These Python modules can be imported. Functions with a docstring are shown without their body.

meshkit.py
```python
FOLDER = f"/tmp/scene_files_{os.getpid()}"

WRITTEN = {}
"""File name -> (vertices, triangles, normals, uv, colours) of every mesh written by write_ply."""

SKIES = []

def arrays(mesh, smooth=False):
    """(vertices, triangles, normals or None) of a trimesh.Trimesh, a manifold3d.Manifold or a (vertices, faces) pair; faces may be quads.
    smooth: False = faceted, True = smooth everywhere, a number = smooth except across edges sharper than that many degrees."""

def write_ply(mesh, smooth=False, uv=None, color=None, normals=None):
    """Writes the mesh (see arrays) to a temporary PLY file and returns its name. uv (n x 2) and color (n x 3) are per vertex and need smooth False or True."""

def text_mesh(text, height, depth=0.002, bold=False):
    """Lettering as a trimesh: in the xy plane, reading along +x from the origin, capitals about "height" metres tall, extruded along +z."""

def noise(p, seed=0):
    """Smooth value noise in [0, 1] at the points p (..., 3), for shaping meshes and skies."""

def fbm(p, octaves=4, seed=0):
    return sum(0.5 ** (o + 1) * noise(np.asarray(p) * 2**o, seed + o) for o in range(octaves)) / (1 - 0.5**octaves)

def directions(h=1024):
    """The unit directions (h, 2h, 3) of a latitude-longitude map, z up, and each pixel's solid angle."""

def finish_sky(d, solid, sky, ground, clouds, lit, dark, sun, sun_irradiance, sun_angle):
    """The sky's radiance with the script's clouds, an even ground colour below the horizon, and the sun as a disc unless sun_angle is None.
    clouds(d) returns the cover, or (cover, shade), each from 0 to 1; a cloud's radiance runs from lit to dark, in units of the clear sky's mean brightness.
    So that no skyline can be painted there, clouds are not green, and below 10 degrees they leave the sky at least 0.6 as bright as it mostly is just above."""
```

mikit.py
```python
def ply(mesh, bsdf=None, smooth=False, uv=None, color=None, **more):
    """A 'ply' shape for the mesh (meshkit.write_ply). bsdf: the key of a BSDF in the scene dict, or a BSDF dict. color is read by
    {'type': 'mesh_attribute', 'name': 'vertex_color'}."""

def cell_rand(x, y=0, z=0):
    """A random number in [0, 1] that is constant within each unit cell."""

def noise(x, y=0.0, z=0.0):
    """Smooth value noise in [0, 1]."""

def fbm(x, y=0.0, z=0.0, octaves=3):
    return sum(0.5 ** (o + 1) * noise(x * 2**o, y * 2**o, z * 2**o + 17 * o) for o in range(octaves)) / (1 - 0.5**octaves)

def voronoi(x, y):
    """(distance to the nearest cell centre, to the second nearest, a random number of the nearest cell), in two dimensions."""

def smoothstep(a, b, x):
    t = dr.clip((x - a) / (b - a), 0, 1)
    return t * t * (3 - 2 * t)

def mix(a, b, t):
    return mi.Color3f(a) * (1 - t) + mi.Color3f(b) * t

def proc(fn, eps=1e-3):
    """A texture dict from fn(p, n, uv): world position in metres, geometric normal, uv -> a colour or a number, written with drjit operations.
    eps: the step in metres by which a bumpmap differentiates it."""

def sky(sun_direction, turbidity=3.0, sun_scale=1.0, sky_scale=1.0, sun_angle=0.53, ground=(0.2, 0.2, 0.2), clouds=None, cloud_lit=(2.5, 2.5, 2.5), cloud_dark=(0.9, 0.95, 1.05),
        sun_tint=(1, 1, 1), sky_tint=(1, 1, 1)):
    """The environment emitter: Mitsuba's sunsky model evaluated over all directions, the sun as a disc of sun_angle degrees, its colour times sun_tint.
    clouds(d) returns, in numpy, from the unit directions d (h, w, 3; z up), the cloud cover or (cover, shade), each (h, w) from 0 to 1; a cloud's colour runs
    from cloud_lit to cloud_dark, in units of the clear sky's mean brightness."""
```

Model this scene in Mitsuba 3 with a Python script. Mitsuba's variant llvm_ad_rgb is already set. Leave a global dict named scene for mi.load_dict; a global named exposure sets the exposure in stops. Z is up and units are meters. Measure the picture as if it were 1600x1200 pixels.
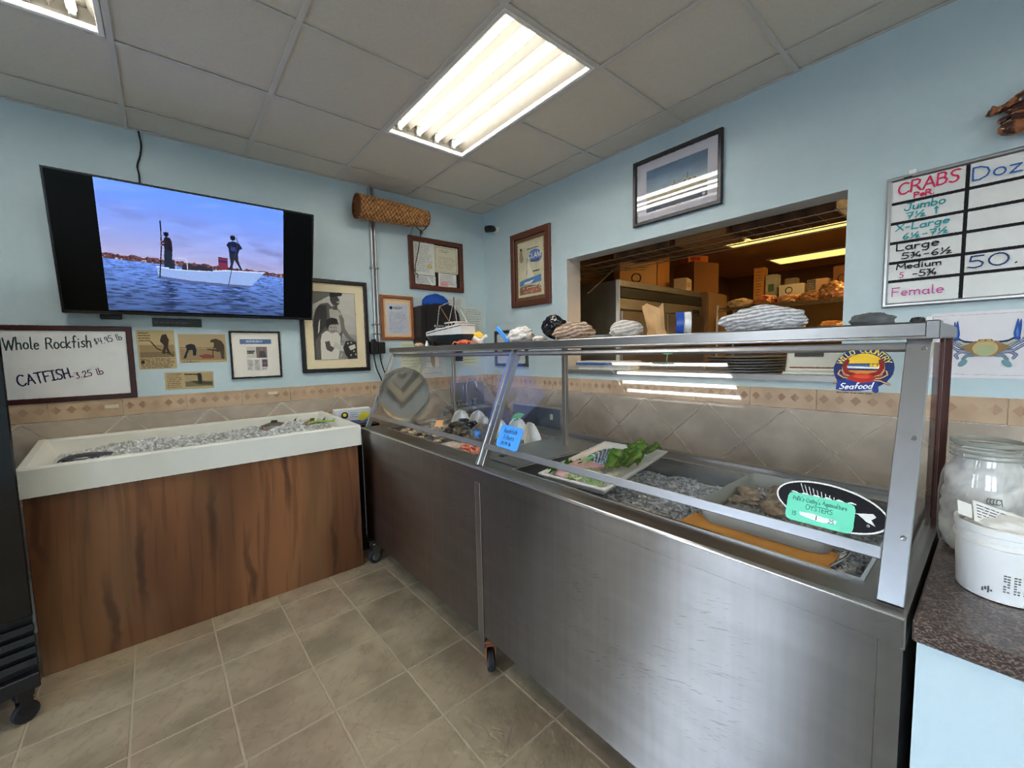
import math, random
import numpy as np
import trimesh, manifold3d as m3, shapely
from shapely.geometry import Polygon, LineString, Point, box as sbox
from shapely.ops import unary_union
from shapely import affinity
import drjit as dr
import mitsuba as mi
import mikit, meshkit
from mikit import proc, noise, fbm, voronoi, cell_rand, smoothstep, mix

T = mi.ScalarTransform4f
rnd = random.Random(7)
rng = np.random.default_rng(7)
scene, labels = {}, {}
exposure = 0.25
SKY, LAMP, KLAMP, TVL = 54.0, 27.0, 1.15, 0.86

# ------------------------------------------------------------------ camera, sky
CAM = np.array([-2.5682, -3.4592, 1.53])
YAW, PITCH, ROLL, FPX = math.radians(40.0135), math.radians(-4.4943), math.radians(-1.2610), 643.27
_f = np.array([math.sin(YAW) * math.cos(PITCH), math.cos(YAW) * math.cos(PITCH), math.sin(PITCH)])
_r0 = np.array([math.cos(YAW), -math.sin(YAW), 0])
_u0 = np.cross(_r0, _f)
_up = -(-math.sin(ROLL) * _r0 - math.cos(ROLL) * _u0) * 1.0
_up = math.cos(ROLL) * _u0 - math.sin(ROLL) * _r0
scene['camera'] = {'type': 'perspective', 'fov_axis': 'x', 'fov': 2 * math.degrees(math.atan(800 / FPX)), 'near_clip': 0.01, 'far_clip': 100,
                   'to_world': T().look_at(origin=CAM.tolist(), target=(CAM + _f).tolist(), up=_up.tolist())}
scene['sky'] = mikit.sky((-0.35, 0.5, 0.8), turbidity=4.0, sun_scale=0.0, sky_scale=SKY, sky_tint=(1.12, 1.0, 0.88), ground=(0.25, 0.25, 0.25))
TUBE = LAMP          # radiance of the shop's fluorescent tubes
KITCHEN_LAMP = KLAMP

# ------------------------------------------------------------------ helpers
def L(c):
    c = np.asarray(c, float) / 255.0
    return np.where(c <= 0.04045, c / 12.92, ((c + 0.055) / 1.055) ** 2.4)

def C_(c):
    return tuple(float(x) for x in L(c))

def rgb(c):
    return {'type': 'rgb', 'value': [float(x) for x in L(c)]}

def key(name, parent=None):
    base = f'{parent}__{name}' if parent else name
    k, n = base, 0
    while k in scene or k in labels or k in used:
        n += 1
        k = f'{base}_{n:03d}'
    used.add(k)
    return k
used = set()

def tag(k, label=None, cat=None, group=None, kind=None):
    d = {a: b for a, b in (('label', label), ('category', cat), ('group', group), ('kind', kind)) if b}
    if d:
        labels[k] = d

def thing(name, label, cat, group=None):
    k = key(name)
    tag(k, label, cat, group)
    return k

def add(name, mesh, bsdf, parent=None, label=None, cat=None, group=None, kind=None, smooth=False, color=None, uv=None, emit=None, to_world=None):
    k = key(name, parent)
    d = dict(mesh) if isinstance(mesh, dict) else mikit.ply(mesh, bsdf, smooth=smooth, color=color, uv=uv)
    if isinstance(mesh, dict) and bsdf:
        d['bsdf'] = {'type': 'ref', 'id': bsdf}
    if to_world is not None:
        d['to_world'] = to_world
    if emit is not None:
        d['emitter'] = {'type': 'area', 'radiance': emit}
    scene[k] = d
    tag(k, label, cat, group, kind)
    return k

cat_ = trimesh.util.concatenate

def box(x0, x1, y0, y1, z0, z1, bev=0.0):
    x0, x1 = min(x0, x1), max(x0, x1)
    y0, y1 = min(y0, y1), max(y0, y1)
    z0, z1 = min(z0, z1), max(z0, z1)
    if bev <= 0:
        m = trimesh.creation.box((x1 - x0, y1 - y0, z1 - z0))
        m.apply_translation(((x0 + x1) / 2, (y0 + y1) / 2, (z0 + z1) / 2))
        return m
    p = []
    for i in range(8):
        c = [(x0, x1)[i & 1], (y0, y1)[i >> 1 & 1], (z0, z1)[i >> 2 & 1]]
        s = [(1, -1)[i & 1], (1, -1)[i >> 1 & 1], (1, -1)[i >> 2 & 1]]
        for a in range(3):
            q = list(c)
            for b in range(3):
                if b != a:
                    q[b] += s[b] * bev
            p.append(q)
    return trimesh.convex.convex_hull(np.array(p))

class Frame:
    """A flat frame in the room: a along u, b along v, c out of the surface towards the viewer."""
    def __init__(self, o, u, v):
        self.o = np.array(o, float)
        self.u = np.array(u, float) / np.linalg.norm(u)
        self.v = np.array(v, float) / np.linalg.norm(v)
        self.n = np.cross(self.u, self.v)
    def __call__(self, p, c=0.0):
        p = np.asarray(p, float)
        if p.shape[-1] == 3:
            return self.o + p[..., :1] * self.u + p[..., 1:2] * self.v + p[..., 2:] * self.n
        return self.o + p[..., :1] * self.u + p[..., 1:2] * self.v + c * self.n
    def mesh(self, m):
        m = m.copy()
        m.vertices = self(np.array(m.vertices))
        if np.linalg.det(np.stack([self.u, self.v, self.n])) < 0:
            m.invert()
        return m
    def box(self, a0, a1, b0, b1, c0, c1, bev=0.0):
        return self.mesh(box(a0, a1, b0, b1, c0, c1, bev))
    def at(self, a, b, c=0.0):
        return Frame(self(np.array([a, b, c])), self.u, self.v)

BACK = Frame((0, 0, 0), (1, 0, 0), (0, 0, 1))          # a = x, b = z
RIGHT = Frame((0, 0, 0), (0, -1, 0), (0, 0, 1))        # a = -y, b = z
FLAT = Frame((0, 0, 0), (1, 0, 0), (0, 1, 0))

def tri(poly):
    polys = [g for g in getattr(poly, 'geoms', [poly]) if g.geom_type == 'Polygon' and g.area > 1e-9]
    vs, fs, n = [], [], 0
    for g in polys:
        v, f = trimesh.creation.triangulate_polygon(g, engine='earcut')
        vs.append(np.asarray(v)); fs.append(np.asarray(f) + n); n += len(v)
    if not vs:
        return np.zeros((0, 2)), np.zeros((0, 3), int)
    return np.vstack(vs), np.vstack(fs)

def extrude(poly, h):
    polys = [g for g in getattr(poly, 'geoms', [poly]) if g.geom_type == 'Polygon' and g.area > 1e-9]
    return cat_([trimesh.creation.extrude_polygon(g, h, engine='earcut') for g in polys])

def as_poly(p):
    if isinstance(p, (list, tuple, np.ndarray)):
        p = Polygon(p).buffer(0)
    return p

class Art:
    """Flat print: layers of coloured shapes, each a hair above the last, in one mesh with vertex colours."""
    def __init__(self, F, c0=0.0006, step=0.00025):
        self.F, self.c, self.step = F, c0, step
        self.v, self.f, self.col, self.n = [], [], [], 0
    def raw(self, v2, f, colr, lift=True):
        if len(v2) == 0:
            return self
        v3 = self.F(np.asarray(v2, float), self.c)
        f = np.asarray(f)
        a = v3[f[:, 0]]; nn = np.cross(v3[f[:, 1]] - a, v3[f[:, 2]] - a) @ self.F.n
        f = np.where((nn < 0)[:, None], f[:, ::-1], f)
        self.v.append(v3); self.f.append(f + self.n); self.n += len(v3)
        colr = np.asarray(colr, float)
        self.col.append(np.broadcast_to(L(colr) if colr.ndim == 1 else colr, (len(v3), 3)))
        if lift:
            self.c += self.step
        return self
    def add(self, poly, colr, lift=True):
        v, f = tri(as_poly(poly))
        return self.raw(v, f, colr, lift)
    def rect(self, a0, a1, b0, b1, colr):
        return self.add(sbox(min(a0, a1), min(b0, b1), max(a0, a1), max(b0, b1)), colr)
    def line(self, pts, w, colr, cap=1):
        return self.add(LineString(pts).buffer(w / 2, cap_style=cap, quad_segs=3), colr)
    def lines(self, lst, w, colr):
        return self.add(unary_union([LineString(p).buffer(w / 2, quad_segs=2) for p in lst]), colr)
    def grid(self, a0, a1, b0, b1, na, nb, fn):
        a, b = np.meshgrid(np.linspace(a0, a1, na), np.linspace(b0, b1, nb))
        v = np.stack([a.ravel(), b.ravel()], 1)
        i = np.arange(na * nb).reshape(nb, na)
        f = np.concatenate([np.stack([i[:-1, :-1], i[:-1, 1:], i[1:, 1:]], -1).reshape(-1, 3), np.stack([i[:-1, :-1], i[1:, 1:], i[1:, :-1]], -1).reshape(-1, 3)])
        s, t = (v[:, 0] - a0) / (a1 - a0), (v[:, 1] - b0) / (b1 - b0)
        return self.raw(v, f, L(np.clip(fn(s, t), 0, 255)))
    def text(self, s, a, b, h, colr, bold=True, w=None, slant=0.0, center=False):
        v, f = flat_text(s, h, bold)
        v = v.copy()
        if w:
            v[:, 0] *= w / max(v[:, 0].max(), 1e-6)
        v[:, 0] += slant * v[:, 1]
        if center:
            v[:, 0] -= v[:, 0].max() / 2
        return self.raw(v + [a, b], f, colr)
    def hand(self, s, a, b, h, colr, w=0.004, slant=0.0, rot=0.0, width=None):
        g = handwriting(s, h, width)
        g = unary_union([LineString(p).buffer(w / 2, quad_segs=2) for p in g])
        g = affinity.affine_transform(g, [1, slant, 0, 1, 0, 0])
        g = affinity.rotate(g, rot, origin=(0, 0))
        return self.add(affinity.translate(g, a, b), colr)
    def squiggles(self, a0, a1, b0, b1, n, colr, w=0.002, seed=1, gap=0.25):
        """Rows of unreadable small print."""
        r = random.Random(seed); out = []
        for i in range(n):
            y = b1 - (i + 0.5) * (b1 - b0) / n
            x = a0
            end = a0 + (a1 - a0) * r.uniform(0.75, 1.0)
            while x < end:
                wl = r.uniform(0.06, 0.18) * (a1 - a0)
                out.append([(x, y), (min(x + wl, end), y)])
                x += wl + 0.03 * (a1 - a0)
        return self.add(unary_union([LineString(p).buffer(w / 2, cap_style=2) for p in out]), colr)
    def done(self, name, parent=None, bsdf='printed', emit=None, **kw):
        return add(name, trimesh.Trimesh(np.vstack(self.v), np.vstack(self.f), process=False), bsdf, parent, color=np.vstack(self.col), emit=emit, **kw)

_text = {}
def flat_text(s, h, bold=True):
    k = (s, h, bold)
    if k not in _text:
        m = meshkit.text_mesh(s, h, depth=0.002, bold=bold)
        up = m.face_normals[:, 2] > 0.9
        f = m.faces[up]
        u, inv = np.unique(f, return_inverse=True)
        _text[k] = (np.array(m.vertices)[u][:, :2], inv.reshape(-1, 3))
    return _text[k]

def arc(cx, cy, rx, ry, a0, a1, n=9):
    t = np.radians(np.linspace(a0, a1, n))
    return [(cx + rx * math.cos(x), cy + ry * math.sin(x)) for x in t]

GLYPH = {
 'W': (1.0, [[(0, 1), (.25, 0), (.5, .8), (.72, 0), (1, 1.05)]]), 'C': (.75, [arc(.42, .5, .42, .5, 50, 320, 14)]),
 'A': (.75, [[(0, 0), (.38, 1), (.75, 0)], [(.14, .38), (.62, .38)]]), 'T': (.7, [[(.35, 0), (.35, 1)], [(0, 1), (.7, 1)]]),
 'F': (.6, [[(.05, 0), (.05, 1), (.62, 1)], [(.05, .52), (.48, .52)]]), 'I': (.45, [[(.22, 0), (.22, 1)], [(0, 1), (.45, 1)], [(0, 0), (.45, 0)]]),
 'S': (.6, [[(.58, .9), (.4, 1), (.15, .95), (.05, .75), (.2, .55), (.45, .45), (.55, .22), (.4, .03), (.15, 0), (0, .12)]]),
 'H': (.65, [[(0, 0), (0, 1)], [(.62, 0), (.62, 1)], [(0, .5), (.62, .5)]]), 'R': (.65, [[(0, 0), (0, 1), (.35, 1), (.55, .85), (.5, .6), (.3, .5), (0, .5)], [(.3, .5), (.65, 0)]]),
 'P': (.6, [[(0, 0), (0, 1), (.35, 1), (.56, .82), (.5, .58), (.3, .5), (0, .5)]]), 'B': (.62, [[(0, 0), (0, 1), (.35, 1), (.52, .82), (.4, .55), (0, .52)], [(.4, .55), (.6, .35), (.52, .08), (.3, 0), (0, 0)]]),
 'J': (.6, [[(.5, 1), (.5, .25), (.35, .02), (.12, .05), (0, .28)], [(.2, 1), (.75, 1)]]), 'X': (.65, [[(0, 0), (.65, 1)], [(0, 1), (.65, 0)]]), 'L': (.58, [[(.05, 1), (.05, 0), (.58, 0)]]),
 'M': (.85, [[(0, 0), (.08, 1), (.42, .35), (.78, 1), (.85, 0)]]), 'D': (.7, [[(0, 0), (0, 1), (.3, 1), (.6, .8), (.68, .5), (.6, .2), (.3, 0), (0, 0)]]), 'E': (.55, [[(.55, 1), (0, 1), (0, 0), (.55, 0)], [(0, .5), (.45, .5)]]),
 'O': (.75, [arc(.37, .5, .37, .5, 90, 450, 16)]), 'Y': (.65, [[(0, 1), (.32, .5), (.65, 1)], [(.32, .5), (.32, 0)]]),
 'a': (.5, [arc(.22, .28, .22, .28, 60, 400, 12), [(.45, .56), (.45, .08), (.52, 0)]]), 'b': (.48, [[(0, 1.05), (0, 0)], arc(.2, .27, .24, .27, 120, -140, 10)]), 'c': (.42, [arc(.24, .28, .24, .28, 50, 310, 10)]),
 'd': (.5, [arc(.22, .27, .22, .27, 60, 400, 12), [(.45, 1.05), (.45, 0)]]), 'e': (.48, [[(.02, .28), (.44, .32)] + arc(.23, .28, .22, .28, 10, 310, 10)]), 'f': (.4, [[(.42, .95), (.3, 1.05), (.18, .95), (.16, 0)], [(0, .52), (.36, .52)]]),
 'g': (.5, [arc(.22, .28, .22, .27, 60, 400, 12), [(.45, .56), (.44, -.2), (.3, -.4), (.05, -.34)]]), 'h': (.48, [[(0, 1.05), (0, 0)], [(0, .38), (.18, .56), (.38, .5), (.42, 0)]]), 'i': (.2, [[(.08, .56), (.08, 0)], [(.08, .78), (.09, .82)]]),
 'k': (.45, [[(0, 1.05), (0, 0)], [(.38, .58), (.03, .25), (.42, 0)]]), 'l': (.2, [[(.06, 1.05), (.06, .08), (.18, 0)]]), 'm': (.75, [[(0, .56), (0, 0)], [(0, .38), (.15, .56), (.33, .5), (.35, 0)], [(.35, .38), (.5, .56), (.68, .5), (.7, 0)]]),
 'n': (.48, [[(0, .56), (0, 0)], [(0, .38), (.18, .56), (.38, .5), (.42, 0)]]), 'o': (.48, [arc(.23, .28, .23, .28, 90, 450, 12)]), 'q': (.5, [arc(.22, .28, .22, .27, 60, 400, 12), [(.45, .56), (.45, -.4), (.55, -.3)]]), 'r': (.38, [[(.02, .56), (.02, 0)], [(.02, .35), (.18, .54), (.36, .52)]]),
 's': (.4, [[(.37, .5), (.2, .57), (.05, .47), (.12, .32), (.32, .24), (.35, .08), (.18, 0), (0, .06)]]), 't': (.4, [[(.16, .85), (.16, .08), (.3, 0)], [(0, .56), (.36, .56)]]), 'u': (.5, [[(0, .56), (.03, .1), (.2, 0), (.4, .12), (.43, .56)], [(.43, .56), (.45, 0)]]),
 'y': (.48, [[(0, .56), (.05, .15), (.2, .08), (.4, .2), (.43, .56)], [(.43, .56), (.38, -.25), (.2, -.4), (.02, -.3)]]), 'z': (.45, [[(0, .56), (.42, .56), (0, 0), (.45, 0)]]),
 '0': (.62, [arc(.31, .5, .31, .5, 90, 450, 16)]), '1': (.25, [[(.1, 1), (.1, 0)]]), '2': (.5, [[(.02, .78), (.12, .97), (.35, 1), (.46, .8), (.36, .5), (0, 0), (.52, .02)]]),
 '3': (.5, [[(.02, .92), (.46, .95), (.2, .58), (.42, .5), (.48, .22), (.3, 0), (0, .06)]]), '4': (.5, [[(.1, 1), (.02, .45), (.5, .45)], [(.4, .9), (.36, 0)]]), '5': (.52, [[(.5, 1), (.1, 1), (.06, .58), (.34, .6), (.5, .38), (.44, .1), (.22, 0), (0, .1)]]),
 '6': (.5, [[(.4, 1), (.14, .7), (.03, .3), (.15, .02), (.36, .05), (.46, .28), (.32, .48), (.08, .36)]]), '7': (.5, [[(0, 1), (.5, 1), (.2, 0)], [(.12, .5), (.42, .5)]]), '9': (.45, [arc(.22, .72, .2, .26, 30, 390, 12), [(.42, .8), (.36, 0)]]),
 '.': (.18, [[(.06, .02), (.08, .05)]]), '-': (.4, [[(.04, .42), (.36, .44)]]), '$': (.5, [[(.45, .85), (.2, .9), (.08, .7), (.42, .35), (.3, .1), (.02, .15)], [(.25, 1.05), (.22, -.05)]]), "'": (.15, [[(.08, 1.05), (.04, .85)]]),
 '^': (.4, [[(.2, 0), (.2, 1)], [(.02, .75), (.2, 1), (.38, .75)]]), ' ': (.35, []),
 # written fractions
 'h2': (.75, [[(.08, 1), (.08, .55)], [(.0, 0), (.55, 1.0)], [(.38, .38), (.5, .48), (.62, .4), (.38, .02), (.7, .04)]]),
 'q3': (.8, [[(.0, 1), (.26, 1), (.12, .8), (.26, .7), (.2, .5), (0, .52)], [(.05, 0), (.6, 1.0)], [(.45, .5), (.42, .22), (.75, .22)], [(.66, .42), (.64, 0)]]),
}

def handwriting(s, h, width=None):
    out, x, r = [], 0.0, random.Random(len(s) * 13 + ord(s[0]))
    items, i = [], 0
    while i < len(s):
        if s[i] == '~':
            items.append(s[i + 1:i + 3]); i += 3
        else:
            items.append(s[i]); i += 1
    for ch in items:
        w, st = GLYPH[ch]
        dy, sc = r.uniform(-.03, .03), r.uniform(.95, 1.05)
        for p in st:
            out.append([((x + a * sc) * h, (b * sc + dy) * h) for a, b in p])
        x += w * sc + .16
    if width:
        k = width / ((x - .16) * h)
        out = [[(a * k, b) for a, b in p] for p in out]
    return out

def tube(path, r, sides=8, closed_ends=True):
    p = np.asarray(path, float)
    n = len(p)
    r = np.broadcast_to(np.asarray(r, float), (n,))
    t = np.gradient(p, axis=0)
    t /= np.linalg.norm(t, axis=1, keepdims=True) + 1e-12
    a = np.cross(t[0], [0, 0, 1.0] if abs(t[0][2]) < .9 else [1.0, 0, 0]); a /= np.linalg.norm(a)
    A = []
    for i in range(n):
        a = a - t[i] * (a @ t[i]); a /= np.linalg.norm(a) + 1e-12
        A.append(a)
    A = np.array(A); B = np.cross(t, A)
    ang = np.arange(sides) * 2 * np.pi / sides
    v = (p[:, None] + r[:, None, None] * (np.cos(ang)[None, :, None] * A[:, None] + np.sin(ang)[None, :, None] * B[:, None])).reshape(-1, 3)
    i, j = np.meshgrid(np.arange(n - 1), np.arange(sides), indexing='ij')
    q = np.stack([i * sides + j, i * sides + (j + 1) % sides, (i + 1) * sides + (j + 1) % sides, (i + 1) * sides + j], -1).reshape(-1, 4)
    f = np.vstack([q[:, [0, 1, 2]], q[:, [0, 2, 3]]])
    if closed_ends:
        v = np.vstack([v, p[0], p[-1]])
        j = np.arange(sides); k = (j + 1) % sides; e = (n - 1) * sides
        f = np.vstack([f, np.stack([j * 0 + n * sides, k, j], 1), np.stack([j * 0 + n * sides + 1, e + j, e + k], 1)])
    return trimesh.Trimesh(v, f, process=False)

def bez(pts, n=16):
    """Smooth curve through points (Catmull-Rom)."""
    p = np.asarray(pts, float)
    p = np.vstack([2 * p[0] - p[1], p, 2 * p[-1] - p[-2]])
    out = []
    m = max(2, n // (len(p) - 3))
    for i in range(1, len(p) - 2):
        for t in np.linspace(0, 1, m, endpoint=False):
            a, b, c, d = p[i - 1], p[i], p[i + 1], p[i + 2]
            out.append(.5 * ((2 * b) + (c - a) * t + (2 * a - 5 * b + 4 * c - d) * t * t + (3 * b - a - 3 * c + d) * t ** 3))
    out.append(p[-2])
    return np.array(out)

def cyl(p0, p1, r, sides=16):
    return tube([p0, p1], r, sides)

def lathe(profile, sides=32, at=(0, 0, 0)):
    m = trimesh.creation.revolve(np.asarray(profile, float), sections=sides)
    m.apply_translation(at)
    return m

def blob(c, rad, amp=0.15, freq=3.0, seed=0, sub=3, flat=None):
    m = trimesh.creation.icosphere(subdivisions=sub, radius=1.0)
    v = np.array(m.vertices)
    d = 1 + amp * 2 * (meshkit.fbm(v * freq + 11.3 * seed + 5, 3, seed) - .5)
    v = v * d[:, None] * np.asarray(rad)
    if flat is not None:
        v[:, 2] = np.maximum(v[:, 2], flat)
    m = trimesh.Trimesh(v + np.asarray(c), m.faces, process=False)
    return m

def rot(m, deg, axis=(0, 0, 1), point=(0, 0, 0)):
    m = m.copy()
    m.apply_transform(trimesh.transformations.rotation_matrix(math.radians(deg), axis, point))
    return m

def moved(m, *d):
    m = m.copy(); m.apply_translation(d if len(d) == 3 else d[0])
    return m

def vc(m, fn):
    """vertex colours from fn(vertices) in 0..255"""
    c = fn(np.array(m.vertices))
    return L(np.clip(np.broadcast_to(c, (len(m.vertices), 3)), 0, 255))

def frame_mesh(F, a0, a1, b0, b1, w, c0, c1, bev=0.004):
    """Mitred rectangular frame, w wide, from depth c0 to c1 with a sloped face."""
    def ring(d, c):
        return [(a0 + d, b0 + d, c), (a1 - d, b0 + d, c), (a1 - d, b1 - d, c), (a0 + d, b1 - d, c)]
    rings = [ring(0, c0), ring(0, c1 - bev), ring(bev, c1), ring(w - bev, c1), ring(w, c1 - bev), ring(w, c0)]
    v = np.array([p for r in rings for p in r]); f = []
    for i in range(5):
        for j in range(4):
            k = (j + 1) % 4
            f += [[i * 4 + j, i * 4 + k, (i + 1) * 4 + k], [i * 4 + j, (i + 1) * 4 + k, (i + 1) * 4 + j]]
    for j in range(4):
        k = (j + 1) % 4
        f += [[j, 20 + k, k], [j, 20 + j, 20 + k]]
    m = trimesh.Trimesh(F(v), np.array(f), process=False)
    return m

# ------------------------------------------------------------------ materials
def two(d):
    return {'type': 'twosided', 'bsdf': d}
def plain(c, rough=0.5, spec=0.3):
    return two({'type': 'principled', 'base_color': rgb(c), 'roughness': rough, 'specular': spec})
def metal(c, rough=0.3, **kw):
    return two({'type': 'principled', 'base_color': rgb(c), 'metallic': 1.0, 'roughness': rough, **kw})

VCOL = {'type': 'mesh_attribute', 'name': 'vertex_color'}
scene['printed'] = two({'type': 'principled', 'base_color': VCOL, 'roughness': 0.6, 'specular': 0.2})
scene['glossy_print'] = two({'type': 'principled', 'base_color': VCOL, 'roughness': 0.22, 'specular': 0.5})
scene['wet'] = two({'type': 'principled', 'base_color': VCOL, 'roughness': 0.18, 'specular': 0.6})
scene['glass'] = {'type': 'thindielectric', 'int_ior': 1.5}
scene['white_plastic'] = plain((214, 214, 203), 0.32, 0.5)
scene['white_bright'] = plain((238, 238, 234), 0.4, 0.5)
scene['white_enamel'] = plain((240, 238, 230), 0.45, 0.3)
scene['black_plastic'] = plain((22, 22, 24), 0.4, 0.4)
scene['black_gloss'] = plain((8, 8, 10), 0.12, 0.5)
scene['screen_black'] = plain((3, 3, 4), 0.25, 0.12)
scene['black_frame'] = plain((20, 20, 22), 0.35, 0.5)
scene['rubber'] = plain((32, 32, 33), 0.7, 0.3)
scene['grey_rubber'] = plain((92, 92, 92), 0.6, 0.3)
scene['steel'] = metal((176, 176, 174), 0.27)
scene['steel_dull'] = metal((150, 148, 144), 0.38)
scene['steel_bright'] = metal((205, 205, 205), 0.2)
scene['aluminium'] = metal((190, 190, 192), 0.34)
scene['chrome'] = metal((215, 215, 215), 0.1)
scene['rusty'] = plain((122, 78, 52), 0.7, 0.2)
scene['tin_pan'] = metal((150, 152, 148), 0.36)
scene['shelf_steel'] = metal((134, 132, 130), 0.33)
scene['post_reflection'] = two({'type': 'principled', 'base_color': rgb((74, 44, 38)), 'metallic': 0.6, 'roughness': 0.3})  # steel post; the dark counter mirrored in it is put into its colour
scene['mahogany'] = plain((84, 44, 30), 0.38, 0.4)
scene['oak'] = plain((142, 84, 44), 0.4, 0.4)
scene['dark_wood'] = plain((58, 26, 24), 0.35, 0.4)
scene['white_paper'] = plain((222, 220, 212), 0.7, 0.2)
scene['tbar'] = plain((205, 200, 192), 0.5, 0.3)
scene['plug'] = plain((214, 203, 176), 0.5, 0.3)
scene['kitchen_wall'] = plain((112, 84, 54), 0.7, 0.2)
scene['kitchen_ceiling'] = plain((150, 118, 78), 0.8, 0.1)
scene['cardboard'] = two({'type': 'principled', 'base_color': VCOL, 'roughness': 0.75, 'specular': 0.15})
scene['wire'] = metal((170, 165, 155), 0.35)
scene['rope'] = plain((58, 54, 50), 0.8, 0.2)
scene['reflector'] = plain((84, 81, 73), 0.5, 0.2)
scene['lamp_tube'] = plain((250, 250, 250), 0.5, 0.3)
scene['clear_plastic'] = {'type': 'thindielectric', 'int_ior': 1.25}
scene['leaf'] = {'type': 'principledthin', 'base_color': VCOL, 'roughness': 0.4, 'diff_trans': 0.5}
scene['frosted'] = {'type': 'principledthin', 'base_color': rgb((188, 190, 180)), 'roughness': 0.35, 'diff_trans': 0.8}

def f_paint(p, n, uv):
    m = fbm(p.x * 2.3 + p.y * 1.7, p.z * 2.1, 3.0)
    s = fbm(p.x * 40 + p.y * 37, p.z * 41, 1.0)
    return mix(C_((184, 203, 208)), C_((194, 211, 215)), 0.6 * m + 0.4 * s)
scene['blue_paint'] = two({'type': 'principled', 'base_color': proc(f_paint), 'roughness': 0.48, 'specular': 0.3})

def f_ceiling(p, n, uv):
    a = noise(p.x * 160, p.y * 160, 2.0)
    b = fbm(p.x * 1.3, p.y * 1.3, 7.0)
    t = cell_rand(dr.floor((p.x + 0.216) / 0.61), dr.floor((p.y + 0.283) / 0.61), 3.0)
    return mix(C_((202, 194, 182)), C_((219, 212, 200)), dr.clip(0.35 * a + 0.4 * b + 0.3 * t, 0, 1))
scene['ceiling_tile'] = two({'type': 'diffuse', 'reflectance': proc(f_ceiling)})

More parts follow.
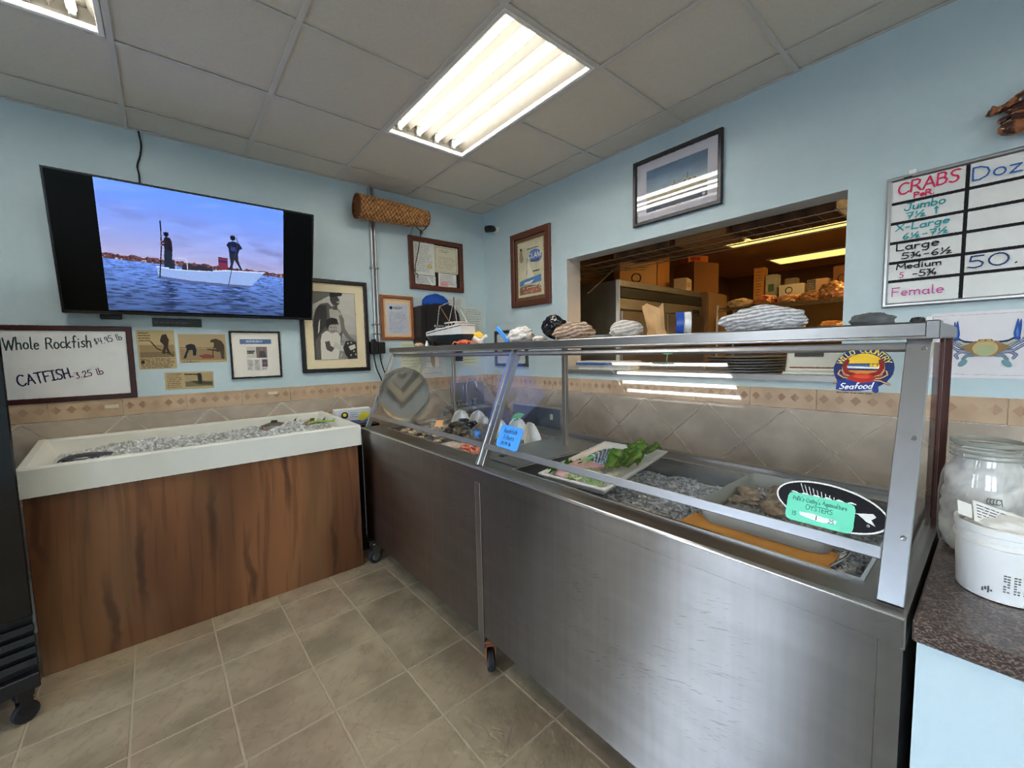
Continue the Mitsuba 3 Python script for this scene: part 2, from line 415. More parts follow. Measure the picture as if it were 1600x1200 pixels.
def tile_height(p):
    w = fbm(p.x * 9 + p.y * 4, p.y * 14 - p.x * 3, 1.0, 4)
    r = dr.abs(fbm(p.x * 13 + p.y * 9 + 4 * w, p.y * 26 - p.x * 17, 5.0, 4) - 0.5)
    return w * 0.6 + smoothstep(0.0, 0.10, r) * 0.4
def f_floor(p, n, uv):
    q = 0.0157
    t = cell_rand(dr.floor((p.x + 1.45 + q * (p.y + 0.997)) / 0.333), dr.floor((p.y + 0.997 - q * (p.x + 1.45)) / 0.333), 4.0)
    w = fbm(p.x * 5 + 3 * t, p.y * 5, 9.0, 4)
    r = dr.abs(fbm(p.x * 10 + p.y * 8, p.y * 22 - p.x * 16, 5.0, 4) - 0.5)
    c = mix(C_((128, 114, 90)), C_((158, 142, 114)), smoothstep(0.2, 0.8, w))
    c = mix(c, C_((140, 114, 94)), 0.4 * smoothstep(0.5, 0.75, fbm(p.x * 3.1, p.y * 3.3, 31.0)))
    c = mix(c, c * (0.92 + 0.16 * t), 0.7)
    c = mix(C_((92, 80, 62)), c, 0.80 + 0.20 * smoothstep(0.0, 0.05, r))
    return c
scene['floor_tile'] = two({'type': 'bumpmap', 'arbitrary': proc(lambda p, n, uv: tile_height(p), eps=0.002), 'scale': 0.005,
    'bsdf': {'type': 'principled', 'base_color': proc(f_floor), 'roughness': 0.42, 'specular': 0.4}})
scene['floor_grout'] = plain((160, 145, 120), 0.8, 0.1)

def f_wall_tile(p, n, uv):
    a = fbm(p.x * 7 + p.y * 7.3, p.z * 8, 4.0, 4)
    b = fbm((p.x + p.y) * 30, p.z * 34, 2.0, 2)
    c = mix(C_((160, 148, 131)), C_((184, 170, 152)), smoothstep(0.25, 0.75, a))
    return mix(c, C_((166, 142, 124)), 0.35 * b)
scene['wall_tile'] = two({'type': 'principled', 'base_color': proc(f_wall_tile), 'roughness': 0.35, 'specular': 0.4})
scene['wall_grout'] = plain((226, 219, 204), 0.8, 0.1)

def f_border(p, n, uv):
    a = fbm((p.x + p.y) * 11, p.z * 13, 8.0, 3)
    return mix(C_((168, 140, 112)), C_((202, 176, 146)), a)
scene['border_tile'] = two({'type': 'principled', 'base_color': proc(f_border), 'roughness': 0.45, 'specular': 0.3})
def f_diamond(p, n, uv):
    a = cell_rand(dr.floor((p.x - p.y) * 13.1), 1.0, 2.0)
    return mix(C_((152, 116, 92)), C_((184, 152, 124)), a)
scene['border_diamond'] = two({'type': 'principled', 'base_color': proc(f_diamond), 'roughness': 0.5, 'specular': 0.3})

def f_wood(p, n, uv):
    x = p.x - p.y
    w = fbm(x * 2.0, p.z * 0.7, 3.0, 3)
    g = fbm(x * 55 + 6 * w, p.z * 2.2, 5.0, 4)
    big = fbm(x * 4.5 + 1.2 * w, p.z * 0.55, 9.0, 3)
    c = mix(C_((90, 54, 31)), C_((130, 84, 51)), smoothstep(0.28, 0.72, big))
    c = mix(c, C_((70, 42, 24)), 0.4 * smoothstep(0.5, 0.72, g))
    c = mix(c, C_((122, 90, 58)), 0.4 * smoothstep(0.55, 0.75, fbm(x * 3 + 5, p.z * 1.1, 21.0)))
    i = dr.floor(x * 4.4)
    cx = (i + 0.25 + 0.5 * cell_rand(i, 5.0)) / 4.4
    cz = 0.15 + 0.65 * cell_rand(i, 9.0)
    wob = (fbm(p.z * 6 + i * 7, 3.0, 1.0, 3) - 0.5) * 0.05
    d = dr.abs(x - cx - wob) / (0.013 + 0.012 * noise(p.z * 9, i * 3.0))
    k = (1 - smoothstep(0.3, 1.5, d)) * (1 - smoothstep(0.05, 0.34, dr.abs(p.z - cz)))
    return mix(c, C_((50, 30, 18)), 0.62 * k)
scene['rustic_wood'] = two({'type': 'principled', 'base_color': proc(f_wood), 'roughness': 0.42, 'specular': 0.35})

def f_steel(p, n, uv):
    s = fbm(p.y * 2.2, p.z * 26, 4.0, 3)
    d = fbm(p.y * 24, p.z * 21, 2.0, 3)
    v = fbm(p.y * 60, p.z * 3, 8.0, 2)
    c = mix(C_((146, 144, 142)), C_((172, 170, 169)), 0.5 * s + 0.3 * v + 0.2 * d)
    scr = smoothstep(0.80, 0.9, noise(p.y * 60 + 90 * p.z, p.z * 330 + p.y * 90, 3.0)) * smoothstep(0.5, 0.7, fbm(p.y * 4, p.z * 4, 12.0))
    return mix(c, C_((120, 117, 114)), 0.5 * scr)
def f_steel_rough(p, n, uv):
    return 0.37 + 0.06 * fbm(p.y * 17, p.z * 19, 6.0, 3)
scene['steel_front'] = two({'type': 'principled', 'base_color': proc(f_steel), 'metallic': 1.0, 'roughness': proc(f_steel_rough), 'anisotropic': 1.0})

def f_laminate(p, n, uv):
    a = noise(p.x * 380, p.y * 380, p.z * 380)
    b = noise(p.x * 210, p.y * 210, p.z * 210 + 7)
    c = mix(C_((62, 51, 47)), C_((112, 95, 86)), smoothstep(0.3, 0.85, a))
    return mix(c, C_((44, 36, 34)), 0.7 * smoothstep(0.5, 0.75, b))
scene['laminate'] = two({'type': 'principled', 'base_color': proc(f_laminate), 'roughness': 0.3, 'specular': 0.5})

# ================================================================== the room
CEIL = 2.9187
X0, Y0 = -5.2, -6.4          # the shop runs from x = X0 to 0 and from y = Y0 to 0
GX, GY = -0.216, -0.283      # first lines of the ceiling grid

def struct(name, mesh, bsdf, parent=None, label=None, **kw):
    return add(name, mesh, bsdf, parent, label, kind=None if parent else 'structure', **kw)

# floor: grout bed with single tiles
fl = struct('floor', box(X0, 0.0, Y0, 0.0, -0.1, -0.002), 'floor_grout', label='beige stone-look ceramic tile floor of the shop with pale grout')
P_, Q_ = 0.333, 0.0157
tile = mikit.ply(box(-P_ / 2 + 0.0042, P_ / 2 - 0.0042, -P_ / 2 + 0.0042, P_ / 2 - 0.0042, -0.01, 0.0, 0.0015), 'floor_tile')
for i in range(-11, 3):
    for j in range(-17, 4):
        cx, cy = (i + 0.5) * P_, (j - 0.5) * P_
        x, y = -1.450 + cx - Q_ * cy, -0.997 + cy + Q_ * cx
        if X0 + 0.17 < x < -0.45 and Y0 + 0.17 < y < -0.1 and len([k for k in scene if k.startswith('floor__')]) < 290:
            add('tile', tile, None, fl, to_world=T().translate([x, y, rnd.uniform(-0.0006, 0.0004)]).rotate([0, 0, 1], math.degrees(Q_) + rnd.uniform(-0.2, 0.2)))

# walls
wb = struct('wall_back', box(X0 - 0.12, 0.15, 0.0, 0.12, -0.1, 3.12), 'blue_paint', label='pale blue painted wall behind the television')
OY0, OY1, OZ0, OZ1 = -1.135, -2.945, 1.372, 2.272
wr = struct('wall_right', cat_([box(0, 0.15, 0.0, OY0, -0.1, 3.12), box(0, 0.15, OY1, Y0, -0.1, 3.12), box(0, 0.15, OY0, OY1, -0.1, OZ0), box(0, 0.15, OY0, OY1, OZ1, 3.12)]),
            'blue_paint', label='pale blue painted wall with the kitchen opening')

def pieces_with_holes(w, h, holes):
    p = sbox(0, 0, w, h)
    for a in holes:
        p = p.difference(sbox(*a))
    return p
# wall on the left has shop windows (daylight), as the steel reflects them
F_left = Frame((X0, Y0, 0), (0, 1, 0), (0, 0, 1))
wins = [(6.4 - 2.40, 0.15, 6.4 - 1.15, 2.45), (0.3, 0.25, 1.4, 2.45), (1.55, 0.25, 2.65, 2.45)]
m = extrude(pieces_with_holes(6.4, 3.12, wins), 0.12)
wl = struct('wall_left', moved(F_left.mesh(m), -0.12, 0, 0), 'blue_paint', label='pale blue wall with the shop windows')
for i, (a0, b0, a1, b1) in enumerate(wins):
    w = struct(f'window_{i + 1}', frame_mesh(F_left, a0, a1, b0, b1, 0.05, -0.08, 0.01), 'aluminium', label='aluminium framed shop window letting in daylight')
    q = np.array([(a0 + .03, b0 + .03), (a1 - .03, b0 + .03), (a1 - .03, b1 - .03), (a0 + .03, b1 - .03)])
    add('pane', trimesh.Trimesh(F_left(q, -0.03), [[0, 1, 2], [0, 2, 3]], process=False), 'glass', w)
F_front = Frame((0, Y0, 0), (-1, 0, 0), (0, 0, 1))
struct('wall_front', moved(F_front.mesh(extrude(sbox(0, 0, 5.2, 3.12), 0.12)), 0, -0.12, 0), 'blue_paint', label='pale blue wall behind the viewpoint')

# wainscot of tiles set on their corners, with a listello border
def wainscot(wall, F, a0, a1, apex, pitch):
    bed = add('grout_bed', F.box(a0, a1, 0.0, 1.300, 0.0, 0.004), 'wall_grout', wall)
    z0 = 1.19 - pitch / 2
    clip = sbox(a0, 0.30, a1, 1.188)
    h = pitch / 2
    for r in range(-1, 4):
        cz = z0 - r * h
        k0 = math.floor((a0 - apex) / pitch) - 1
        for k in range(k0, k0 + int((a1 - a0) / pitch) + 4):
            cx = apex + (k + (0.5 if r % 2 else 0.0)) * pitch
            d = Polygon([(cx - h, cz), (cx, cz - h), (cx + h, cz), (cx, cz + h)]).buffer(-0.0032, join_style=2).intersection(clip)
            if d.area > 0.002:
                add('tile', F.at(0, 0, 0.003).mesh(extrude(d, 0.006)), 'wall_tile', wall)
    n = int(round((a1 - a0) / 0.305))
    for k in range(n):
        w = (a1 - a0) / n
        add('border_tile', F.box(a0 + k * w + 0.001, a0 + (k + 1) * w - 0.001, 1.193, 1.301, 0.002, 0.0095, 0.0015), 'border_tile', wall)
        for q in range(5):
            cx = a0 + (k + (q + 0.5) / 5) * w
            d = Polygon([(cx - 0.021, 1.252), (cx, 1.229), (cx + 0.021, 1.252), (cx, 1.275)])
            add('border_diamond', F.at(0, 0, 0.009).mesh(extrude(d, 0.0022)), 'border_diamond', wall)
wainscot(wb, BACK, -3.4, -0.010, -2.778, 0.428)
wainscot(wr, RIGHT, 0.010, 3.80, 1.427, 0.432)
# the two small stick-on labels on the border
for a, b, d in ((-2.862, 1.243, 0), (-2.006, 1.255, 0)):
    add('blank_label_strip', BACK.box(a, a + 0.062, b, b + 0.021, 0.0105, 0.012), 'plug', label='small blank cream strip stuck on the tile border ' + ('below the wood framed whiteboard' if a < -2.5 else 'below the framed newspaper page'), cat='label')

# ceiling: slab above, grid, lay-in tiles
ce = struct('ceiling', box(X0 - 0.1, 0.15, Y0 - 0.1, 0.1, 3.05, 3.15), 'white_enamel', label='suspended ceiling of square grey white lay-in tiles')
lights = [(1, 1), (4, 1), (1, 7), (4, 7), (7, 7)]
xs = [0.0] + [GX - 0.61 * i for i in range(9) if GX - 0.61 * i > X0 + 0.02] + [X0]
ys = [0.0] + [GY - 0.61 * i for i in range(11) if GY - 0.61 * i > Y0 + 0.02] + [Y0]
for i in range(len(xs) - 1):
    for j in range(len(ys) - 1):
        if any(i == a + 1 and j in (b + 1, b + 2) for a, b in lights):
            continue
        add('ceiling_tile', box(xs[i + 1] + 0.006, xs[i] - 0.006, ys[j + 1] + 0.006, ys[j] - 0.006, CEIL + 0.004 + rnd.uniform(0, 0.0015), CEIL + 0.018), 'ceiling_tile', ce)
for x in xs[1:-1]:
    add('grid_bar', cat_([box(x - 0.012, x + 0.012, Y0, 0, CEIL - 0.004, CEIL + 0.0005), box(x - 0.001, x + 0.001, Y0, 0, CEIL, CEIL + 0.04)]), 'tbar', ce)
for y in ys[1:-1]:
    for i in range(len(xs) - 1):
        if any(i == a + 1 and abs(y - (GY - 0.61 * (b + 1))) < 0.01 for a, b in lights):
            continue
        add('cross_bar', box(xs[i + 1] + 0.012, xs[i] - 0.012, y - 0.012, y + 0.012, CEIL - 0.0036, CEIL + 0.0008), 'tbar', ce)
add('wall_angle', cat_([box(X0, 0, -0.022, 0, CEIL - 0.001, CEIL + 0.002), box(-0.022, 0, Y0, 0, CEIL - 0.001, CEIL + 0.002)]), 'tbar', ce)

# recessed fluorescent lights
scene_lamp = {'type': 'rgb', 'value': [TUBE * 1.0, TUBE * 0.955, TUBE * 0.87]}
names = ['four tube ceiling light in full view above the steel display case', 'ceiling light cut off by the upper left corner of the photo']
for n, (i, j) in enumerate(lights):
    xa, xb = GX - 0.61 * (i + 1) + 0.014, GX - 0.61 * i - 0.014
    ya, yb = GY - 0.61 * (j + 2) + 0.014, GY - 0.61 * j - 0.014
    F = Frame((xb, yb, CEIL), (-1, 0, 0), (0, -1, 0))       # a across (towards -x), b along (towards -y); n = (0,0,1)
    w, l = xb - xa, yb - ya
    t = thing('ceiling_light', names[n] if n < 2 else 'recessed four tube ceiling light behind the viewpoint, ' + {2: 'over the blue half wall counter', 3: 'in the middle of the room', 4: 'nearest the shop windows'}[n], 'ceiling light', 'recessed fluorescent lights')
    Fd = Frame((xa, yb, CEIL), (1, 0, 0), (0, -1, 0))       # n = (0,0,-1), down
    add('frame', frame_mesh(Fd, 0, w, 0, l, 0.022, -0.02, 0.004, 0.003), 'white_enamel', t)
    hz = 0.105
    walls = [F.box(0, w, 0, 0.006, 0, hz), F.box(0, w, l - 0.006, l, 0, hz), F.box(0, 0.006, 0, l, 0, hz), F.box(w - 0.006, w, 0, l, 0, hz), F.box(0, w, 0, l, hz - 0.004, hz)]
    add('housing', cat_(walls), 'reflector', t)
    prof, cs = [(0.006, 0.012)], [w * k for k in (0.16, 0.385, 0.615, 0.84)]
    for k, c in enumerate(cs):
        prof += [(c - 0.045, 0.088), (c + 0.045, 0.088)]
        if k < 3:
            prof += [((c + cs[k + 1]) / 2, 0.042 if k != 1 else 0.030)]
    prof += [(w - 0.006, 0.012)]
    v, f = [], []
    for a, c in prof:
        v += [(a, 0.006, c), (a, l - 0.006, c)]
    for k in range(len(prof) - 1):
        f += [[2 * k, 2 * k + 1, 2 * k + 3], [2 * k, 2 * k + 3, 2 * k + 2]]
    add('reflector_sheet', trimesh.Trimesh(F(np.array(v)), f, process=False), 'reflector', t)
    for c in cs:
        add('tube', cyl(F(np.array([c, 0.035, 0.052])), F(np.array([c, l - 0.035, 0.052])), 0.016, 14), 'lamp_tube', t, emit=scene_lamp, smooth=40)
        add('socket', cat_([F.box(c - 0.012, c + 0.012, 0.006, 0.033, 0.03, 0.085, 0.002), F.box(c - 0.012, c + 0.012, l - 0.033, l - 0.006, 0.03, 0.085, 0.002)]), 'white_plastic', t)

# ================================================================== kitchen behind the opening
KX, KY0, KY1, KZ = 5.3, -0.25, -4.2, 2.75
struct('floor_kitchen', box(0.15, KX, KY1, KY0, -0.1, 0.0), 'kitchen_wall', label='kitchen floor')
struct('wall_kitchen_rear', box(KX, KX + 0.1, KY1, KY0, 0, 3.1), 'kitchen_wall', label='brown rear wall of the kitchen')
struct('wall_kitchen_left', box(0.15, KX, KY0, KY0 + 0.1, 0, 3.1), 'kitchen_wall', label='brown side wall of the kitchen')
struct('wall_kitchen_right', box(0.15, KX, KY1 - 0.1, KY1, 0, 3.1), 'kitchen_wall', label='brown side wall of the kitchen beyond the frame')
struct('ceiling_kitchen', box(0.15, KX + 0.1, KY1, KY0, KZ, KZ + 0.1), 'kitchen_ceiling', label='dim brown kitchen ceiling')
struct('trim_1', cat_([box(-0.006, 0.156, OY0 + 0.002, OY0 - 0.004, OZ0, OZ1), ]), 'tbar', label='painted left jamb of the kitchen opening')
struct('trim_2', box(-0.012, 0.20, OY0, OY1, OZ0 - 0.03, OZ0), 'steel_dull', label='grey sill of the kitchen opening')
kem = {'type': 'rgb', 'value': [KITCHEN_LAMP * 1.0, KITCHEN_LAMP * 0.72, KITCHEN_LAMP * 0.20]}
kem2 = {'type': 'rgb', 'value': [30.0, 20.5, 8.6]}  # stronger radiance for the added fill lamps
for n, (a, b, yk) in enumerate(((2.42, 2.90, -1.25), (4.02, 4.56, -1.25), (1.0, 1.5, -2.95), (2.42, 2.90, -2.95))):  # last two are lamps added out of view to brighten the kitchen
    t = thing('kitchen_ceiling_light', ['yellow lit ceiling light seen through the wire shelf in the kitchen', 'yellow lit ceiling light deeper in the kitchen, cut by the right edge of the opening', 'added unseen fill light over the kitchen, nearer one', 'added unseen fill light over the kitchen, farther one'][n], 'ceiling light', 'kitchen ceiling lights')
    Fd = Frame((a, yk, KZ), (1, 0, 0), (0, -1, 0))
    add('frame', frame_mesh(Fd, 0, b - a, 0, 1.2, 0.03, -0.001, 0.018), 'white_enamel', t)
    add('diffuser', box(a + 0.028, b - 0.028, yk - 1.172, yk - 0.028, KZ - 0.010, KZ - 0.002), 'white_enamel', t, emit=kem if n < 2 else kem2)

# two door reach-in refrigerator
fr = thing('reach_in_fridge', 'stainless two door reach-in refrigerator with a dark top grille in the kitchen', 'refrigerator')
FF = Frame((0.62, -1.2, 0), (1, 0, 0), (0, 0, 1))
add('body', FF.box(0, 1.58, 0.12, 2.16, -0.75, -0.02, 0.004), 'steel_dull', fr)
add('grille', FF.box(0.012, 1.568, 2.00, 2.095, -0.02, 0.006, 0.003), 'black_plastic', fr, label='dark slot grille along the top')
add('top_panel', FF.box(0.0, 1.58, 2.10, 2.16, -0.02, 0.004, 0.002), 'steel_dull', fr)
add('control_panel', FF.box(0.0, 1.58, 1.895, 1.995, -0.02, 0.008, 0.003), 'steel_dull', fr)
add('badge', FF.box(1.36, 1.52, 1.905, 1.955, 0.008, 0.012), 'black_plastic', fr)
for a in (0.006, 0.793):
    d = add('door', FF.box(a, a + 0.781, 0.2, 1.88, -0.02, 0.03, 0.004), 'steel', fr)
    add('handle', FF.box(a + (0.70 if a < 0.1 else 0.05), a + (0.725 if a < 0.1 else 0.075), 0.95, 1.25, 0.03, 0.06, 0.004), 'steel_bright', d)
add('edge_trim', FF.box(-0.012, 0.0, 0.12, 2.16, -0.03, 0.01, 0.002), 'white_enamel', fr)
add('foot', cat_([FF.box(a, a + 0.05, 0, 0.12, c, c + 0.05) for a in (0.04, 1.48) for c in (-0.7, -0.1)]), 'black_plastic', fr)

cbn = thing('storage_cabinet', 'dark brown storage cabinet right of the refrigerator in the kitchen', 'cabinet')
add('body', box(2.215, 2.72, -1.26, -0.55, 0.0, 2.164, .004), 'kitchen_wall', cbn)
add('door', box(2.225, 2.71, -1.272, -1.26, 0.05, 2.15, .003), 'kitchen_wall', cbn)
def carton(label, x, y, z, w, d, h, rz, col, marks=(), group=None, lid=None, open_top=False):
    """Corrugated box: body, tape strip, printed marks. (x, y) its centre."""
    t = thing('cardboard_box', label, 'box', group)
    c, s = math.cos(math.radians(rz)), math.sin(math.radians(rz))
    Fb = Frame((x, y, z), (c, s, 0), (-s, c, 0))
    body = box(-w / 2, w / 2, -d / 2, d / 2, 0, h, 0.003)
    col2 = lambda v: np.array(col) * (0.93 + 0.12 * meshkit.noise(v * 9 + 3)[:, None])
    mm = Fb.mesh(body)
    add('body', mm, 'cardboard', t, color=vc(mm, col2))
    flap = box(-w / 2, w / 2, -0.03, 0.03, h, h + 0.0015)
    mf = Fb.mesh(flap)
    add('tape', mf, 'cardboard', t, color=vc(mf, lambda v: np.array(col) * 1.08))
    faces = {'front': Frame(Fb(np.array([-w / 2, -d / 2, 0])), Fb.u, (0, 0, 1)), 'left': Frame(Fb(np.array([-w / 2, d / 2, 0])), -Fb.v, (0, 0, 1)), 'right': Frame(Fb(np.array([w / 2, -d / 2, 0])), Fb.v, (0, 0, 1))}
    for face, ops in marks:
        A = Art(faces[face], 0.001)
        ww = w if face == 'front' else d
        for op in ops:
            if op[0] == 'rect':
                A.rect(op[1] * ww, op[2] * ww, op[3] * h, op[4] * h, op[5])
            elif op[0] == 'sq':
                A.squiggles(op[1] * ww, op[2] * ww, op[3] * h, op[4] * h, op[6], op[5], w=0.006, seed=op[6])
            elif op[0] == 'ring':
                A.add(Point(op[1] * ww, op[2] * h).buffer(op[3]).difference(Point(op[1] * ww, op[2] * h).buffer(op[3] * 0.75)), op[4])
        A.done('print', t)
    return t
tan, tan2, brown = (206, 150, 84), (186, 130, 70), (122, 78, 40)
ink = (66, 42, 24)
carton('printed tan carton on the refrigerator, largest and nearest the left', 1.25, -0.94, 2.1645, 0.36, 0.36, 0.235, 45, tan,
       [('left', [('sq', .12, .8, .62, .8, ink, 2), ('ring', .45, .32, .05, ink), ('sq', .12, .5, .12, .22, ink, 2)]), ('front', [('rect', .08, .42, .2, .72, (70, 62, 44)), ('rect', .12, .38, .26, .66, (150, 128, 78)), ('sq', .5, .9, .7, .85, ink, 2)])])
carton('tall plain carton on the refrigerator, standing behind the printed carton', 1.80, -0.80, 2.1645, 0.34, 0.30, 0.46, 8, tan2, [('front', [('sq', .2, .7, .75, .85, ink, 2)])])
carton('brown carton with a pale printed end beside the refrigerator top, rightmost of the cartons there', 2.40, -1.04, 2.1645, 0.40, 0.30, 0.36, -16, brown, [('right', [('rect', 0.02, .98, .02, .98, (214, 166, 100)), ('ring', .5, .78, .05, ink), ('sq', .25, .8, .2, .6, ink, 4)])])
carton('small white carton stacked low between the tan cartons on the refrigerator', 1.98, -1.09, 2.1645, 0.20, 0.14, 0.14, 12, (216, 196, 150), [('front', [('sq', .15, .8, .3, .7, ink, 2)])])
carton('small orange printed carton lying on top of the brown carton', 2.36, -1.02, 2.5265, 0.26, 0.2, 0.08, -30, (206, 120, 60), [('front', [('rect', .1, .6, .3, .8, (168, 52, 30))])])

# wire shelf over the opening with a diagonal brace, trays stored on it
ws = thing('wire_shelf', 'white coated wire shelf hanging inside the top of the kitchen opening', 'shelf')
for k, x in enumerate((0.19, 0.35, 0.51)):
    add('long_wire', cyl((x, -0.5, 2.235), (x, -3.2, 2.235), 0.0035, 8), 'wire', ws)
for z in (2.265, 2.215):
    add('front_wire', cyl((0.52, -0.5, z), (0.52, -3.2, z), 0.004, 8), 'wire', ws)
add('cross_wires', cat_([cyl((0.17, y, 2.24), (0.525, y, 2.24), 0.0012, 5) for y in np.arange(-0.52, -3.2, -0.09)]), 'wire', ws, kind='stuff')
for y in (-1.22, -3.1):
    add('brace', tube([(0.16, y, 2.0), (0.50, y, 2.225)], 0.007, 8), 'wire', ws)
for n, (y0, y1, h, c, w) in enumerate(((-1.45, -1.92, 0.10, (88, 62, 40), 'dark brown'), (-1.96, -2.30, 0.13, (120, 84, 48), 'lighter tan'), (-2.34, -2.86, 0.11, (76, 52, 36), 'darkest'))):
    m = box(0.19, 0.5, y1, y0, 2.2405, 2.2405 + h, 0.006)
    mesh_ = m.subdivide().subdivide().subdivide()
    k = thing('storage_tray', f'{w} ribbed storage tray on the wire shelf ' + ('nearest the brace' if n == 0 else 'between the two others' if n == 1 else 'at the far right'), 'tray', 'trays on the wire shelf')
    add('body', mesh_, 'cardboard', k, color=vc(mesh_, lambda v: np.array(c) * (0.6 + 0.7 * ((np.sin(v[:, 1] * 150) > 0) * 0.5 + 0.5 * meshkit.noise(v * 40))[:, None])))
    add('rim', cat_([box(0.18, 0.51, y1 - 0.004, y1 + 0.008, 2.2405 + h - 0.01, 2.2405 + h + 0.006), box(0.18, 0.51, y0 - 0.008, y0 + 0.004, 2.2405 + h - 0.01, 2.2405 + h + 0.006), box(0.18, 0.195, y1, y0, 2.2405 + h - 0.01, 2.2405 + h + 0.006)]), 'rope', k)

# shelving rack with bags of bread and chips
rk = thing('storage_rack', 'chrome wire storage rack holding bread bags in the kitchen', 'rack')
for x in (2.0, 2.42):
    for y in (-1.47, -2.75):
        add('post', cyl((x, y, 0), (x, y, 1.975), 0.012, 10), 'wire', rk)
for z in (0.5, 1.1, 1.62, 1.94):
    add('shelf', cat_([cyl((x, -1.48, z), (x, -2.77, z), 0.004, 6) for x in np.linspace(2.0, 2.42, 8)] + [cyl((2.0, y, z - 0.006), (2.42, y, z - 0.006), 0.003, 6) for y in np.linspace(-1.5, -2.75, 10)] + [cyl((1.99, -1.48, z - 0.03), (1.99, -2.77, z - 0.03), 0.004, 6)]), 'wire', rk)
def bag(label, c, rad, col, col2, seed, base, group='bagged bread on the rack'):
    m = blob(c, rad, 0.34, 2.6, seed, 4, flat=-rad[2] * 0.8)
    v = np.array(m.vertices); v[:, 2] += base - v[:, 2].min(); m = trimesh.Trimesh(v, m.faces, process=False)
    def colr(v):
        n = meshkit.fbm(v * 22 + seed, 3, seed)[:, None]
        return np.array(col) * (0.75 + 0.5 * n) * (n < .56) + np.array(col2) * (n >= .56)
    return add('bread_bag', m, 'glossy_print', label=label, cat='bag', group=group, smooth=True, color=vc(m, colr))
Z9 = 1.945
bag('flat pale bread bag lying alone at the left end of the rack', (2.15, -1.645, 0), (0.10, 0.125, 0.05), (222, 178, 104), (240, 214, 150), 3, Z9)
bag('bread bag with a red band second from the left on the rack', (2.15, -1.885, 0), (0.10, 0.105, 0.055), (196, 120, 60), (178, 34, 28), 4, Z9)
bag('tan bread bag in the middle of the rack top', (2.15, -2.09, 0), (0.10, 0.10, 0.05), (200, 136, 72), (232, 176, 104), 5, Z9)
bag('crumpled tan bread bag right of the middle on the rack top', (2.15, -2.27, 0), (0.10, 0.085, 0.055), (186, 120, 60), (226, 160, 92), 6, Z9)
bag('tallest brown bread bag at the right end of the rack top', (2.15, -2.45, 0), (0.11, 0.11, 0.09), (170, 108, 56), (220, 160, 96), 7, Z9)
bag('orange and white snack bag on the lower shelf beside the left post', (2.2, -1.62, 0), (0.08, 0.09, 0.10), (200, 120, 60), (232, 210, 170), 8, 1.625)
bag('dark red snack bag on the lower shelf behind the big oyster shell', (2.2, -1.82, 0), (0.08, 0.09, 0.11), (140, 30, 26), (220, 200, 170), 9, 1.625)
bag('tan bread loaf bag on the lower shelf, right of the red bag', (2.2, -2.42, 0), (0.10, 0.12, 0.07), (190, 120, 64), (224, 166, 100), 10, 1.625)
carton('small white carton on the lower rack shelf behind the oyster shell', 2.2, -2.0, 1.625, 0.14, 0.16, 0.09, 0, (226, 218, 196), [('left', [('sq', .2, .8, .4, .7, (150, 60, 40), 1)])])
carton('tan jar carton on the lower rack shelf right of the white carton', 2.2, -2.16, 1.625, 0.10, 0.10, 0.14, 0, (214, 180, 120))
# tall shelf at the rear with stacked cartons
sh = thing('rear_shelf', 'dark shelf along the rear of the kitchen holding white cartons', 'shelf')
add('board', box(3.3, 3.75, -0.9, -3.0, 2.10, 2.13), 'kitchen_wall', sh)
add('leg', box(3.3, 3.35, -0.95, -0.9, 0, 2.10), 'kitchen_wall', sh)
add('leg', box(3.3, 3.35, -3.0, -2.95, 0, 2.10), 'kitchen_wall', sh)
ZR = 2.1305
carton('tall narrow tan carton standing at the left of the rear shelf', 3.45, -1.385, ZR, 0.14, 0.12, 0.41, 0, (202, 138, 70), [('left', [('sq', .2, .8, .1, .9, ink, 9)])])
carton('grey white bottle carton with a green mark on the rear shelf', 3.45, -1.53, ZR, 0.14, 0.13, 0.30, 0, (186, 178, 150), [('left', [('rect', .25, .75, .3, .6, (84, 110, 74))])])
carton('smaller grey carton behind the wide white carton on the rear shelf', 3.62, -1.69, ZR, 0.12, 0.13, 0.25, 0, (148, 132, 108))
carton('wide white carton with a round mark lying on the rear shelf', 3.40, -1.765, ZR, 0.16, 0.26, 0.145, 4, (232, 220, 192), [('left', [('ring', .4, .5, .04, ink)])])
carton('white carton with a grey printed end on the rear shelf, right of the round mark', 3.42, -2.035, ZR, 0.18, 0.20, 0.17, -8, (230, 186, 144), [('left', [('rect', .02, .45, .02, .98, (110, 100, 92)), ('sq', .1, .4, .2, .8, (190, 180, 160), 4)])])
carton('brown carton at the right end of the rear shelf, against the opening edge', 3.45, -2.26, ZR, 0.2, 0.18, 0.29, 0, (120, 80, 46), [('left', [('ring', .5, .5, .05, (60, 36, 20))])])
# things on the sill of the opening
pl = thing('pan_stack', 'stack of dark steel pans on the sill of the kitchen opening', 'pans')
for k in range(6):
    r = 0.235 - 0.004 * (k % 2)
    add('pan', lathe([(0.0, 0.0), (r - 0.03, 0.0), (r - 0.012, 0.010), (r, 0.012), (r, 0.0145), (r - 0.012, 0.0125), (r - 0.03, 0.0025), (0.0, 0.0025)], 40, (0.24, -2.42, OZ0 + 0.0165 * k)), 'steel_dull', pl, smooth=40)
rd = thing('label_scale', 'cream countertop scale with a dark display on the sill of the kitchen opening', 'scale')
S_ = Frame((0.06, -2.685, OZ0), (0, -1, 0), (0.22, 0, 1))
add('body', S_.box(0, 0.30, 0.012, 0.145, -0.12, 0.0, 0.01), 'white_plastic', rd)
add('display', S_.box(0.04, 0.17, 0.098, 0.138, 0.0, 0.004), 'black_plastic', rd)
add('base', box(0.035, 0.19, -2.99, -2.68, OZ0, OZ0 + 0.016, 0.004), 'white_plastic', rd)
add('red_strip', S_.box(0.02, 0.24, 0.035, 0.042, 0.0, 0.002), 'rusty', rd)
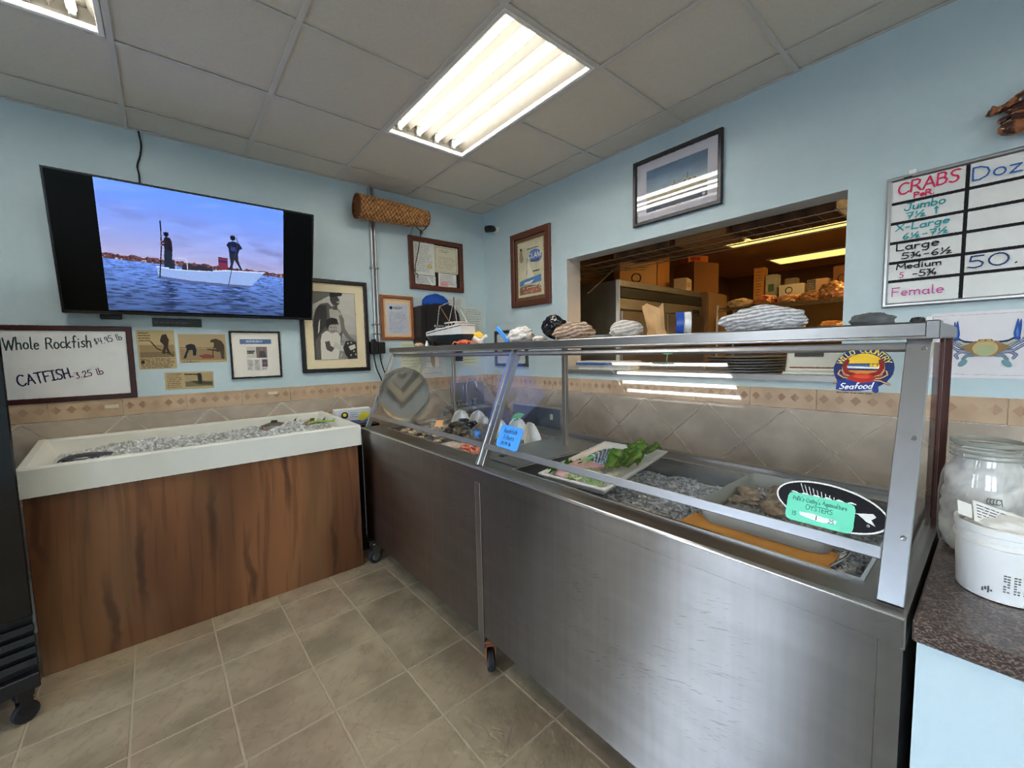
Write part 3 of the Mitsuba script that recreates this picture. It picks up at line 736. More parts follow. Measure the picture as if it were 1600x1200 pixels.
wt = thing('shallow_tub', 'long white plastic tub with a blue edge on the sill behind the display glass', 'tub')
add('tub', cat_([box(0.03, 0.17, -1.22, -1.70, OZ0, OZ0 + 0.06, 0.004), box(0.02, 0.18, -1.21, -1.71, OZ0 + 0.055, OZ0 + 0.07, 0.003)]), 'white_plastic', wt)
scene['blue_plastic'] = plain((40, 78, 164), 0.35, 0.5)
add('edge_strip', box(0.012, 0.022, -1.21, -1.71, OZ0 + 0.04, OZ0 + 0.056), 'blue_plastic', wt)

# ================================================================== the wood fronted ice counter
ct = thing('ice_counter', 'rustic brown wood fronted counter carrying a white ice tray along the back wall', 'counter')
add('front_panel', box(-3.125, -1.556, -0.525, -0.505, 0.0, 0.893, 0.002), 'rustic_wood', ct)
add('side_panel', box(-1.576, -1.556, -0.505, -0.012, 0.0, 0.893), 'rustic_wood', ct)
add('side_panel', box(-3.125, -3.105, -0.505, -0.012, 0.0, 0.893), 'rustic_wood', ct)
def quad_ring(ix, iy0, iy1, dz):
    """Ring of the sloped tray: inset ix at the ends, iy0 at the front, iy1 at the back, dz below the rim."""
    out = []
    for (x, y) in ((-3.135, -0.548), (-1.535, -0.548), (-1.640, -0.022), (-3.140, -0.022)):
        sx, sy = (1 if x < -2 else -1), (1 if y < -0.3 else -1)
        yy = y + (iy0 if sy > 0 else -iy1)
        z = 1.036 + (yy + 0.548) / 0.526 * 0.062
        out.append((x + sx * ix, yy, z - dz))
    return out
rings = [[(x, y, 0.893) for x, y, z in quad_ring(0.002, 0.0, 0, 0)], quad_ring(0.0, 0, 0, 0.010), quad_ring(0.006, 0.006, 0.006, 0.0), quad_ring(0.034, 0.020, 0.026, 0.0), quad_ring(0.042, 0.028, 0.034, 0.010), quad_ring(0.10, 0.05, 0.07, 0.105), quad_ring(0.4, 0.2, 0.2, 0.105)]
v = np.array([p for r in rings for p in r]); f = []
for i in range(len(rings) - 1):
    for j in range(4):
        k = (j + 1) % 4
        f += [[i * 4 + j, i * 4 + k, (i + 1) * 4 + k], [i * 4 + j, (i + 1) * 4 + k, (i + 1) * 4 + j]]
e = (len(rings) - 1) * 4
f += [[e, e + 1, e + 2], [e, e + 2, e + 3], [0, 2, 1], [0, 3, 2]]
add('ice_tray', trimesh.Trimesh(v, f, process=False), 'white_plastic', ct, label='deep white plastic tray')

def ice_bed(label, quad, zfn, n, seed, chip=0.012, tint=(194, 196, 192), amp=0.02, nm='crushed_ice'):
    """A bed of crushed ice: a lumpy sheet and loose chips on it, one object."""
    q = np.array(quad, float); r = np.random.default_rng(seed)
    na, nb = 60, 40
    s, t = np.meshgrid(np.linspace(0, 1, na), np.linspace(0, 1, nb))
    P = lambda s, t: (q[0] * ((1 - s) * (1 - t))[..., None] + q[1] * (s * (1 - t))[..., None] + q[2] * (s * t)[..., None] + q[3] * ((1 - s) * t)[..., None])
    xy = P(s, t).reshape(-1, 2)
    hz = lambda xy: zfn(xy[:, 0], xy[:, 1]) + amp * (meshkit.fbm(np.c_[xy * 14, xy[:, 0] * 0], 4, seed) - .5) * 2
    v = np.c_[xy, hz(xy)]
    i = np.arange(na * nb).reshape(nb, na)
    f = np.concatenate([np.stack([i[:-1, :-1], i[:-1, 1:], i[1:, 1:]], -1).reshape(-1, 3), np.stack([i[:-1, :-1], i[1:, 1:], i[1:, :-1]], -1).reshape(-1, 3)])
    base = trimesh.Trimesh(v, f, process=False)
    ch = trimesh.convex.convex_hull(r.normal(size=(9, 3)))
    V, Fc = np.array(ch.vertices) / 1.6, np.array(ch.faces)
    st = r.random((n, 2)) * 0.96 + 0.02
    pos = P(st[:, 0], st[:, 1])
    z = hz(pos)
    ang = r.random(n) * 6.28
    sc = chip * r.uniform(0.35, 1.0, (n, 1, 3))
    c, sn = np.cos(ang), np.sin(ang)
    W = V[None] * sc
    W = np.stack([W[..., 0] * c[:, None] - W[..., 1] * sn[:, None], W[..., 0] * sn[:, None] + W[..., 1] * c[:, None], W[..., 2]], -1)
    W += np.c_[pos, z + 0.002][:, None]
    chips = trimesh.Trimesh(W.reshape(-1, 3), (Fc[None] + (np.arange(n) * len(V))[:, None, None]).reshape(-1, 3), process=False)
    tone = np.repeat(r.uniform(0.72, 1.18, n), len(V))[:, None]
    cb = vc(base, lambda v: np.array(tint) * (0.62 + 0.5 * meshkit.fbm(v * 30, 3, seed)[:, None]))
    cc = L(np.clip(np.array(tint) * tone, 0, 255))
    return add(nm, cat_([base, chips]), 'wet', label=label, cat='ice', kind='stuff', color=np.vstack([cb, cc]))
zt = lambda x, y: 1.008 + (y + 0.548) / 0.526 * 0.062 + 0.012 * np.sin(x * 9)
ice_bed('bed of crushed ice in the white counter tray', [(-3.04, -0.50), (-1.64, -0.50), (-1.70, -0.15), (-3.03, -0.22)], zt, 2600, 3)

def loft(path, w, h, sides=14, smooth_end=True):
    """A body along a path with half widths w and half heights h (arrays)."""
    p = np.asarray(path, float); n = len(p)
    t = np.gradient(p, axis=0); t /= np.linalg.norm(t, axis=1, keepdims=True)
    up = np.array([0, 0, 1.0]); s = np.cross(t, up); s /= np.linalg.norm(s, axis=1, keepdims=True); b = np.cross(s, t)
    a = np.arange(sides) * 2 * np.pi / sides
    v = (p[:, None] + np.asarray(w)[:, None, None] * np.cos(a)[None, :, None] * s[:, None] + np.asarray(h)[:, None, None] * np.sin(a)[None, :, None] * b[:, None]).reshape(-1, 3)
    i, j = np.meshgrid(np.arange(n - 1), np.arange(sides), indexing='ij')
    q = np.stack([i * sides + j, i * sides + (j + 1) % sides, (i + 1) * sides + (j + 1) % sides, (i + 1) * sides + j], -1).reshape(-1, 4)
    f = np.vstack([q[:, [0, 1, 2]], q[:, [0, 2, 3]]])
    v = np.vstack([v, p[0], p[-1]]); jj = np.arange(sides); kk = (jj + 1) % sides; e = (n - 1) * sides
    f = np.vstack([f, np.stack([jj * 0 + n * sides, kk, jj], 1), np.stack([jj * 0 + n * sides + 1, e + jj, e + kk], 1)])
    m = trimesh.Trimesh(v, f, process=False); m.fix_normals()
    return m

def whole_fish(label, p0, p1, width, height, top, belly, seed=1, tail=True, dorsal=True):
    p0, p1 = np.array(p0, float), np.array(p1, float)
    k = thing('whole_fish', label, 'fish')
    s = np.linspace(0, 1, 22)
    prof = np.interp(s, [0, .04, .14, .35, .6, .85, 1], [.12, .42, .8, 1, .8, .34, .16])
    d = p1 - p0
    path = p0 + s[:, None] * d
    m = loft(path, prof * width, prof * height, 18)
    zc = path[:, 2].mean()
    def colr(v):
        t = np.clip((v[:, 2] - zc) / height * .5 + .55, 0, 1)[:, None]
        n = meshkit.fbm(v * 45, 3, seed)[:, None]
        return np.array(belly) * (1 - t) + np.array(top) * t * (0.7 + 0.6 * n)
    add('body', m, 'wet', k, smooth=True, color=vc(m, colr))
    u = d / np.linalg.norm(d); side = np.cross(u, [0, 0, 1.0])
    def fin(name, pts):
        pts = np.array(pts); n = len(pts)
        vv = np.vstack([pts - side * .0015, pts + side * .0015])
        ff = [[0, i, i + 1] for i in range(1, n - 1)] + [[n, n + i + 1, n + i] for i in range(1, n - 1)] + [x for i in range(n) for x in ([i, (i + 1) % n, n + i], [(i + 1) % n, n + (i + 1) % n, n + i])]
        mm = trimesh.Trimesh(vv, ff, process=False); mm.fix_normals()
        add(name, mm, 'wet', k, color=vc(mm, lambda q: np.array(top) * 0.8 + 0 * q))
    if tail:
        e = p1 - u * .01
        fin('tail', [e, e + u * .045 + [0, 0, height * 1.0], e + u * .032, e + u * .045 - [0, 0, height * .5]])
    if dorsal:
        b = p0 + d * .35 + [0, 0, height * .9]
        fin('dorsal_fin', [b, b + u * .01 + [0, 0, height * .55], b + u * .045 + [0, 0, height * .40], b + d * .22 + [0, 0, -height * .18]])
    for sg in (-1, 1):
        eye = blob(p0 + d * .07 + side * sg * width * .48 + [0, 0, height * .25], (.005, .005, .005), 0, 1, 1, 1)
        add('eye', eye, 'black_gloss', k)
    return k
whole_fish('dark headed catfish half buried at the left end of the ice tray', (-3.02, -0.40, 1.022), (-2.72, -0.36, 1.008), 0.05, 0.034, (46, 48, 52), (120, 122, 126), 2, tail=False, dorsal=False)
whole_fish('grey fish with fins sticking up out of the counter tray ice', (-2.12, -0.27, 1.042), (-1.90, -0.20, 1.052), 0.045, 0.035, (70, 68, 64), (196, 166, 146), 3)
whole_fish('brown striped fish in the ice beside the green onions', (-1.86, -0.33, 1.042), (-1.72, -0.27, 1.048), 0.04, 0.03, (110, 92, 66), (180, 160, 130), 4)
m = tube(bez([(-1.83, -0.36, 1.062), (-1.76, -0.33, 1.066), (-1.70, -0.36, 1.060), (-1.645, -0.32, 1.064)], 14), 0.006, 6)
g = thing('green_onion', 'bright green onion lying on the ice at the right end of the tray', 'vegetable')
add('stalk', m, 'wet', g, smooth=True, color=vc(m, lambda v: np.array((150, 196, 84)) + 0 * v))
m = tube(bez([(-1.80, -0.31, 1.064), (-1.73, -0.36, 1.066), (-1.66, -0.37, 1.058)], 12), 0.005, 6)
add('stalk', m, 'wet', g, smooth=True, color=vc(m, lambda v: np.array((128, 178, 70)) + 0 * v))
# carton on the floor shelf between counter and display case
bx = thing('printed_carton', 'white and blue printed carton with yellow flowers, behind the counter end', 'box')
Fb = Frame((-1.50, -0.20, 0.99), (0.97, -0.12, 0), (0, 0, 1))
add('body', Fb.box(-0.10, 0.17, 0, 0.118, -0.10, 0.0, 0.002), 'white_paper', bx)
A = Art(Fb, 0.0008).rect(-0.098, 0.168, 0.002, 0.116, (196, 200, 206)).rect(-0.098, 0.168, 0.002, 0.03, (92, 104, 150)).add(Point(-0.03, .075).buffer(.026), (40, 44, 48)).add(Point(-0.03, .078).buffer(.014), (214, 190, 60))
for a, b, r in ((.10, .05, .03), (.13, .065, .025), (.115, .08, .018)):
    A.add(Point(a, b).buffer(r), (206, 196, 62))
A.squiggles(0.01, .08, .05, .10, 3, (120, 130, 160), .005, 3)
A.done('print', bx)
add('support', box(-1.53, -1.30, -0.30, -0.05, 0.0, 0.99), 'black_plastic', bx)

# ================================================================== stainless display case
dc = thing('display_case', 'long stainless steel seafood display case with a sloped glass front', 'display case')
Y_A, Y_B = -0.45, -3.36
add('body', cat_([box(-1.494, -1.48, Y_B + 0.004, Y_A - 0.004, 0.20, 0.965), box(-0.645, -0.63, Y_B + 0.004, Y_A - 0.004, 0.20, 0.965), box(-1.48, -0.645, Y_B + 0.004, Y_B + 0.016, 0.20, 0.965), box(-1.48, -0.645, Y_A - 0.016, Y_A - 0.004, 0.20, 0.965), box(-1.48, -0.645, Y_B + 0.016, Y_A - 0.016, 0.20, 0.212)]), 'steel_dull', dc)
def front(y0, y1, z0, z1, x, bsdf='steel_front', name='front_panel', label=None, th=0.006):
    v = np.array([(x, y0, z0), (x, y1, z0), (x, y1, z1), (x, y0, z1), (x + th, y0, z0), (x + th, y1, z0), (x + th, y1, z1), (x + th, y0, z1)])
    f = [[0, 2, 1], [0, 3, 2], [0, 1, 5], [0, 5, 4], [2, 3, 7], [2, 7, 6], [1, 2, 6], [1, 6, 5], [3, 0, 4], [3, 4, 7]]
    f = [[a, b, c] for a, b, c in f]
    m = trimesh.Trimesh(v, f, process=False)
    uv = np.c_[v[:, 2], v[:, 1]]
    return add(name, m, bsdf, dc, label, uv=uv)
front(Y_A - 0.012, -1.902, 0.185, 0.932, -1.499)
front(-1.945, -3.322, 0.19, 0.932, -1.499)
front(-3.324, Y_B, 0.19, 0.932, -1.4955, name='corner_stile')
add('seam_strip', box(-1.503, -1.494, -1.942, -1.904, 0.125, 0.932, 0.0015), 'steel_dull', dc)
add('seam_edge', box(-1.5045, -1.4985, -1.9035, -1.9075, 0.19, 0.932), 'steel_bright', dc)
add('corner_angle', box(-1.501, -1.494, Y_A - 0.010, Y_A, 0.14, 0.95), 'steel_bright', dc)
W1 = (-1.36, -0.76, -1.70, -0.62)     # left well: x0, x1, y0, y1
W2 = (-1.392, -0.748, -3.275, -2.06)  # right well
deck = sbox(-1.5, Y_B, -0.61, Y_A)
for w in (W1, W2):
    deck = deck.difference(sbox(w[0], w[2], w[1], w[3]).buffer(-0.03).buffer(0.03))
m = extrude(deck, 0.02); m.apply_translation((0, 0, 0.976))
add('deck', m, 'steel_dull', dc)
v0, v1 = Y_A, Y_B
front(v0, v1, 0.934, 0.992, -1.502, name='front_apron', th=0.02)
add('front_edge', tube([(-1.494, Y_A, 0.992), (-1.494, Y_B, 0.992)], 0.0085, 10), 'steel_bright', dc, smooth=50)
add('end_apron', box(-1.5, -0.61, Y_B - 0.003, Y_B + 0.004, 0.93, 0.998), 'steel_dull', dc)
add('end_apron', box(-1.5, -0.61, Y_A - 0.004, Y_A + 0.003, 0.93, 0.998), 'steel_dull', dc)
add('rear_ledge', box(-0.655, -0.61, Y_B, Y_A, 0.99, 1.012, 0.002), 'steel_dull', dc)
def well(w, depth, name):
    x0, x1, y0, y1 = w
    t = 0.004
    return add(name, cat_([box(x0 - t, x0, y0, y1, depth, 0.9915), box(x1, x1 + t, y0, y1, depth, 0.9915), box(x0, x1, y0 - t, y0, depth, 0.9915), box(x0, x1, y1, y1 + t, depth, 0.9915), box(x0, x1, y0, y1, depth - t, depth)]), 'steel', dc)
well(W1, 0.84, 'well'); well(W2, 0.80, 'well')
add('well_rim', frame_mesh(Frame((W2[0] - .008, W2[2] - .008, 0.996), (1, 0, 0), (0, 1, 0)), 0, W2[1] - W2[0] + .016, 0, W2[3] - W2[2] + .016, 0.009, 0, 0.004, 0.001), 'steel_bright', dc)
add('well_rim', frame_mesh(Frame((W1[0] - .008, W1[2] - .008, 0.996), (1, 0, 0), (0, 1, 0)), 0, W1[1] - W1[0] + .016, 0, W1[3] - W1[2] + .016, 0.009, 0, 0.003, 0.001), 'steel_bright', dc)
# cover plate between the wells with its handle slot
add('cover_plate', box(-1.36, -0.76, -2.045, -1.715, 0.9965, 1.0005, 0.001), 'steel_dull', dc)
add('slot', box(-1.30, -1.26, -1.86, -1.82, 1.0005, 1.0012), 'black_plastic', dc)

# sloped glass front
GL = Frame((-1.46, 0, 1.0), (0, -1, 0), (0.235, 0, 0.54))
def steel_bar(name, a0, a1, b0, b1, c0, c1, mat='steel', label=None):
    return add(name, GL.box(a0, a1, b0, b1, c0, c1, 0.0015), mat, dc, label)
steel_bar('glass_post', 0.455, 0.473, -0.004, 0.590, -0.022, 0.010, 'steel_bright')
steel_bar('glass_post', 1.868, 1.886, -0.004, 0.590, -0.020, 0.012, 'steel_bright')
steel_bar('glass_post', 1.886, 1.918, -0.004, 0.590, -0.022, 0.006, 'steel')
p3 = steel_bar('glass_post', 3.313, 3.356, -0.004, 0.592, -0.006, 0.006, 'aluminium')
for b in (0.56, 0.348, 0.132):
    s = lathe([(0, 0.004), (0.004, 0.0035), (0.0055, 0.001), (0.0058, 0)], 12)
    add('screw', GL.at(3.344, b, 0.0062).mesh(s), 'chrome', p3)
for a, b in ((1.905, 0.555), (1.902, 0.30)):
    add('screw', GL.at(a, b, 0.0065).mesh(lathe([(0, 0.003), (0.004, 0.0025), (0.005, 0)], 10)), 'chrome', dc)
steel_bar('glass_rail', 0.455, 3.313, 0.077, 0.104, -0.010, 0.010, 'aluminium')
steel_bar('glass_channel', 0.455, 3.313, 0.560, 0.578, -0.014, 0.005, 'aluminium')
def pane(name, F, pts, c=0.0):
    pts = np.array(pts)
    f = [[0, i, i + 1] for i in range(1, len(pts) - 1)]
    return add(name, trimesh.Trimesh(F(pts, c), f, process=False), 'glass', dc)
pane('glass_pane', GL, [(0.475, 0.10), (1.866, 0.10), (1.866, 0.572), (0.475, 0.572)], -0.002)
pane('glass_pane', GL, [(1.92, 0.10), (3.311, 0.10), (3.311, 0.572), (1.92, 0.572)], -0.002)
for y in (-0.462, -3.346):
    E_ = Frame((0, y, 0), (1, 0, 0), (0, 0, 1))
    pane('end_glass', E_, [(-1.445, 1.012), (-0.815, 1.012), (-0.815, 1.53), (-1.225, 1.53)])
# rear posts and the shelf on top
for x, y, m_ in ((-0.70, -0.470, 'steel'), (-0.865, -1.892, 'steel_dull'), (-0.80, -3.352, 'post_reflection')):
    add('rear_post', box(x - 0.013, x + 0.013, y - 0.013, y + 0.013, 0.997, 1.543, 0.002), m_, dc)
add('rear_post', box(-0.90, -0.874, -3.354, -3.348, 1.0, 1.543, 0.001), 'post_reflection', dc)
add('top_shelf', box(-1.252, -0.69, -3.366, -0.44, 1.541, 1.578, 0.004), 'shelf_steel', dc)
add('shelf_lip', tube([(-1.250, -0.44, 1.543), (-1.250, -3.366, 1.543)], 0.004, 8), 'steel_bright', dc, smooth=50)
add('shelf_end_cap', box(-1.254, -1.20, -3.369, -3.345, 1.538, 1.580, 0.002), 'shelf_steel', dc)
# casters
def caster(x, y, deg, rusty):
    c = add('caster', rot(box(x - 0.03, x + 0.03, y - 0.03, y + 0.03, 0.155, 0.162), deg, point=(x, y, 0)), 'rusty' if rusty else 'steel_dull', dc)
    R = 0.052
    wh = lathe([(0.018, -0.014), (R - 0.006, -0.016), (R, -0.010), (R, 0.010), (R - 0.006, 0.016), (0.018, 0.014)], 28)
    hub = lathe([(0.0, -0.015), (0.014, -0.017), (R - 0.016, -0.0145), (R - 0.016, 0.0145), (0.014, 0.017), (0.0, 0.015)], 20)
    M = lambda m: moved(rot(rot(m, 90, (1, 0, 0)), deg), x, y, R)
    add('wheel', M(wh), 'rubber', c, smooth=40)
    add('hub', M(hub), 'grey_rubber', c, smooth=40)
    fk = []
    for s in (-1, 1):
        pl_ = extrude(Polygon([(-0.012, -0.012), (0.012, -0.012), (0.034, 0.085), (-0.026, 0.085)]).buffer(0.004), 0.003)
        pl_ = rot(pl_, 90, (1, 0, 0)); pl_.apply_translation((0, s * 0.022 + 0.0015, 0)); fk.append(pl_)
    fk.append(box(-0.026, 0.034, -0.0235, 0.0235, 0.083, 0.092))
    fk.append(cyl((0, 0, 0.09), (0, 0, 0.106), 0.022, 14))
    fk.append(cyl((0, -0.026, 0), (0, 0.026, 0), 0.006, 8))
    add('fork', moved(rot(cat_(fk), deg), x, y, R), 'rusty' if rusty else 'steel_dull', c)
    add('leg', box(x - 0.012, x + 0.012, y - 0.012, y + 0.012, 0.158, 0.2), 'steel_dull', c)
    return c
caster(-1.462, -1.935, 62, True); caster(-1.475, -0.545, 8, False); caster(-1.46, -3.25, 30, False)
for y in (-0.54, -1.93, -3.25):
    caster(-0.70, y, 10, False)

# stickers and cards on the glass
STK = thing('glass_sticker', 'round sticker reading WILD COUNTRY Seafood with a red crab on the case glass', 'sticker')
A = Art(GL.at(3.240, 0.512), 0.0006, 0.00008)
navy = (38, 52, 98)
A.add(affinity.scale(Point(0, 0).buffer(1, 32), 0.0575, 0.056), navy)
inner = affinity.scale(Point(0, 0).buffer(1, 32), 0.041, 0.040)
A.add(inner, (232, 190, 60))
A.add(inner.intersection(sbox(-1, -1, 1, 0.000)), (196, 122, 62))
A.add(inner.intersection(sbox(-1, -1, 1, -.018)), (156, 72, 50))
A.add(inner.intersection(sbox(-.03, 0.0, 0.012, 0.013)), (72, 92, 138))
for k in range(4):
    A.line([(.010 + k * .008, .004), (.010 + k * .008, .013)], .001, (40, 40, 52))
A.line([(-.028, .0125), (.036, .0125)], .0012, (40, 40, 52))
A.add([(-.038, .006), (.032, .004), (.032, -.001), (-.03, .0)], (238, 238, 240))
A.add([(-.034, .0), (.032, -.001), (.026, -.005), (-.028, -.005)], (40, 46, 84))
txt, th0, th1 = 'WILD COUNTRY', 157, 23
for k, ch in enumerate(txt):
    if ch == ' ':
        continue
    th = math.radians(th0 + (th1 - th0) * k / (len(txt) - 1))
    v, f = flat_text(ch, 0.0125, True)
    v = v - [v[:, 0].max() / 2, 0]
    ca, sa = math.cos(th - math.pi / 2), math.sin(th - math.pi / 2)
    v = v @ np.array([[ca, sa], [-sa, ca]]) + [math.cos(th) * 0.0425, math.sin(th) * 0.0415]
    A.raw(v, f, (236, 206, 98), lift=False)
A.c += A.step
red, pinkish = (176, 52, 40), (196, 150, 120)
legs = []
for s in (-1, 1):
    for q in (((.018, -.022), (.030, -.018), (.040, -.006), (.036, .004)), ((.018, -.026), (.034, -.026), (.047, -.016), (.044, -.006)), ((.018, -.030), (.036, -.032), (.052, -.040))):
        legs.append([(s * a, b) for a, b in q])
A.lines(legs, 0.0052, (60, 40, 36)).lines(legs, 0.0032, pinkish)
arms = [[(s * a, b) for a, b in ((.014, -.018), (.030, -.012), (.036, .004), (.032, .020))] for s in (-1, 1)]
A.lines(arms, 0.009, (134, 42, 36))
A.add(affinity.translate(affinity.scale(Point(0, 0).buffer(1), .026, .0125), 0, -.026), red)
A.add(affinity.translate(affinity.scale(Point(0, 0).buffer(1), .016, .006), 0, -.021), (206, 74, 54))
ban = Polygon([(-.046, -.034), (-.03, -.030), (.0, -.040), (.03, -.033), (.034, -.058), (.030, -.062), (.024, -.058), (.024, -.052), (.0, -.058), (-.030, -.060), (-.046, -.056)])
A.add(ban.buffer(.001), (44, 62, 128))
A.hand('Seafood', -.040, -.056, .0145, (245, 245, 245), .0026, slant=.25, rot=4, width=.062)
A.squiggles(-.045, .03, -.067, -.063, 1, (60, 60, 70), .002, 5)
A.done('print', STK, 'glossy_print')
add('clear_backing', GL.at(3.240, 0.512).box(-.062, .075, -.068, .0575, 0.0003, 0.0005), 'clear_plastic', STK)

OV = thing('oval_sticker', 'black oval sticker with a white rim and a white fish skeleton, behind the mint card', 'sticker')
Fo = GL.at(3.212, 0.164)
A = Art(Fo, 0.0006, 0.0001)
ell = affinity.rotate(affinity.scale(Point(0, 0).buffer(1, 32), .109, .0505), -6)
A.add(ell, (240, 240, 238)).add(affinity.rotate(affinity.scale(Point(0, 0).buffer(1, 32), .105, .0465), -6), (20, 20, 24))
bones = [[(-.05 + k * .0075, .016 - k * .0015), (-.06 + k * .0085, .040 - k * .0022)] for k in range(10)] + [[(-.06, .012), (.075, -.006)]]
A.lines(bones, .0016, (236, 236, 232))
A.add([(.052, -.002), (.080, .004), (.086, -.002), (.078, -.010), (.086, -.022), (.070, -.016)], (236, 236, 232))
A.add(Point(.074, -.024).buffer(.0028).difference(Point(.074, -.024).buffer(.0016)), (236, 236, 232))
A.done('print', OV, 'glossy_print')
MC = thing('mint_card', 'mint green hand lettered oyster card stuck on the sloped glass', 'card')
Fm = GL.at(3.196, 0.146, 0.003)
card = affinity.rotate(sbox(-.066, -.034, .066, .034).buffer(-.012).buffer(.012, quad_segs=2), 0)
scene['mint'] = plain((112, 214, 178), 0.5, 0.3)
add('card', Fm.mesh(extrude(card, 0.0012)), 'mint', MC)
A = Art(Fm, 0.0016, 0.0001)
A.hand("PaBi's Cathy's Aquaculture", -.054, .016, .0095, (40, 110, 92), .0013, width=.105)
A.hand('OYSTERS', -.026, -.001, .011, (40, 110, 92), .0013, width=.052)
A.add(Polygon([(-.038, -.010), (-.01, -.008), (.012, -.011), (.036, -.012), (.034, -.020), (.008, -.024), (-.02, -.021), (-.036, -.017)]), (228, 234, 228))
A.hand('15', -.052, -.021, .009, (40, 110, 92), .0012).hand('1', -.004, -.021, .010, (60, 70, 70), .0016).hand('.25', .018, -.021, .008, (40, 110, 92), .0012)
for a0 in np.linspace(-.062, .05, 6):
    A.add([(a0, .034), (a0 + .006, .0375), (a0 + .014, .036), (a0 + .018, .033)], (232, 236, 232), lift=False)
A.done('lettering', MC)
BC = thing('price_card', 'bright blue card hand lettered Rockfish Fillets, hung on the glass beside the middle post', 'card')
scene['card_blue'] = plain((78, 160, 246), 0.4, 0.4)
Fc = GL.at(2.053, 0.154, 0.012)
add('card', Fc.mesh(extrude(affinity.rotate(sbox(-.077, -.052, .077, .052).buffer(-.016).buffer(.016, quad_segs=4), -2), 0.0015)), 'card_blue', BC)
A = Art(Fc, 0.002, 0.0001)
A.hand('Rockfish', -.044, .018, .021, (18, 24, 52), .0024, width=.088).hand('Fillets', -.036, -.012, .021, (18, 24, 52), .0024, width=.07).hand('24.99 lb', -.046, -.037, .014, (18, 24, 52), .0022, width=.07)
A.done('lettering', BC)
LS = thing('leaf_decal', 'faint green two leaf plant decal on the glass below the shelf', 'sticker')
A = Art(GL.at(2.715, 0.535), 0.0006, 0.0001)
gl = (104, 142, 112)
for s, rr in ((-1, 24), (1, -24)):
    A.add(affinity.rotate(affinity.translate(affinity.scale(Point(0, 0).buffer(1), .015, .008), s * .017, .022), -rr, origin=(0, .01)), gl)
A.line([(0, .018), (.001, -.004)], .003, gl).squiggles(-.05, .05, -.018, -.008, 1, (128, 146, 128), .005, 8).squiggles(-.05, .05, -.03, -.02, 1, (128, 146, 128), .004, 9)
A.done('print', LS)

# ================================================================== what lies in the case
r5 = random.Random(5)
def scatter_many(name, metas, mats, items):
    """items: (variant, x, y, z, rz, tilt, scale, label)"""
    for var, x, y, z, rz, tilt, sc, lab, grp, ct_ in items:
        add(name, metas[var], None, label=lab, cat=ct_, group=grp, to_world=T().translate([x, y, z]).rotate([0, 0, 1], rz).rotate([1, 0, 0], tilt).scale(sc))
# base of ice in the left well
ice_bed('grey ice under the shellfish at the far end of the display case', [(-1.355, -1.695), (-0.765, -1.695), (-0.765, -0.625), (-1.355, -0.625)], lambda x, y: 0.945 + 0 * x, 900, 12, 0.012, (166, 166, 162), 0.012)
# clams
def clam(seed, c1, c2):
    m = blob((0, 0, 0), (0.026, 0.021, 0.0125), 0.08, 2.0, seed, 2)
    return mikit.ply(m, 'wet', smooth=True, color=vc(m, lambda v: np.array(c1) + (np.array(c2) - np.array(c1)) * (0.5 + 0.5 * np.sin(np.hypot(v[:, 0] + .02, v[:, 1]) * 420))[:, None]))
clams = [clam(1, (196, 180, 152), (140, 122, 100)), clam(2, (172, 164, 150), (118, 108, 98)), clam(3, (212, 196, 168), (160, 136, 110))]
items = []
for k in range(62):
    x, y = r5.uniform(-1.345, -1.02), r5.uniform(-1.20, -0.66)
    z = 0.968 + 0.016 * r5.random() + (0.014 if k > 36 else 0)
    items.append((k % 3, x, y, z, r5.uniform(0, 360), r5.uniform(-25, 25), r5.uniform(.8, 1.1), 'small grey brown clam in the pile at the far front corner of the display case', 'clams in the display case', 'clam'))
scatter_many('clam', clams, None, items)
# mussels in black mesh
def mussel(seed):
    m = blob((0, 0, 0), (0.034, 0.016, 0.013), 0.10, 2.0, seed, 2)
    return mikit.ply(m, 'wet', smooth=True, color=vc(m, lambda v: np.array((26, 26, 32)) * (0.7 + 0.8 * meshkit.noise(v * 60)[:, None])))
mus = [mussel(k) for k in (4, 5, 6)]
items = []
for k in range(60):
    a, rr = r5.uniform(0, 6.28), math.sqrt(r5.random())
    x, y = -1.03 + 0.13 * rr * math.cos(a), -1.10 + 0.18 * rr * math.sin(a)
    items.append((k % 3, x, y, 0.972 + 0.095 * (1 - rr * rr) * (0.35 + 0.65 * r5.random()) + .010, r5.uniform(0, 360), r5.uniform(-40, 40), r5.uniform(.8, 1.1), 'shiny black mussel in the heap beside the white scoops', 'mussels in the display case', 'mussel'))
scatter_many('mussel', mus, None, items)
# netting bag of shellfish with a blue label
nb = thing('shellfish_bag', 'clear net bag of shellfish with a blue label, beside the mussels', 'bag')
m = blob((-1.02, -1.30, 1.01), (0.07, 0.075, 0.055), 0.25, 3, 9, 3)
add('bag', m, 'wet', nb, smooth=True, color=vc(m, lambda v: np.array((120, 112, 110)) * (0.5 + meshkit.fbm(v * 60, 3, 2)[:, None])))
m = blob((-1.075, -1.33, 1.015), (0.022, 0.035, 0.028), 0.1, 3, 10, 2)
add('label', m, 'wet', nb, smooth=True, color=vc(m, lambda v: np.array((70, 140, 220)) * (0.7 + 0.6 * meshkit.noise(v * 50)[:, None])))
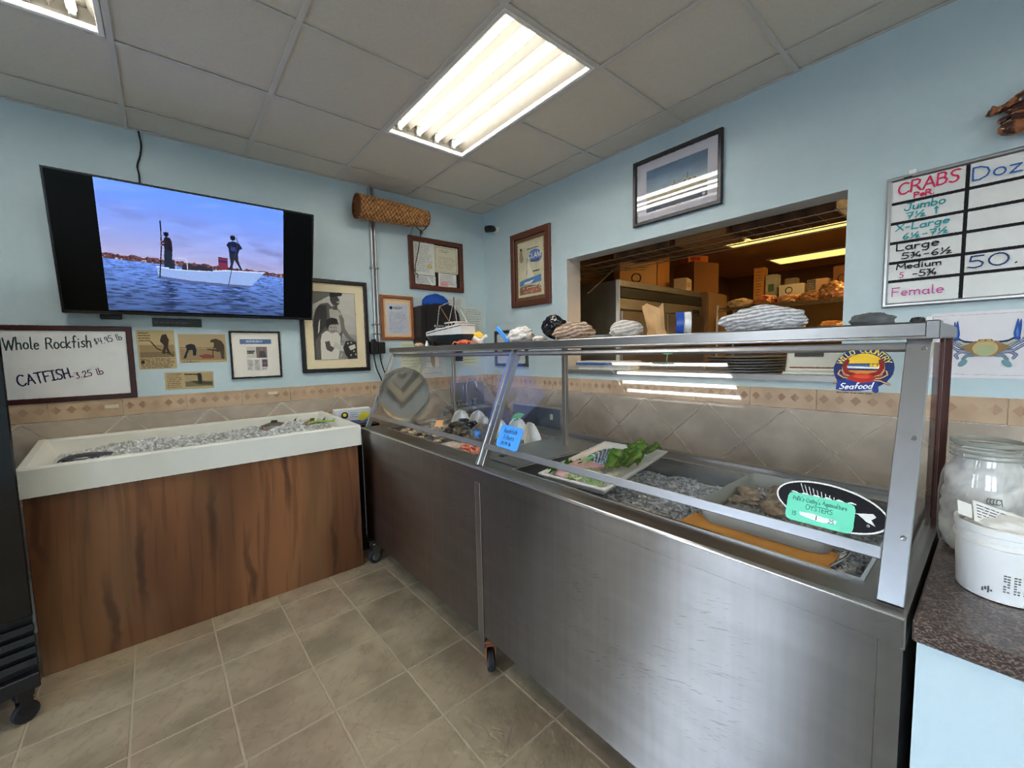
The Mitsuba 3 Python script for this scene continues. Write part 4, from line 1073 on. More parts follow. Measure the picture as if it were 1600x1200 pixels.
# steel divider pans, white foam tray with fillets, shrimp
fp = thing('foam_tray', 'white foam tray holding pale fish fillets at the front of the case', 'tray')
add('tray', rot(cat_([box(-1.345, -1.20, -1.47, -1.255, 0.955, 0.960), box(-1.345, -1.338, -1.47, -1.255, 0.955, 0.975), box(-1.207, -1.20, -1.47, -1.255, 0.955, 0.975), box(-1.345, -1.20, -1.263, -1.255, 0.955, 0.975)]), 4, point=(-1.27, -1.36, 0)), 'white_bright', fp)
for k, (x, y, rz, lab) in enumerate(((-1.27, -1.30, 10, 'pale fillet nearest the clams on the foam tray'), (-1.265, -1.355, 25, 'pale fillet in the middle of the foam tray'), (-1.275, -1.42, 15, 'pale fillet nearest the shrimp on the foam tray'))):
    m = rot(blob((0, 0, 0), (0.065, 0.026, 0.011), 0.2, 2.5, 20 + k, 3), rz)
    m.apply_translation((x, y, 0.972 + .003 * k))
    add('fish_fillet', m, 'wet', label=lab, cat='fish fillet', group='fillets on the foam tray', smooth=True, color=vc(m, lambda v: np.array((226, 208, 190)) * (0.85 + 0.25 * meshkit.fbm(v * 50, 3, 4)[:, None])))
def shrimp(seed):
    s = np.linspace(0, 1, 12)
    p = np.c_[0.026 * np.cos(s * 4.0), 0.026 * np.sin(s * 4.0), 0.004 * np.sin(s * 9)]
    m = tube(p, np.interp(s, [0, .15, .5, 1], [.005, .0105, .009, .003]), 8)
    return mikit.ply(m, 'wet', smooth=True, color=vc(m, lambda v: np.array((228, 132, 104)) * (0.8 + 0.4 * (np.sin(np.arctan2(v[:, 1], v[:, 0]) * 9) > 0))[:, None] + 0))
sh_ = [shrimp(1), shrimp(2)]
items = [(k % 2, r5.uniform(-1.33, -1.20), r5.uniform(-1.675, -1.49), 0.965 + 0.022 * r5.random(), r5.uniform(0, 360), r5.uniform(-30, 30), r5.uniform(.85, 1.15), 'pink shrimp in the pile at the front of the case beside the middle post', 'shrimp in the display case', 'shrimp') for k in range(30)]
scatter_many('shrimp', sh_, None, items)
# white scoop shaped dishes standing up
def scoop(h, w, d):
    n, mth = 14, 12
    s, t = np.meshgrid(np.linspace(0, 1, n), np.linspace(-1, 1, mth), indexing='ij')
    wid = w * np.sqrt(np.clip(1 - s ** 2.4, 0, 1)) * (0.8 + 0.2 * (1 - s)) + 0.004
    x = t * wid
    y = d * (1 - t * t) * (1 - 0.5 * s) + 0.05 * s
    z = h * s
    v = np.stack([x, y, z], -1).reshape(-1, 3)
    i = np.arange(n * mth).reshape(n, mth)
    f = np.concatenate([np.stack([i[:-1, :-1], i[:-1, 1:], i[1:, 1:]], -1).reshape(-1, 3), np.stack([i[:-1, :-1], i[1:, 1:], i[1:, :-1]], -1).reshape(-1, 3)])
    m = trimesh.Trimesh(v, f, process=False)
    m.fix_normals()
    nn = np.array(m.vertex_normals); k = len(v)
    v2 = np.vstack([v, v - nn * 0.005])
    edge = np.concatenate([i[0, :], i[1:, -1], i[-1, -2::-1], i[-2:0:-1, 0]])
    e2 = np.roll(edge, -1)
    f2 = np.vstack([f, f[:, ::-1] + k, np.stack([edge, e2, e2 + k], 1), np.stack([edge, e2 + k, edge + k], 1)])
    return trimesh.Trimesh(v2, f2, process=False)
scs = [mikit.ply(scoop(0.140, 0.075, 0.06), 'white_bright', smooth=40), mikit.ply(scoop(0.125, 0.055, 0.05), 'white_bright', smooth=40)]
for k, (x, y, rz, v_, lab) in enumerate(((-0.93, -0.915, -30, 0, 'leftmost white scoop dish standing up among the shellfish'), (-0.88, -1.04, -50, 0, 'tall white scoop dish, second from the left among the shellfish'), (-0.92, -1.20, -20, 1, 'narrow white scoop dish just left of the middle glass post'), (-0.95, -1.40, -35, 1, 'white scoop dish just right of the middle glass post, behind the blue card'), (-0.90, -1.51, -45, 0, 'white scoop dish below the green leaf shaped sign'), (-0.88, -1.645, -15, 1, 'rightmost white scoop dish standing up in the case'))):
    add('scoop_dish', scs[v_], None, label=lab, cat='dish', group='white scoop dishes', to_world=T().translate([x, y, 0.962]).rotate([0, 0, 1], rz))
sg = thing('orange_tag', 'orange price tag standing in the ice by the round tray', 'sign')
F = Frame((-1.055, -0.735, 0.985), (0.55, -0.83, 0), (0.3, 0.1, 1))
add('tag', F.mesh(extrude(Polygon([(0, 0), (.062, 0), (.07, .045), (.02, .045)]), .002)), 'orange_card', sg)
scene['orange_card'] = plain((246, 160, 64), 0.5, 0.3)
sg = thing('leaf_sign', 'green leaf shaped sign above a white scoop dish', 'sign')
scene['green_card'] = plain((64, 152, 92), 0.5, 0.3)
F = Frame((-0.87, -1.445, 1.095), (0.45, -0.89, 0), (0.2, 0.1, 1))
add('leaf', rot(F.mesh(extrude(Polygon([(-.02, 0), (.0, -.012), (.04, 0.0), (.075, .034), (.04, .044), (.005, .034)]), .002)), 0), 'green_card', sg)
add('clip', tube([F(np.array([.02, .0])), (-0.868, -1.452, 1.04)], 0.004, 6), 'white_bright', sg)

# crushed ice in the right well, tray of rockfish, oyster tub
ice_bed('crushed ice in the open well of the display case', [(-1.385, -3.27), (-0.755, -3.27), (-0.755, -2.065), (-1.385, -2.065)], lambda x, y: 0.895 + 0.02 * (x + 1.39) + 0.025 * np.clip((-2.3 - y) / 0.6, 0, 1) + 0.012 * np.clip((-2.72 - y) / .15, 0, 1), 3200, 21, 0.013, (182, 186, 188), 0.012)
ft = thing('serving_tray', 'long white tray of rockfish and lettuce laid across the ice well', 'tray')
o = np.array((-1.345, -2.165, 0.994)); vv_ = np.array((-0.81, -2.12, 1.045)) - o
FT = Frame(o, np.cross(vv_, [0, 0, 1.0]), vv_)
TW, TL = 0.345, 0.54
def dish(F, w, l, h, inset, t=0.006, r=0.0):
    rg = [[(-0, 0, 0), (w, 0, 0), (w, l, 0), (0, l, 0)]]
    def rr(d, c): return [(d, d, c), (w - d, d, c), (w - d, l - d, c), (d, l - d, c)]
    R_ = [rr(inset * .9, -h), rr(0, -.004), rr(0, 0), rr(.016, 0), rr(.02, -.004), rr(inset, -h + t), rr(w * .45, -h + t)]
    v = np.array([p for q in R_ for p in q]); f = []
    for i in range(len(R_) - 1):
        for j in range(4):
            k = (j + 1) % 4
            f += [[i * 4 + j, i * 4 + k, (i + 1) * 4 + k], [i * 4 + j, (i + 1) * 4 + k, (i + 1) * 4 + j]]
    e = (len(R_) - 1) * 4
    f += [[e, e + 1, e + 2], [e, e + 2, e + 3], [0, 2, 1], [0, 3, 2]]
    return trimesh.Trimesh(F(v), f, process=False)
add('dish', dish(FT, TW, TL, 0.036, 0.035), 'white_bright', ft)
def in_tray(m): return FT.mesh(m)
rf = thing('rockfish', 'pink rockfish fillet with a striped blue grey side on the serving tray', 'fish')
s = np.linspace(0, 1, 24)
path = np.c_[0.085 + 0.10 * s ** 1.4 + .02 * np.sin(s * 3), 0.04 + 0.43 * s, -0.010 + 0.012 * np.sin(s * 3.1)]
m = loft(path, np.interp(s, [0, .1, .45, .75, .92, 1], [.03, .055, .07, .045, .022, .028]), np.interp(s, [0, .1, .5, .9, 1], [.010, .020, .026, .014, .010]), 18)
mm = in_tray(m); lv = np.array(m.vertices)
add('flank', mm, 'wet', rf, smooth=True, color=L(np.clip(np.array((222, 178, 160)) * (0.80 + 0.4 * meshkit.fbm(lv * 26, 3, 2)[:, None]) + np.array((-30, -34, -6)) * (meshkit.fbm(lv * 10, 2, 5)[:, None]), 0, 255)))
path = np.c_[0.15 + 0.03 * s, 0.20 + 0.20 * s, 0.012 + 0.010 * np.sin(s * 3.1)]
m = loft(path, np.interp(s, [0, .2, .6, 1], [.035, .062, .06, .03]), np.interp(s, [0, .2, .7, 1], [.012, .020, .020, .012]), 28)
m = m.subdivide()
lv = np.array(m.vertices)
q = (lv[:, 1] * 0.6 + lv[:, 0]) * 95 + 3 * np.sin(lv[:, 0] * 30)
add('striped_side', in_tray(m), 'wet', rf, smooth=True, color=L(np.where((np.sin(q * 3.2) > .72)[:, None], np.array((214, 218, 216)), np.array((78, 98, 116)) * (0.7 + 0.6 * meshkit.noise(lv * 60)[:, None]))))
add('tail', in_tray(extrude(Polygon([(.175, .455), (.15, .512), (.185, .50), (.225, .507), (.20, .455)]), .006)), 'white_paper', rf)
gt = thing('green_tag', 'bright green plastic tag stuck in the rockfish', 'tag')
scene['lime_plastic'] = plain((112, 206, 110), 0.4, 0.4)
add('tag', rot(in_tray(box(0.128, 0.148, 0.16, 0.235, 0.030, 0.033)), 0), 'lime_plastic', gt)
def leaf(name, c, l, w, rz, tilt, seed, c1, c2, label, group, category='lettuce leaf'):
    n, mth = 22, 14
    s, t = np.meshgrid(np.linspace(0, 1, n), np.linspace(-1, 1, mth), indexing='ij')
    wid = w * np.sin(np.pi * np.clip(s * .85 + .12, 0, 1)) ** .7
    x = s * l
    y = t * wid
    z = 0.35 * w * t * t + 0.10 * l * np.sin(s * 3)
    rip = np.abs(t) ** 2
    nz = (meshkit.fbm(np.stack([x * 45, y * 45, 0 * x + seed], -1).reshape(-1, 3), 3, seed).reshape(n, mth) - .5)
    z = z + rip * nz * 0.05 + .012 * nz
    x = x + rip * nz * 0.02
    y = y * (1 + .25 * nz)
    v = np.stack([x, y, z], -1).reshape(-1, 3)
    i = np.arange(n * mth).reshape(n, mth)
    f = np.concatenate([np.stack([i[:-1, :-1], i[:-1, 1:], i[1:, 1:]], -1).reshape(-1, 3), np.stack([i[:-1, :-1], i[1:, 1:], i[1:, :-1]], -1).reshape(-1, 3)])
    m = trimesh.Trimesh(v, f, process=False)
    tt = np.abs(t).reshape(-1, 1)
    colr = np.array(c1) * (1 - tt) + np.array(c2) * tt
    colr = colr * (.85 + .4 * nz.reshape(-1, 1))
    m = rot(rot(m, tilt, (0, 1, 0)), rz)
    m.apply_translation(c)
    return add(name, in_tray(m), 'leaf', label=label, cat=category, group=group, smooth=True, color=L(np.clip(colr, 0, 255)))
for k in range(11):
    leaf('lettuce_leaf', (0.245 + 0.065 * r5.random(), 0.15 + 0.026 * k + .01 * r5.random(), 0.004 + 0.016 * r5.random()), r5.uniform(.08, .11), r5.uniform(.03, .045), r5.uniform(60, 112), r5.uniform(-35, -5), 30 + k, (176, 196, 92), (70, 124, 38), 'ruffled green lettuce leaf on the right side of the serving tray', 'lettuce on the serving tray')
for k in range(3):
    leaf('kale_leaf', (0.02 + 0.02 * k, 0.05 + 0.05 * k, -0.01), .07, .03, r5.uniform(0, 90), -15, 50 + k, (86, 130, 44), (48, 96, 30), 'dark green garnish leaf at the front left corner of the serving tray', 'garnish leaves on the serving tray', 'garnish leaf')
sp = []
for k in range(170):
    x, y = r5.uniform(.13, .31), r5.uniform(.03, .14)
    a = r5.uniform(0, 6.28); l = r5.uniform(.015, .03)
    sp.append(tube(bez([(x, y, -.012 + .02 * r5.random()), (x + l * .5 * math.cos(a), y + l * .5 * math.sin(a), .004 + .016 * r5.random()), (x + l * math.cos(a + .5), y + l * math.sin(a + .5), -.01 + .02 * r5.random())], 5), 0.0016, 4))
m = cat_(sp)
add('sprouts', in_tray(m), 'wet', label='shredded pale green sprouts at the front of the serving tray', cat='sprouts', kind='stuff', color=L(np.where((meshkit.noise(np.array(m.vertices) * 35) > .45)[:, None], np.array((206, 214, 170)), np.array((120, 160, 76)))))
# oyster tub on a strip of cardboard
cb = thing('cardboard_strip', 'strip of orange brown cardboard under the oyster tub', 'cardboard')
m = box(-1.386, -1.20, -3.20, -2.80, 0.957, 0.962)
add('sheet', m, 'cardboard', cb, color=vc(m, lambda v: np.array((206, 146, 78))))
ot = thing('oyster_tub', 'shallow translucent plastic tub holding oysters', 'tub')
def tub(x0, x1, y0, y1, z0, z1, t, rad, sl):
    def ring(x0, x1, y0, y1, z, d, r):
        p = sbox(x0 + d, y0 + d, x1 - d, y1 - d).buffer(-r).buffer(r, quad_segs=4)
        c = np.array(p.exterior.coords)[:-1]
        return np.c_[c, np.full(len(c), z)]
    R_ = [ring(x0, x1, y0, y1, z0, sl, rad), ring(x0, x1, y0, y1, z1, 0, rad), ring(x0, x1, y0, y1, z1 + .003, t * .5, rad), ring(x0, x1, y0, y1, z1, t, rad), ring(x0, x1, y0, y1, z0 + t, sl + t, rad)]
    n = min(len(r) for r in R_)
    v = np.vstack([r[:n] for r in R_]); f = []
    for i in range(len(R_) - 1):
        for j in range(n):
            k = (j + 1) % n
            f += [[i * n + j, i * n + k, (i + 1) * n + k], [i * n + j, (i + 1) * n + k, (i + 1) * n + j]]
    e = (len(R_) - 1) * n
    for j in range(1, n - 1):
        f += [[e, e + j, e + j + 1], [0, j + 1, j]]
    m = trimesh.Trimesh(v, f, process=False); m.fix_normals()
    return m
add('tub', tub(-1.262, -0.775, -3.195, -2.825, 0.963, 1.018, 0.004, 0.04, 0.014), 'frosted', ot, smooth=40)
add('wire_loop', tube(bez([(-1.30, -3.20, 0.965), (-1.26, -3.225, 0.985), (-1.20, -3.225, 0.995), (-1.16, -3.20, 0.985)], 12), 0.003, 6), 'steel_bright', ot)
def oyster(seed):
    m = blob((0, 0, 0), (0.055, 0.036, 0.014), 0.32, 3.0, seed, 3)
    return mikit.ply(m, 'wet', smooth=True, color=vc(m, lambda v: np.array((148, 128, 104)) * (0.45 + 1.0 * meshkit.fbm(v * 70, 3, seed)[:, None])))
oy = [oyster(k) for k in (31, 32, 33)]
items = [(k % 3, r5.uniform(-1.10, -0.82), r5.uniform(-3.10, -2.88), 0.984 + 0.018 * r5.random(), r5.uniform(0, 360), r5.uniform(-25, 25), r5.uniform(.75, 1.0), 'rough grey brown oyster in the translucent tub', 'oysters in the tub', 'oyster') for k in range(16)]
scatter_many('oyster', oy, None, items)
ib = ice_bed('ice among the oysters in the translucent tub', [(-1.23, -3.16), (-0.81, -3.16), (-0.81, -2.86), (-1.23, -2.86)], lambda x, y: 0.978 + 0 * x, 500, 41, 0.012, (176, 176, 172), 0.008)

# round tin tray leaning inside the far end
pn = thing('round_tray', 'large round grey metal tray leaning against the far end of the case', 'tray')
FP = Frame((-1.165, -0.49, 1.213), (1, 0.0, 0.0), (0.0, 0.05, 1))
m = lathe([(0, 0), (0.175, 0.0), (0.190, 0.010), (0.209, 0.012), (0.213, 0.010), (0.210, 0.008), (0.192, 0.006), (0.177, -0.004), (0, -0.004)], 56)
add('disc', FP.mesh(m), 'tin_pan', pn, smooth=40)
# grey board standing behind the case
gb = thing('grey_board', 'dark grey board with bright aluminium edges standing behind the case', 'board')
GB = Frame((-0.555, -1.045, 0.0), (0, -1, 0), (0.02, 0, 1))
add('sheet', GB.box(0, 0.51, 0.0, 1.135, -0.01, 0.0), 'slate', gb)
scene['slate'] = plain((70, 76, 88), 0.45, 0.4)
add('edge', GB.box(0.50, 0.516, 0.0, 1.14, -0.014, 0.006), 'aluminium', gb)
add('edge', GB.box(-0.006, 0.004, 0.0, 1.14, -0.014, 0.006), 'aluminium', gb)
add('edge', GB.box(-0.006, 0.516, 1.128, 1.142, -0.014, 0.006), 'aluminium', gb)
add('sticker', GB.box(0.40, 0.425, 1.05, 1.09, 0.0, 0.002), 'white_paper', gb)
# wall hung hand sink in the corner
sk = thing('hand_sink', 'small stainless hand sink with gooseneck faucet hung in the room corner', 'sink')
m = box(-0.46, -0.075, -0.035, -0.012, 0.98, 1.235, 0.004)
add('backsplash', m, 'steel', sk)
bas = extrude(sbox(-0.60, -0.40, -0.13, -0.03).buffer(-.03).buffer(.03, quad_segs=4).difference(sbox(-0.56, -0.36, -0.17, -0.07).buffer(-.05).buffer(.05, quad_segs=4)), 0.02); bas.apply_translation((0, 0, 1.03))
bas = extrude(sbox(-0.56, -0.42, -0.17, -0.03).buffer(-.03).buffer(.03, quad_segs=4).difference(sbox(-0.52, -0.38, -0.21, -0.09).buffer(-.05).buffer(.05, quad_segs=4)), 0.02); bas.apply_translation((0, 0, 1.00))
add('rim', bas, 'steel', sk)
add('bowl', tub(-0.535, -0.195, -0.395, -0.075, 0.84, 1.001, 0.004, 0.06, 0.03), 'steel', sk, smooth=40)
add('faucet', tube(bez([(-0.30, -0.06, 1.015), (-0.30, -0.06, 1.17), (-0.29, -0.075, 1.235), (-0.27, -0.12, 1.25), (-0.26, -0.165, 1.23), (-0.258, -0.17, 1.19)], 24), 0.010, 10), 'chrome', sk, smooth=60)
for x in (-0.39, -0.21):
    h = add('handle', cat_([cyl((x, -0.06, 1.015), (x, -0.06, 1.06), 0.013, 12), box(x - .03, x + .03, -0.068, -0.052, 1.058, 1.07, .003)]), 'chrome', sk)

# ================================================================== on top of the shelf
ZS = 1.578
# boat model
bm = thing('boat_model', 'model workboat with white hull, dark bottom and masts on the shelf top', 'model boat')
s = np.linspace(0, 1, 26)          # 0 bow (left), 1 stern (right)
B0 = np.array((-1.06, -0.684, ZS)); Lb = 0.553
half = np.interp(s, [0, .05, .2, .5, .8, 1], [.002, .022, .052, .070, .068, .058])
sheer = np.interp(s, [0, .3, .7, 1], [.104, .110, .124, .138])
keel = np.interp(s, [0, .1, .3, .9, 1], [.072, .045, .022, .016, .020])
def hull(z0, z1, k0, k1, name, mat):
    v, f = [], []
    n = len(s)
    for i in range(n):
        y = B0[1] - s[i] * Lb
        w0, w1 = half[i] * k0, half[i] * k1
        v += [(B0[0] - w0, y, ZS + z0[i]), (B0[0] - w1, y, ZS + z1[i]), (B0[0] + w1, y, ZS + z1[i]), (B0[0] + w0, y, ZS + z0[i])]
    for i in range(n - 1):
        for j in range(4):
            k = (j + 1) % 4
            f += [[i * 4 + j, i * 4 + k, (i + 1) * 4 + k], [i * 4 + j, (i + 1) * 4 + k, (i + 1) * 4 + j]]
    e = (n - 1) * 4
    f += [[0, 2, 1], [0, 3, 2], [e, e + 1, e + 2], [e, e + 2, e + 3]]
    m = trimesh.Trimesh(v, f, process=False); m.fix_normals()
    return add(name, m, mat, bm)
scene['hull_dark'] = plain((36, 44, 46), 0.4, 0.4)
wl_ = np.interp(s, [0, 1], [.081, .072])
hull(keel, wl_, .25, .86, 'lower_hull', 'hull_dark')
hull(wl_ - .001, sheer, .87, 1.0, 'upper_hull', 'white_bright')
hull(sheer - .014, sheer - .010, 1.01, 1.02, 'rub_rail', 'dark_wood')
hull(sheer, sheer + .0025, .9, .9, 'deck', 'oak')
add('cabin', cat_([box(-1.10, -1.02, -1.15, -1.02, ZS + .122, ZS + .150, .003), box(-1.105, -1.015, -1.155, -1.012, ZS + .150, ZS + .158, .002)]), 'white_bright', bm)
add('window', cat_([box(-1.1025, -1.0995, y - .014, y + .014, ZS + .134, ZS + .148) for y in (-1.045, -1.085, -1.125)]), 'black_gloss', bm)
add('trunk', box(-1.09, -1.03, -1.02, -0.86, ZS + .108, ZS + .128, .003), 'white_enamel', bm)
add('mast', tube([(-1.06, -1.075, ZS + .15), (-1.06, -1.076, ZS + .325)], [.004, .003], 8), 'dark_wood', bm)
add('boom', tube([(-1.06, -1.02, ZS + .155), (-1.06, -0.885, ZS + .288)], .003, 6), 'rusty', bm)
for a, b in (((-1.06, -0.835, ZS + .11), (-1.06, -0.885, ZS + .285)), ((-1.06, -0.985, ZS + .125), (-1.06, -1.072, ZS + .300)), ((-1.06, -1.072, ZS + .305), (-1.06, -0.885, ZS + .28)), ((-1.06, -1.105, ZS + .155), (-1.06, -1.08, ZS + .27)), ((-1.06, -1.234, ZS + .14), (-1.06, -1.149, ZS + .238))):
    add('stay', tube([a, b], .0018, 5), 'white_paper', bm)
add('cradle', cat_([box(-1.10, -1.02, y - .008, y + .008, ZS, ZS + .03) for y in (-0.84, -1.12)] + [box(-1.065, -1.055, -1.12, -0.84, ZS, ZS + .012)]), 'dark_wood', bm)
def small(name, label, mesh, mat, cat, **kw):
    return add(name, mesh, mat, label=label, cat=cat, **kw)
sm = dict(smooth=True)
m = blob((-1.06, -0.56, ZS + .018), (.035, .03, .018), .25, 3, 61, 3, flat=-.018)
small('small_shell', 'small tan shell at the far left end of the shelf top', m, 'printed', 'shell', color=vc(m, lambda v: np.array((214, 180, 146)) * (0.6 + .7 * meshkit.fbm(v * 60, 3, 1)[:, None])), **sm)
sbt = thing('salt_bottle', 'tiny white bottle standing in front of the boat model', 'bottle')
add('bottle', lathe([(0, 0), (.013, 0), (.013, .018), (.006, .024), (.006, .03), (0, .03)], 14, (-1.17, -0.885, ZS)), 'white_bright', sbt, smooth=40)
add('cap', lathe([(0, .03), (.007, .03), (.007, .038), (0, .04)], 12, (-1.17, -0.885, ZS)), 'white_enamel', sbt)
cr = thing('toy_crab', 'orange red crab ornament right of the boat model', 'ornament')
m = blob((-1.15, -1.32, ZS + .016), (.035, .05, .016), .12, 3, 63, 3, flat=-.016)
add('shell', m, 'printed', cr, smooth=True, color=vc(m, lambda v: np.array((226, 108, 76)) * (.8 + .4 * meshkit.noise(v * 50)[:, None])))
for sgn in (-1, 1):
    for q in range(3):
        p = bez([(-1.15 + (q - 1) * .02, -1.32 + sgn * .04, ZS + .014), (-1.15 + (q - 1) * .03, -1.32 + sgn * .065, ZS + .02), (-1.15 + (q - 1) * .035, -1.32 + sgn * .08, ZS + .004)], 8)
        m = tube(p, .004, 6)
        add('leg', m, 'printed', cr, color=vc(m, lambda v: np.array((226, 120, 84)) + 0 * v))
ye = thing('yellow_duck_bag', 'crumpled yellow plastic wrapper behind the crab ornament', 'wrapper')
m = blob((-1.0, -1.265, ZS + .042), (.03, .05, .045), .3, 2.4, 64, 3, flat=-.042)
add('wrapper', m, 'wet', ye, smooth=True, color=vc(m, lambda v: np.array((226, 184, 44)) * (.75 + .5 * meshkit.fbm(v * 40, 2, 2)[:, None])))
for k, (y, rz, lab) in enumerate(((-1.37, 20, 'white tube squeezed flat beside the yellow wrapper'), (-1.42, -25, 'white printed tube leaning against the blue clip'))):
    t = thing('white_tube', lab, 'tube', 'white tubes on the shelf top')
    m = rot(box(-1.09, -1.07, y - .05, y + .05, ZS + .022, ZS + .046, .006), rz, (1, 0, 0), (-1.08, y, ZS + .03))
    m.apply_translation((0, 0, ZS - m.bounds[0][2]))
    add('tube', m, 'white_bright', t)
bl = thing('blue_scraper', 'blue plastic scraper lying tilted on the shelf top', 'scraper')
FB_ = Frame((-0.95, -1.39, ZS + .105), (0, -.55, -.46), (0, -.46, .55))
m = FB_.box(0, .15, 0, .032, 0, .01, .004); m.apply_translation((0, 0, ZS - m.bounds[0][2]))
add('handle', m, 'card_blue', bl)
m = blob((-1.05, -1.74, ZS + .042), (.06, .085, .045), .42, 2.3, 65, 4, flat=-.040)
small('white_coral', 'knobbly white shell lump on the shelf top in front of the small black frame', m, 'printed', 'shell', color=vc(m, lambda v: np.array((240, 232, 224)) * (.78 + .35 * meshkit.fbm(v * 50, 3, 3)[:, None])), **sm)
m = blob((-1.05, -1.885, ZS + .016), (.035, .04, .016), .3, 3, 66, 3, flat=-.015)
small('flat_white_shell', 'flat white shell between the white lump and the black carving', m, 'printed', 'shell', color=vc(m, lambda v: np.array((232, 224, 212)) * (.8 + .3 * meshkit.noise(v * 60)[:, None])), **sm)
m = cat_([blob((-1.0, -1.945, ZS + .075), (.055, .068, .060), .22, 2.6, 67, 4), blob((-1.0, -1.985, ZS + .03), (.045, .04, .032), .2, 3, 68, 3)])
small('black_carving', 'shiny black carved head standing on the shelf top', m, 'black_gloss', 'carving', smooth=True)
def shell(name, label, c, rad, seed, cols, ribs=16.0):
    m = blob(c, rad, .28, 2.2, seed, 4, flat=-rad[2] * .75)
    v = np.array(m.vertices); v[:, 2] += ZS - v[:, 2].min(); m = trimesh.Trimesh(v, m.faces, process=False)
    def colr(v):
        d = (v - np.array(c)) / np.array(rad)
        w = np.sin((d[:, 2] * 2.2 + .8 * d[:, 1] + 1.2 * meshkit.fbm(v * 14, 3, seed)) * ribs * .5)[:, None]
        return np.array(cols[0]) * (w < 0) + np.array(cols[1]) * (w >= 0)
    return small(name, label, m, 'printed', 'shell', smooth=True, color=vc(m, colr))
shell('large_shell', 'large brown and cream ribbed shell right of the black carving', (-1.06, -2.13, ZS + .03), (.07, .115, .05), 71, ((196, 168, 146), (128, 104, 88)))
small('white_saucer', 'white saucer shell on the shelf top in front of the opening', lathe([(0, 0), (.04, 0), (.062, .014), (.065, .016), (.06, .017), (.035, .006), (0, .004)], 28, (-1.05, -2.31, ZS)), 'white_bright', 'saucer', smooth=40)
shell('pale_shell', 'pale grey shell pair in front of the torn paper bag', (-1.10, -2.45, ZS + .025), (.05, .075, .04), 72, ((214, 206, 196), (176, 166, 156)))
pb = thing('paper_bag', 'torn tan paper bag standing upright on the shelf top', 'paper bag')
v, f = [], []
prof_ = [(0.0, .050), (.03, .040), (.07, .044), (.10, .047), (.13, .050)]
for k, (z, w) in enumerate(prof_):
    for j in range(10):
        a = j / 10 * 2 * np.pi
        v.append((-0.98 + .022 * math.sin(a) * (1 + .2 * math.sin(3 * a + k)), -2.50 + w * math.cos(a) + .022 * (.13 - z) / .13 * -1, ZS + z + (.012 * math.sin(2.6 * a + 1) if k == 4 else 0)))
for k in range(len(prof_) - 1):
    for j in range(10):
        a, b = k * 10 + j, k * 10 + (j + 1) % 10
        f += [[a, b, b + 10], [a, b + 10, a + 10]]
m = trimesh.Trimesh(v, f, process=False); m.fix_normals()
add('bag', m, 'cardboard', pb, color=vc(m, lambda v: np.array((222, 176, 122)) * (.8 + .3 * meshkit.fbm(v * 40, 3, 5)[:, None])))
mg = thing('rolled_tape', 'blue and white roll standing on its edge on the shelf top', 'roll')
m = rot(lathe([(.030, -.028), (.044, -.028), (.044, -.002), (.030, -.002)], 30), 90, (0, 1, 0)); m = rot(m, -60); m.apply_translation((-1.05, -2.675, ZS + .044))
add('blue_ring', m, 'blue_plastic', mg, smooth=40)
m = rot(lathe([(.030, .0), (.043, .0), (.043, .024), (.030, .024)], 30), 90, (0, 1, 0)); m = rot(m, -60); m.apply_translation((-1.05, -2.675, ZS + .044))
add('white_ring', m, 'white_bright', mg, smooth=40)
shell('big_oyster_shell', 'biggest shell on the shelf top, a grey and white striped oyster shell', (-1.06, -2.94, ZS + .03), (.07, .125, .046), 73, ((228, 228, 228), (142, 142, 146)), 22)
m = blob((-1.02, -3.215, ZS + .018), (.03, .05, .022), .25, 2.4, 74, 3, flat=-.018)
small('slate_shell', 'dark grey shell near the right end of the shelf top', m, 'printed', 'shell', color=vc(m, lambda v: np.array((92, 96, 98)) * (.7 + .5 * meshkit.fbm(v * 50, 3, 3)[:, None])), **sm)
small('rubber_bumper', 'small black rubber bumper at the right corner of the shelf top', lathe([(0, 0), (.014, 0), (.014, .006), (.011, .012), (0, .014)], 18, (-1.18, -3.325, ZS)), 'black_plastic', 'bumper', smooth=40)

# ================================================================== counter at the right
hc = thing('checkout_counter', 'pale blue half wall counter with a speckled brown laminate top at the right edge', 'counter')
add('half_wall', box(-1.488, -0.70, -5.2, -3.378, 0.0, 0.957), 'blue_paint', hc)
add('countertop', box(-1.505, -0.62, -5.25, -3.372, 0.958, 1.0, 0.003), 'laminate', hc)
jr = thing('plastic_jar', 'big clear wide mouth jar stuffed with white paper on the counter', 'jar')
JC = (-1.03, -3.445, 1.0)
prof_ = [(0.0, .002), (.060, .002), (.072, .012), (.078, .05), (.079, .14), (.075, .19), (.066, .225), (.060, .24), (.060, .275), (.062, .277), (.062, .283), (.060, .285)]
add('jar', lathe(prof_, 40, JC), 'glass', jr, smooth=50)
add('thread', cat_([lathe([(.0602, z), (.0632, z + .002), (.0602, z + .004)], 40, JC) for z in (.245, .256, .267)]), 'frosted', jr)
add('rim', lathe([(.060, .276), (.0635, .278), (.0635, .285), (.060, .287), (.0575, .285), (.0575, .278), (.060, .276)], 40, JC), 'frosted', jr, smooth=40)
zz, aa = np.meshgrid(np.linspace(1.008, 1.262, 30), np.arange(60) / 60 * 2 * np.pi, indexing='ij')
lim = np.interp(zz - 1.0, [0.0, .012, .05, .14, .19, .225, .24, .30], [.056, .067, .0745, .0755, .0715, .0625, .0565, .0565])
q3 = np.stack([np.cos(aa) * 3.2, np.sin(aa) * 3.2, zz * 34], -1).reshape(-1, 3)
fb = (meshkit.fbm(q3, 4, 3) - .5).reshape(zz.shape)
rr_ = np.minimum(lim * (.955 + .32 * fb), lim)
zz2 = zz + .012 * fb * (zz > 1.24)
v = np.stack([JC[0] + rr_ * np.cos(aa), JC[1] + rr_ * np.sin(aa), zz2], -1).reshape(-1, 3)
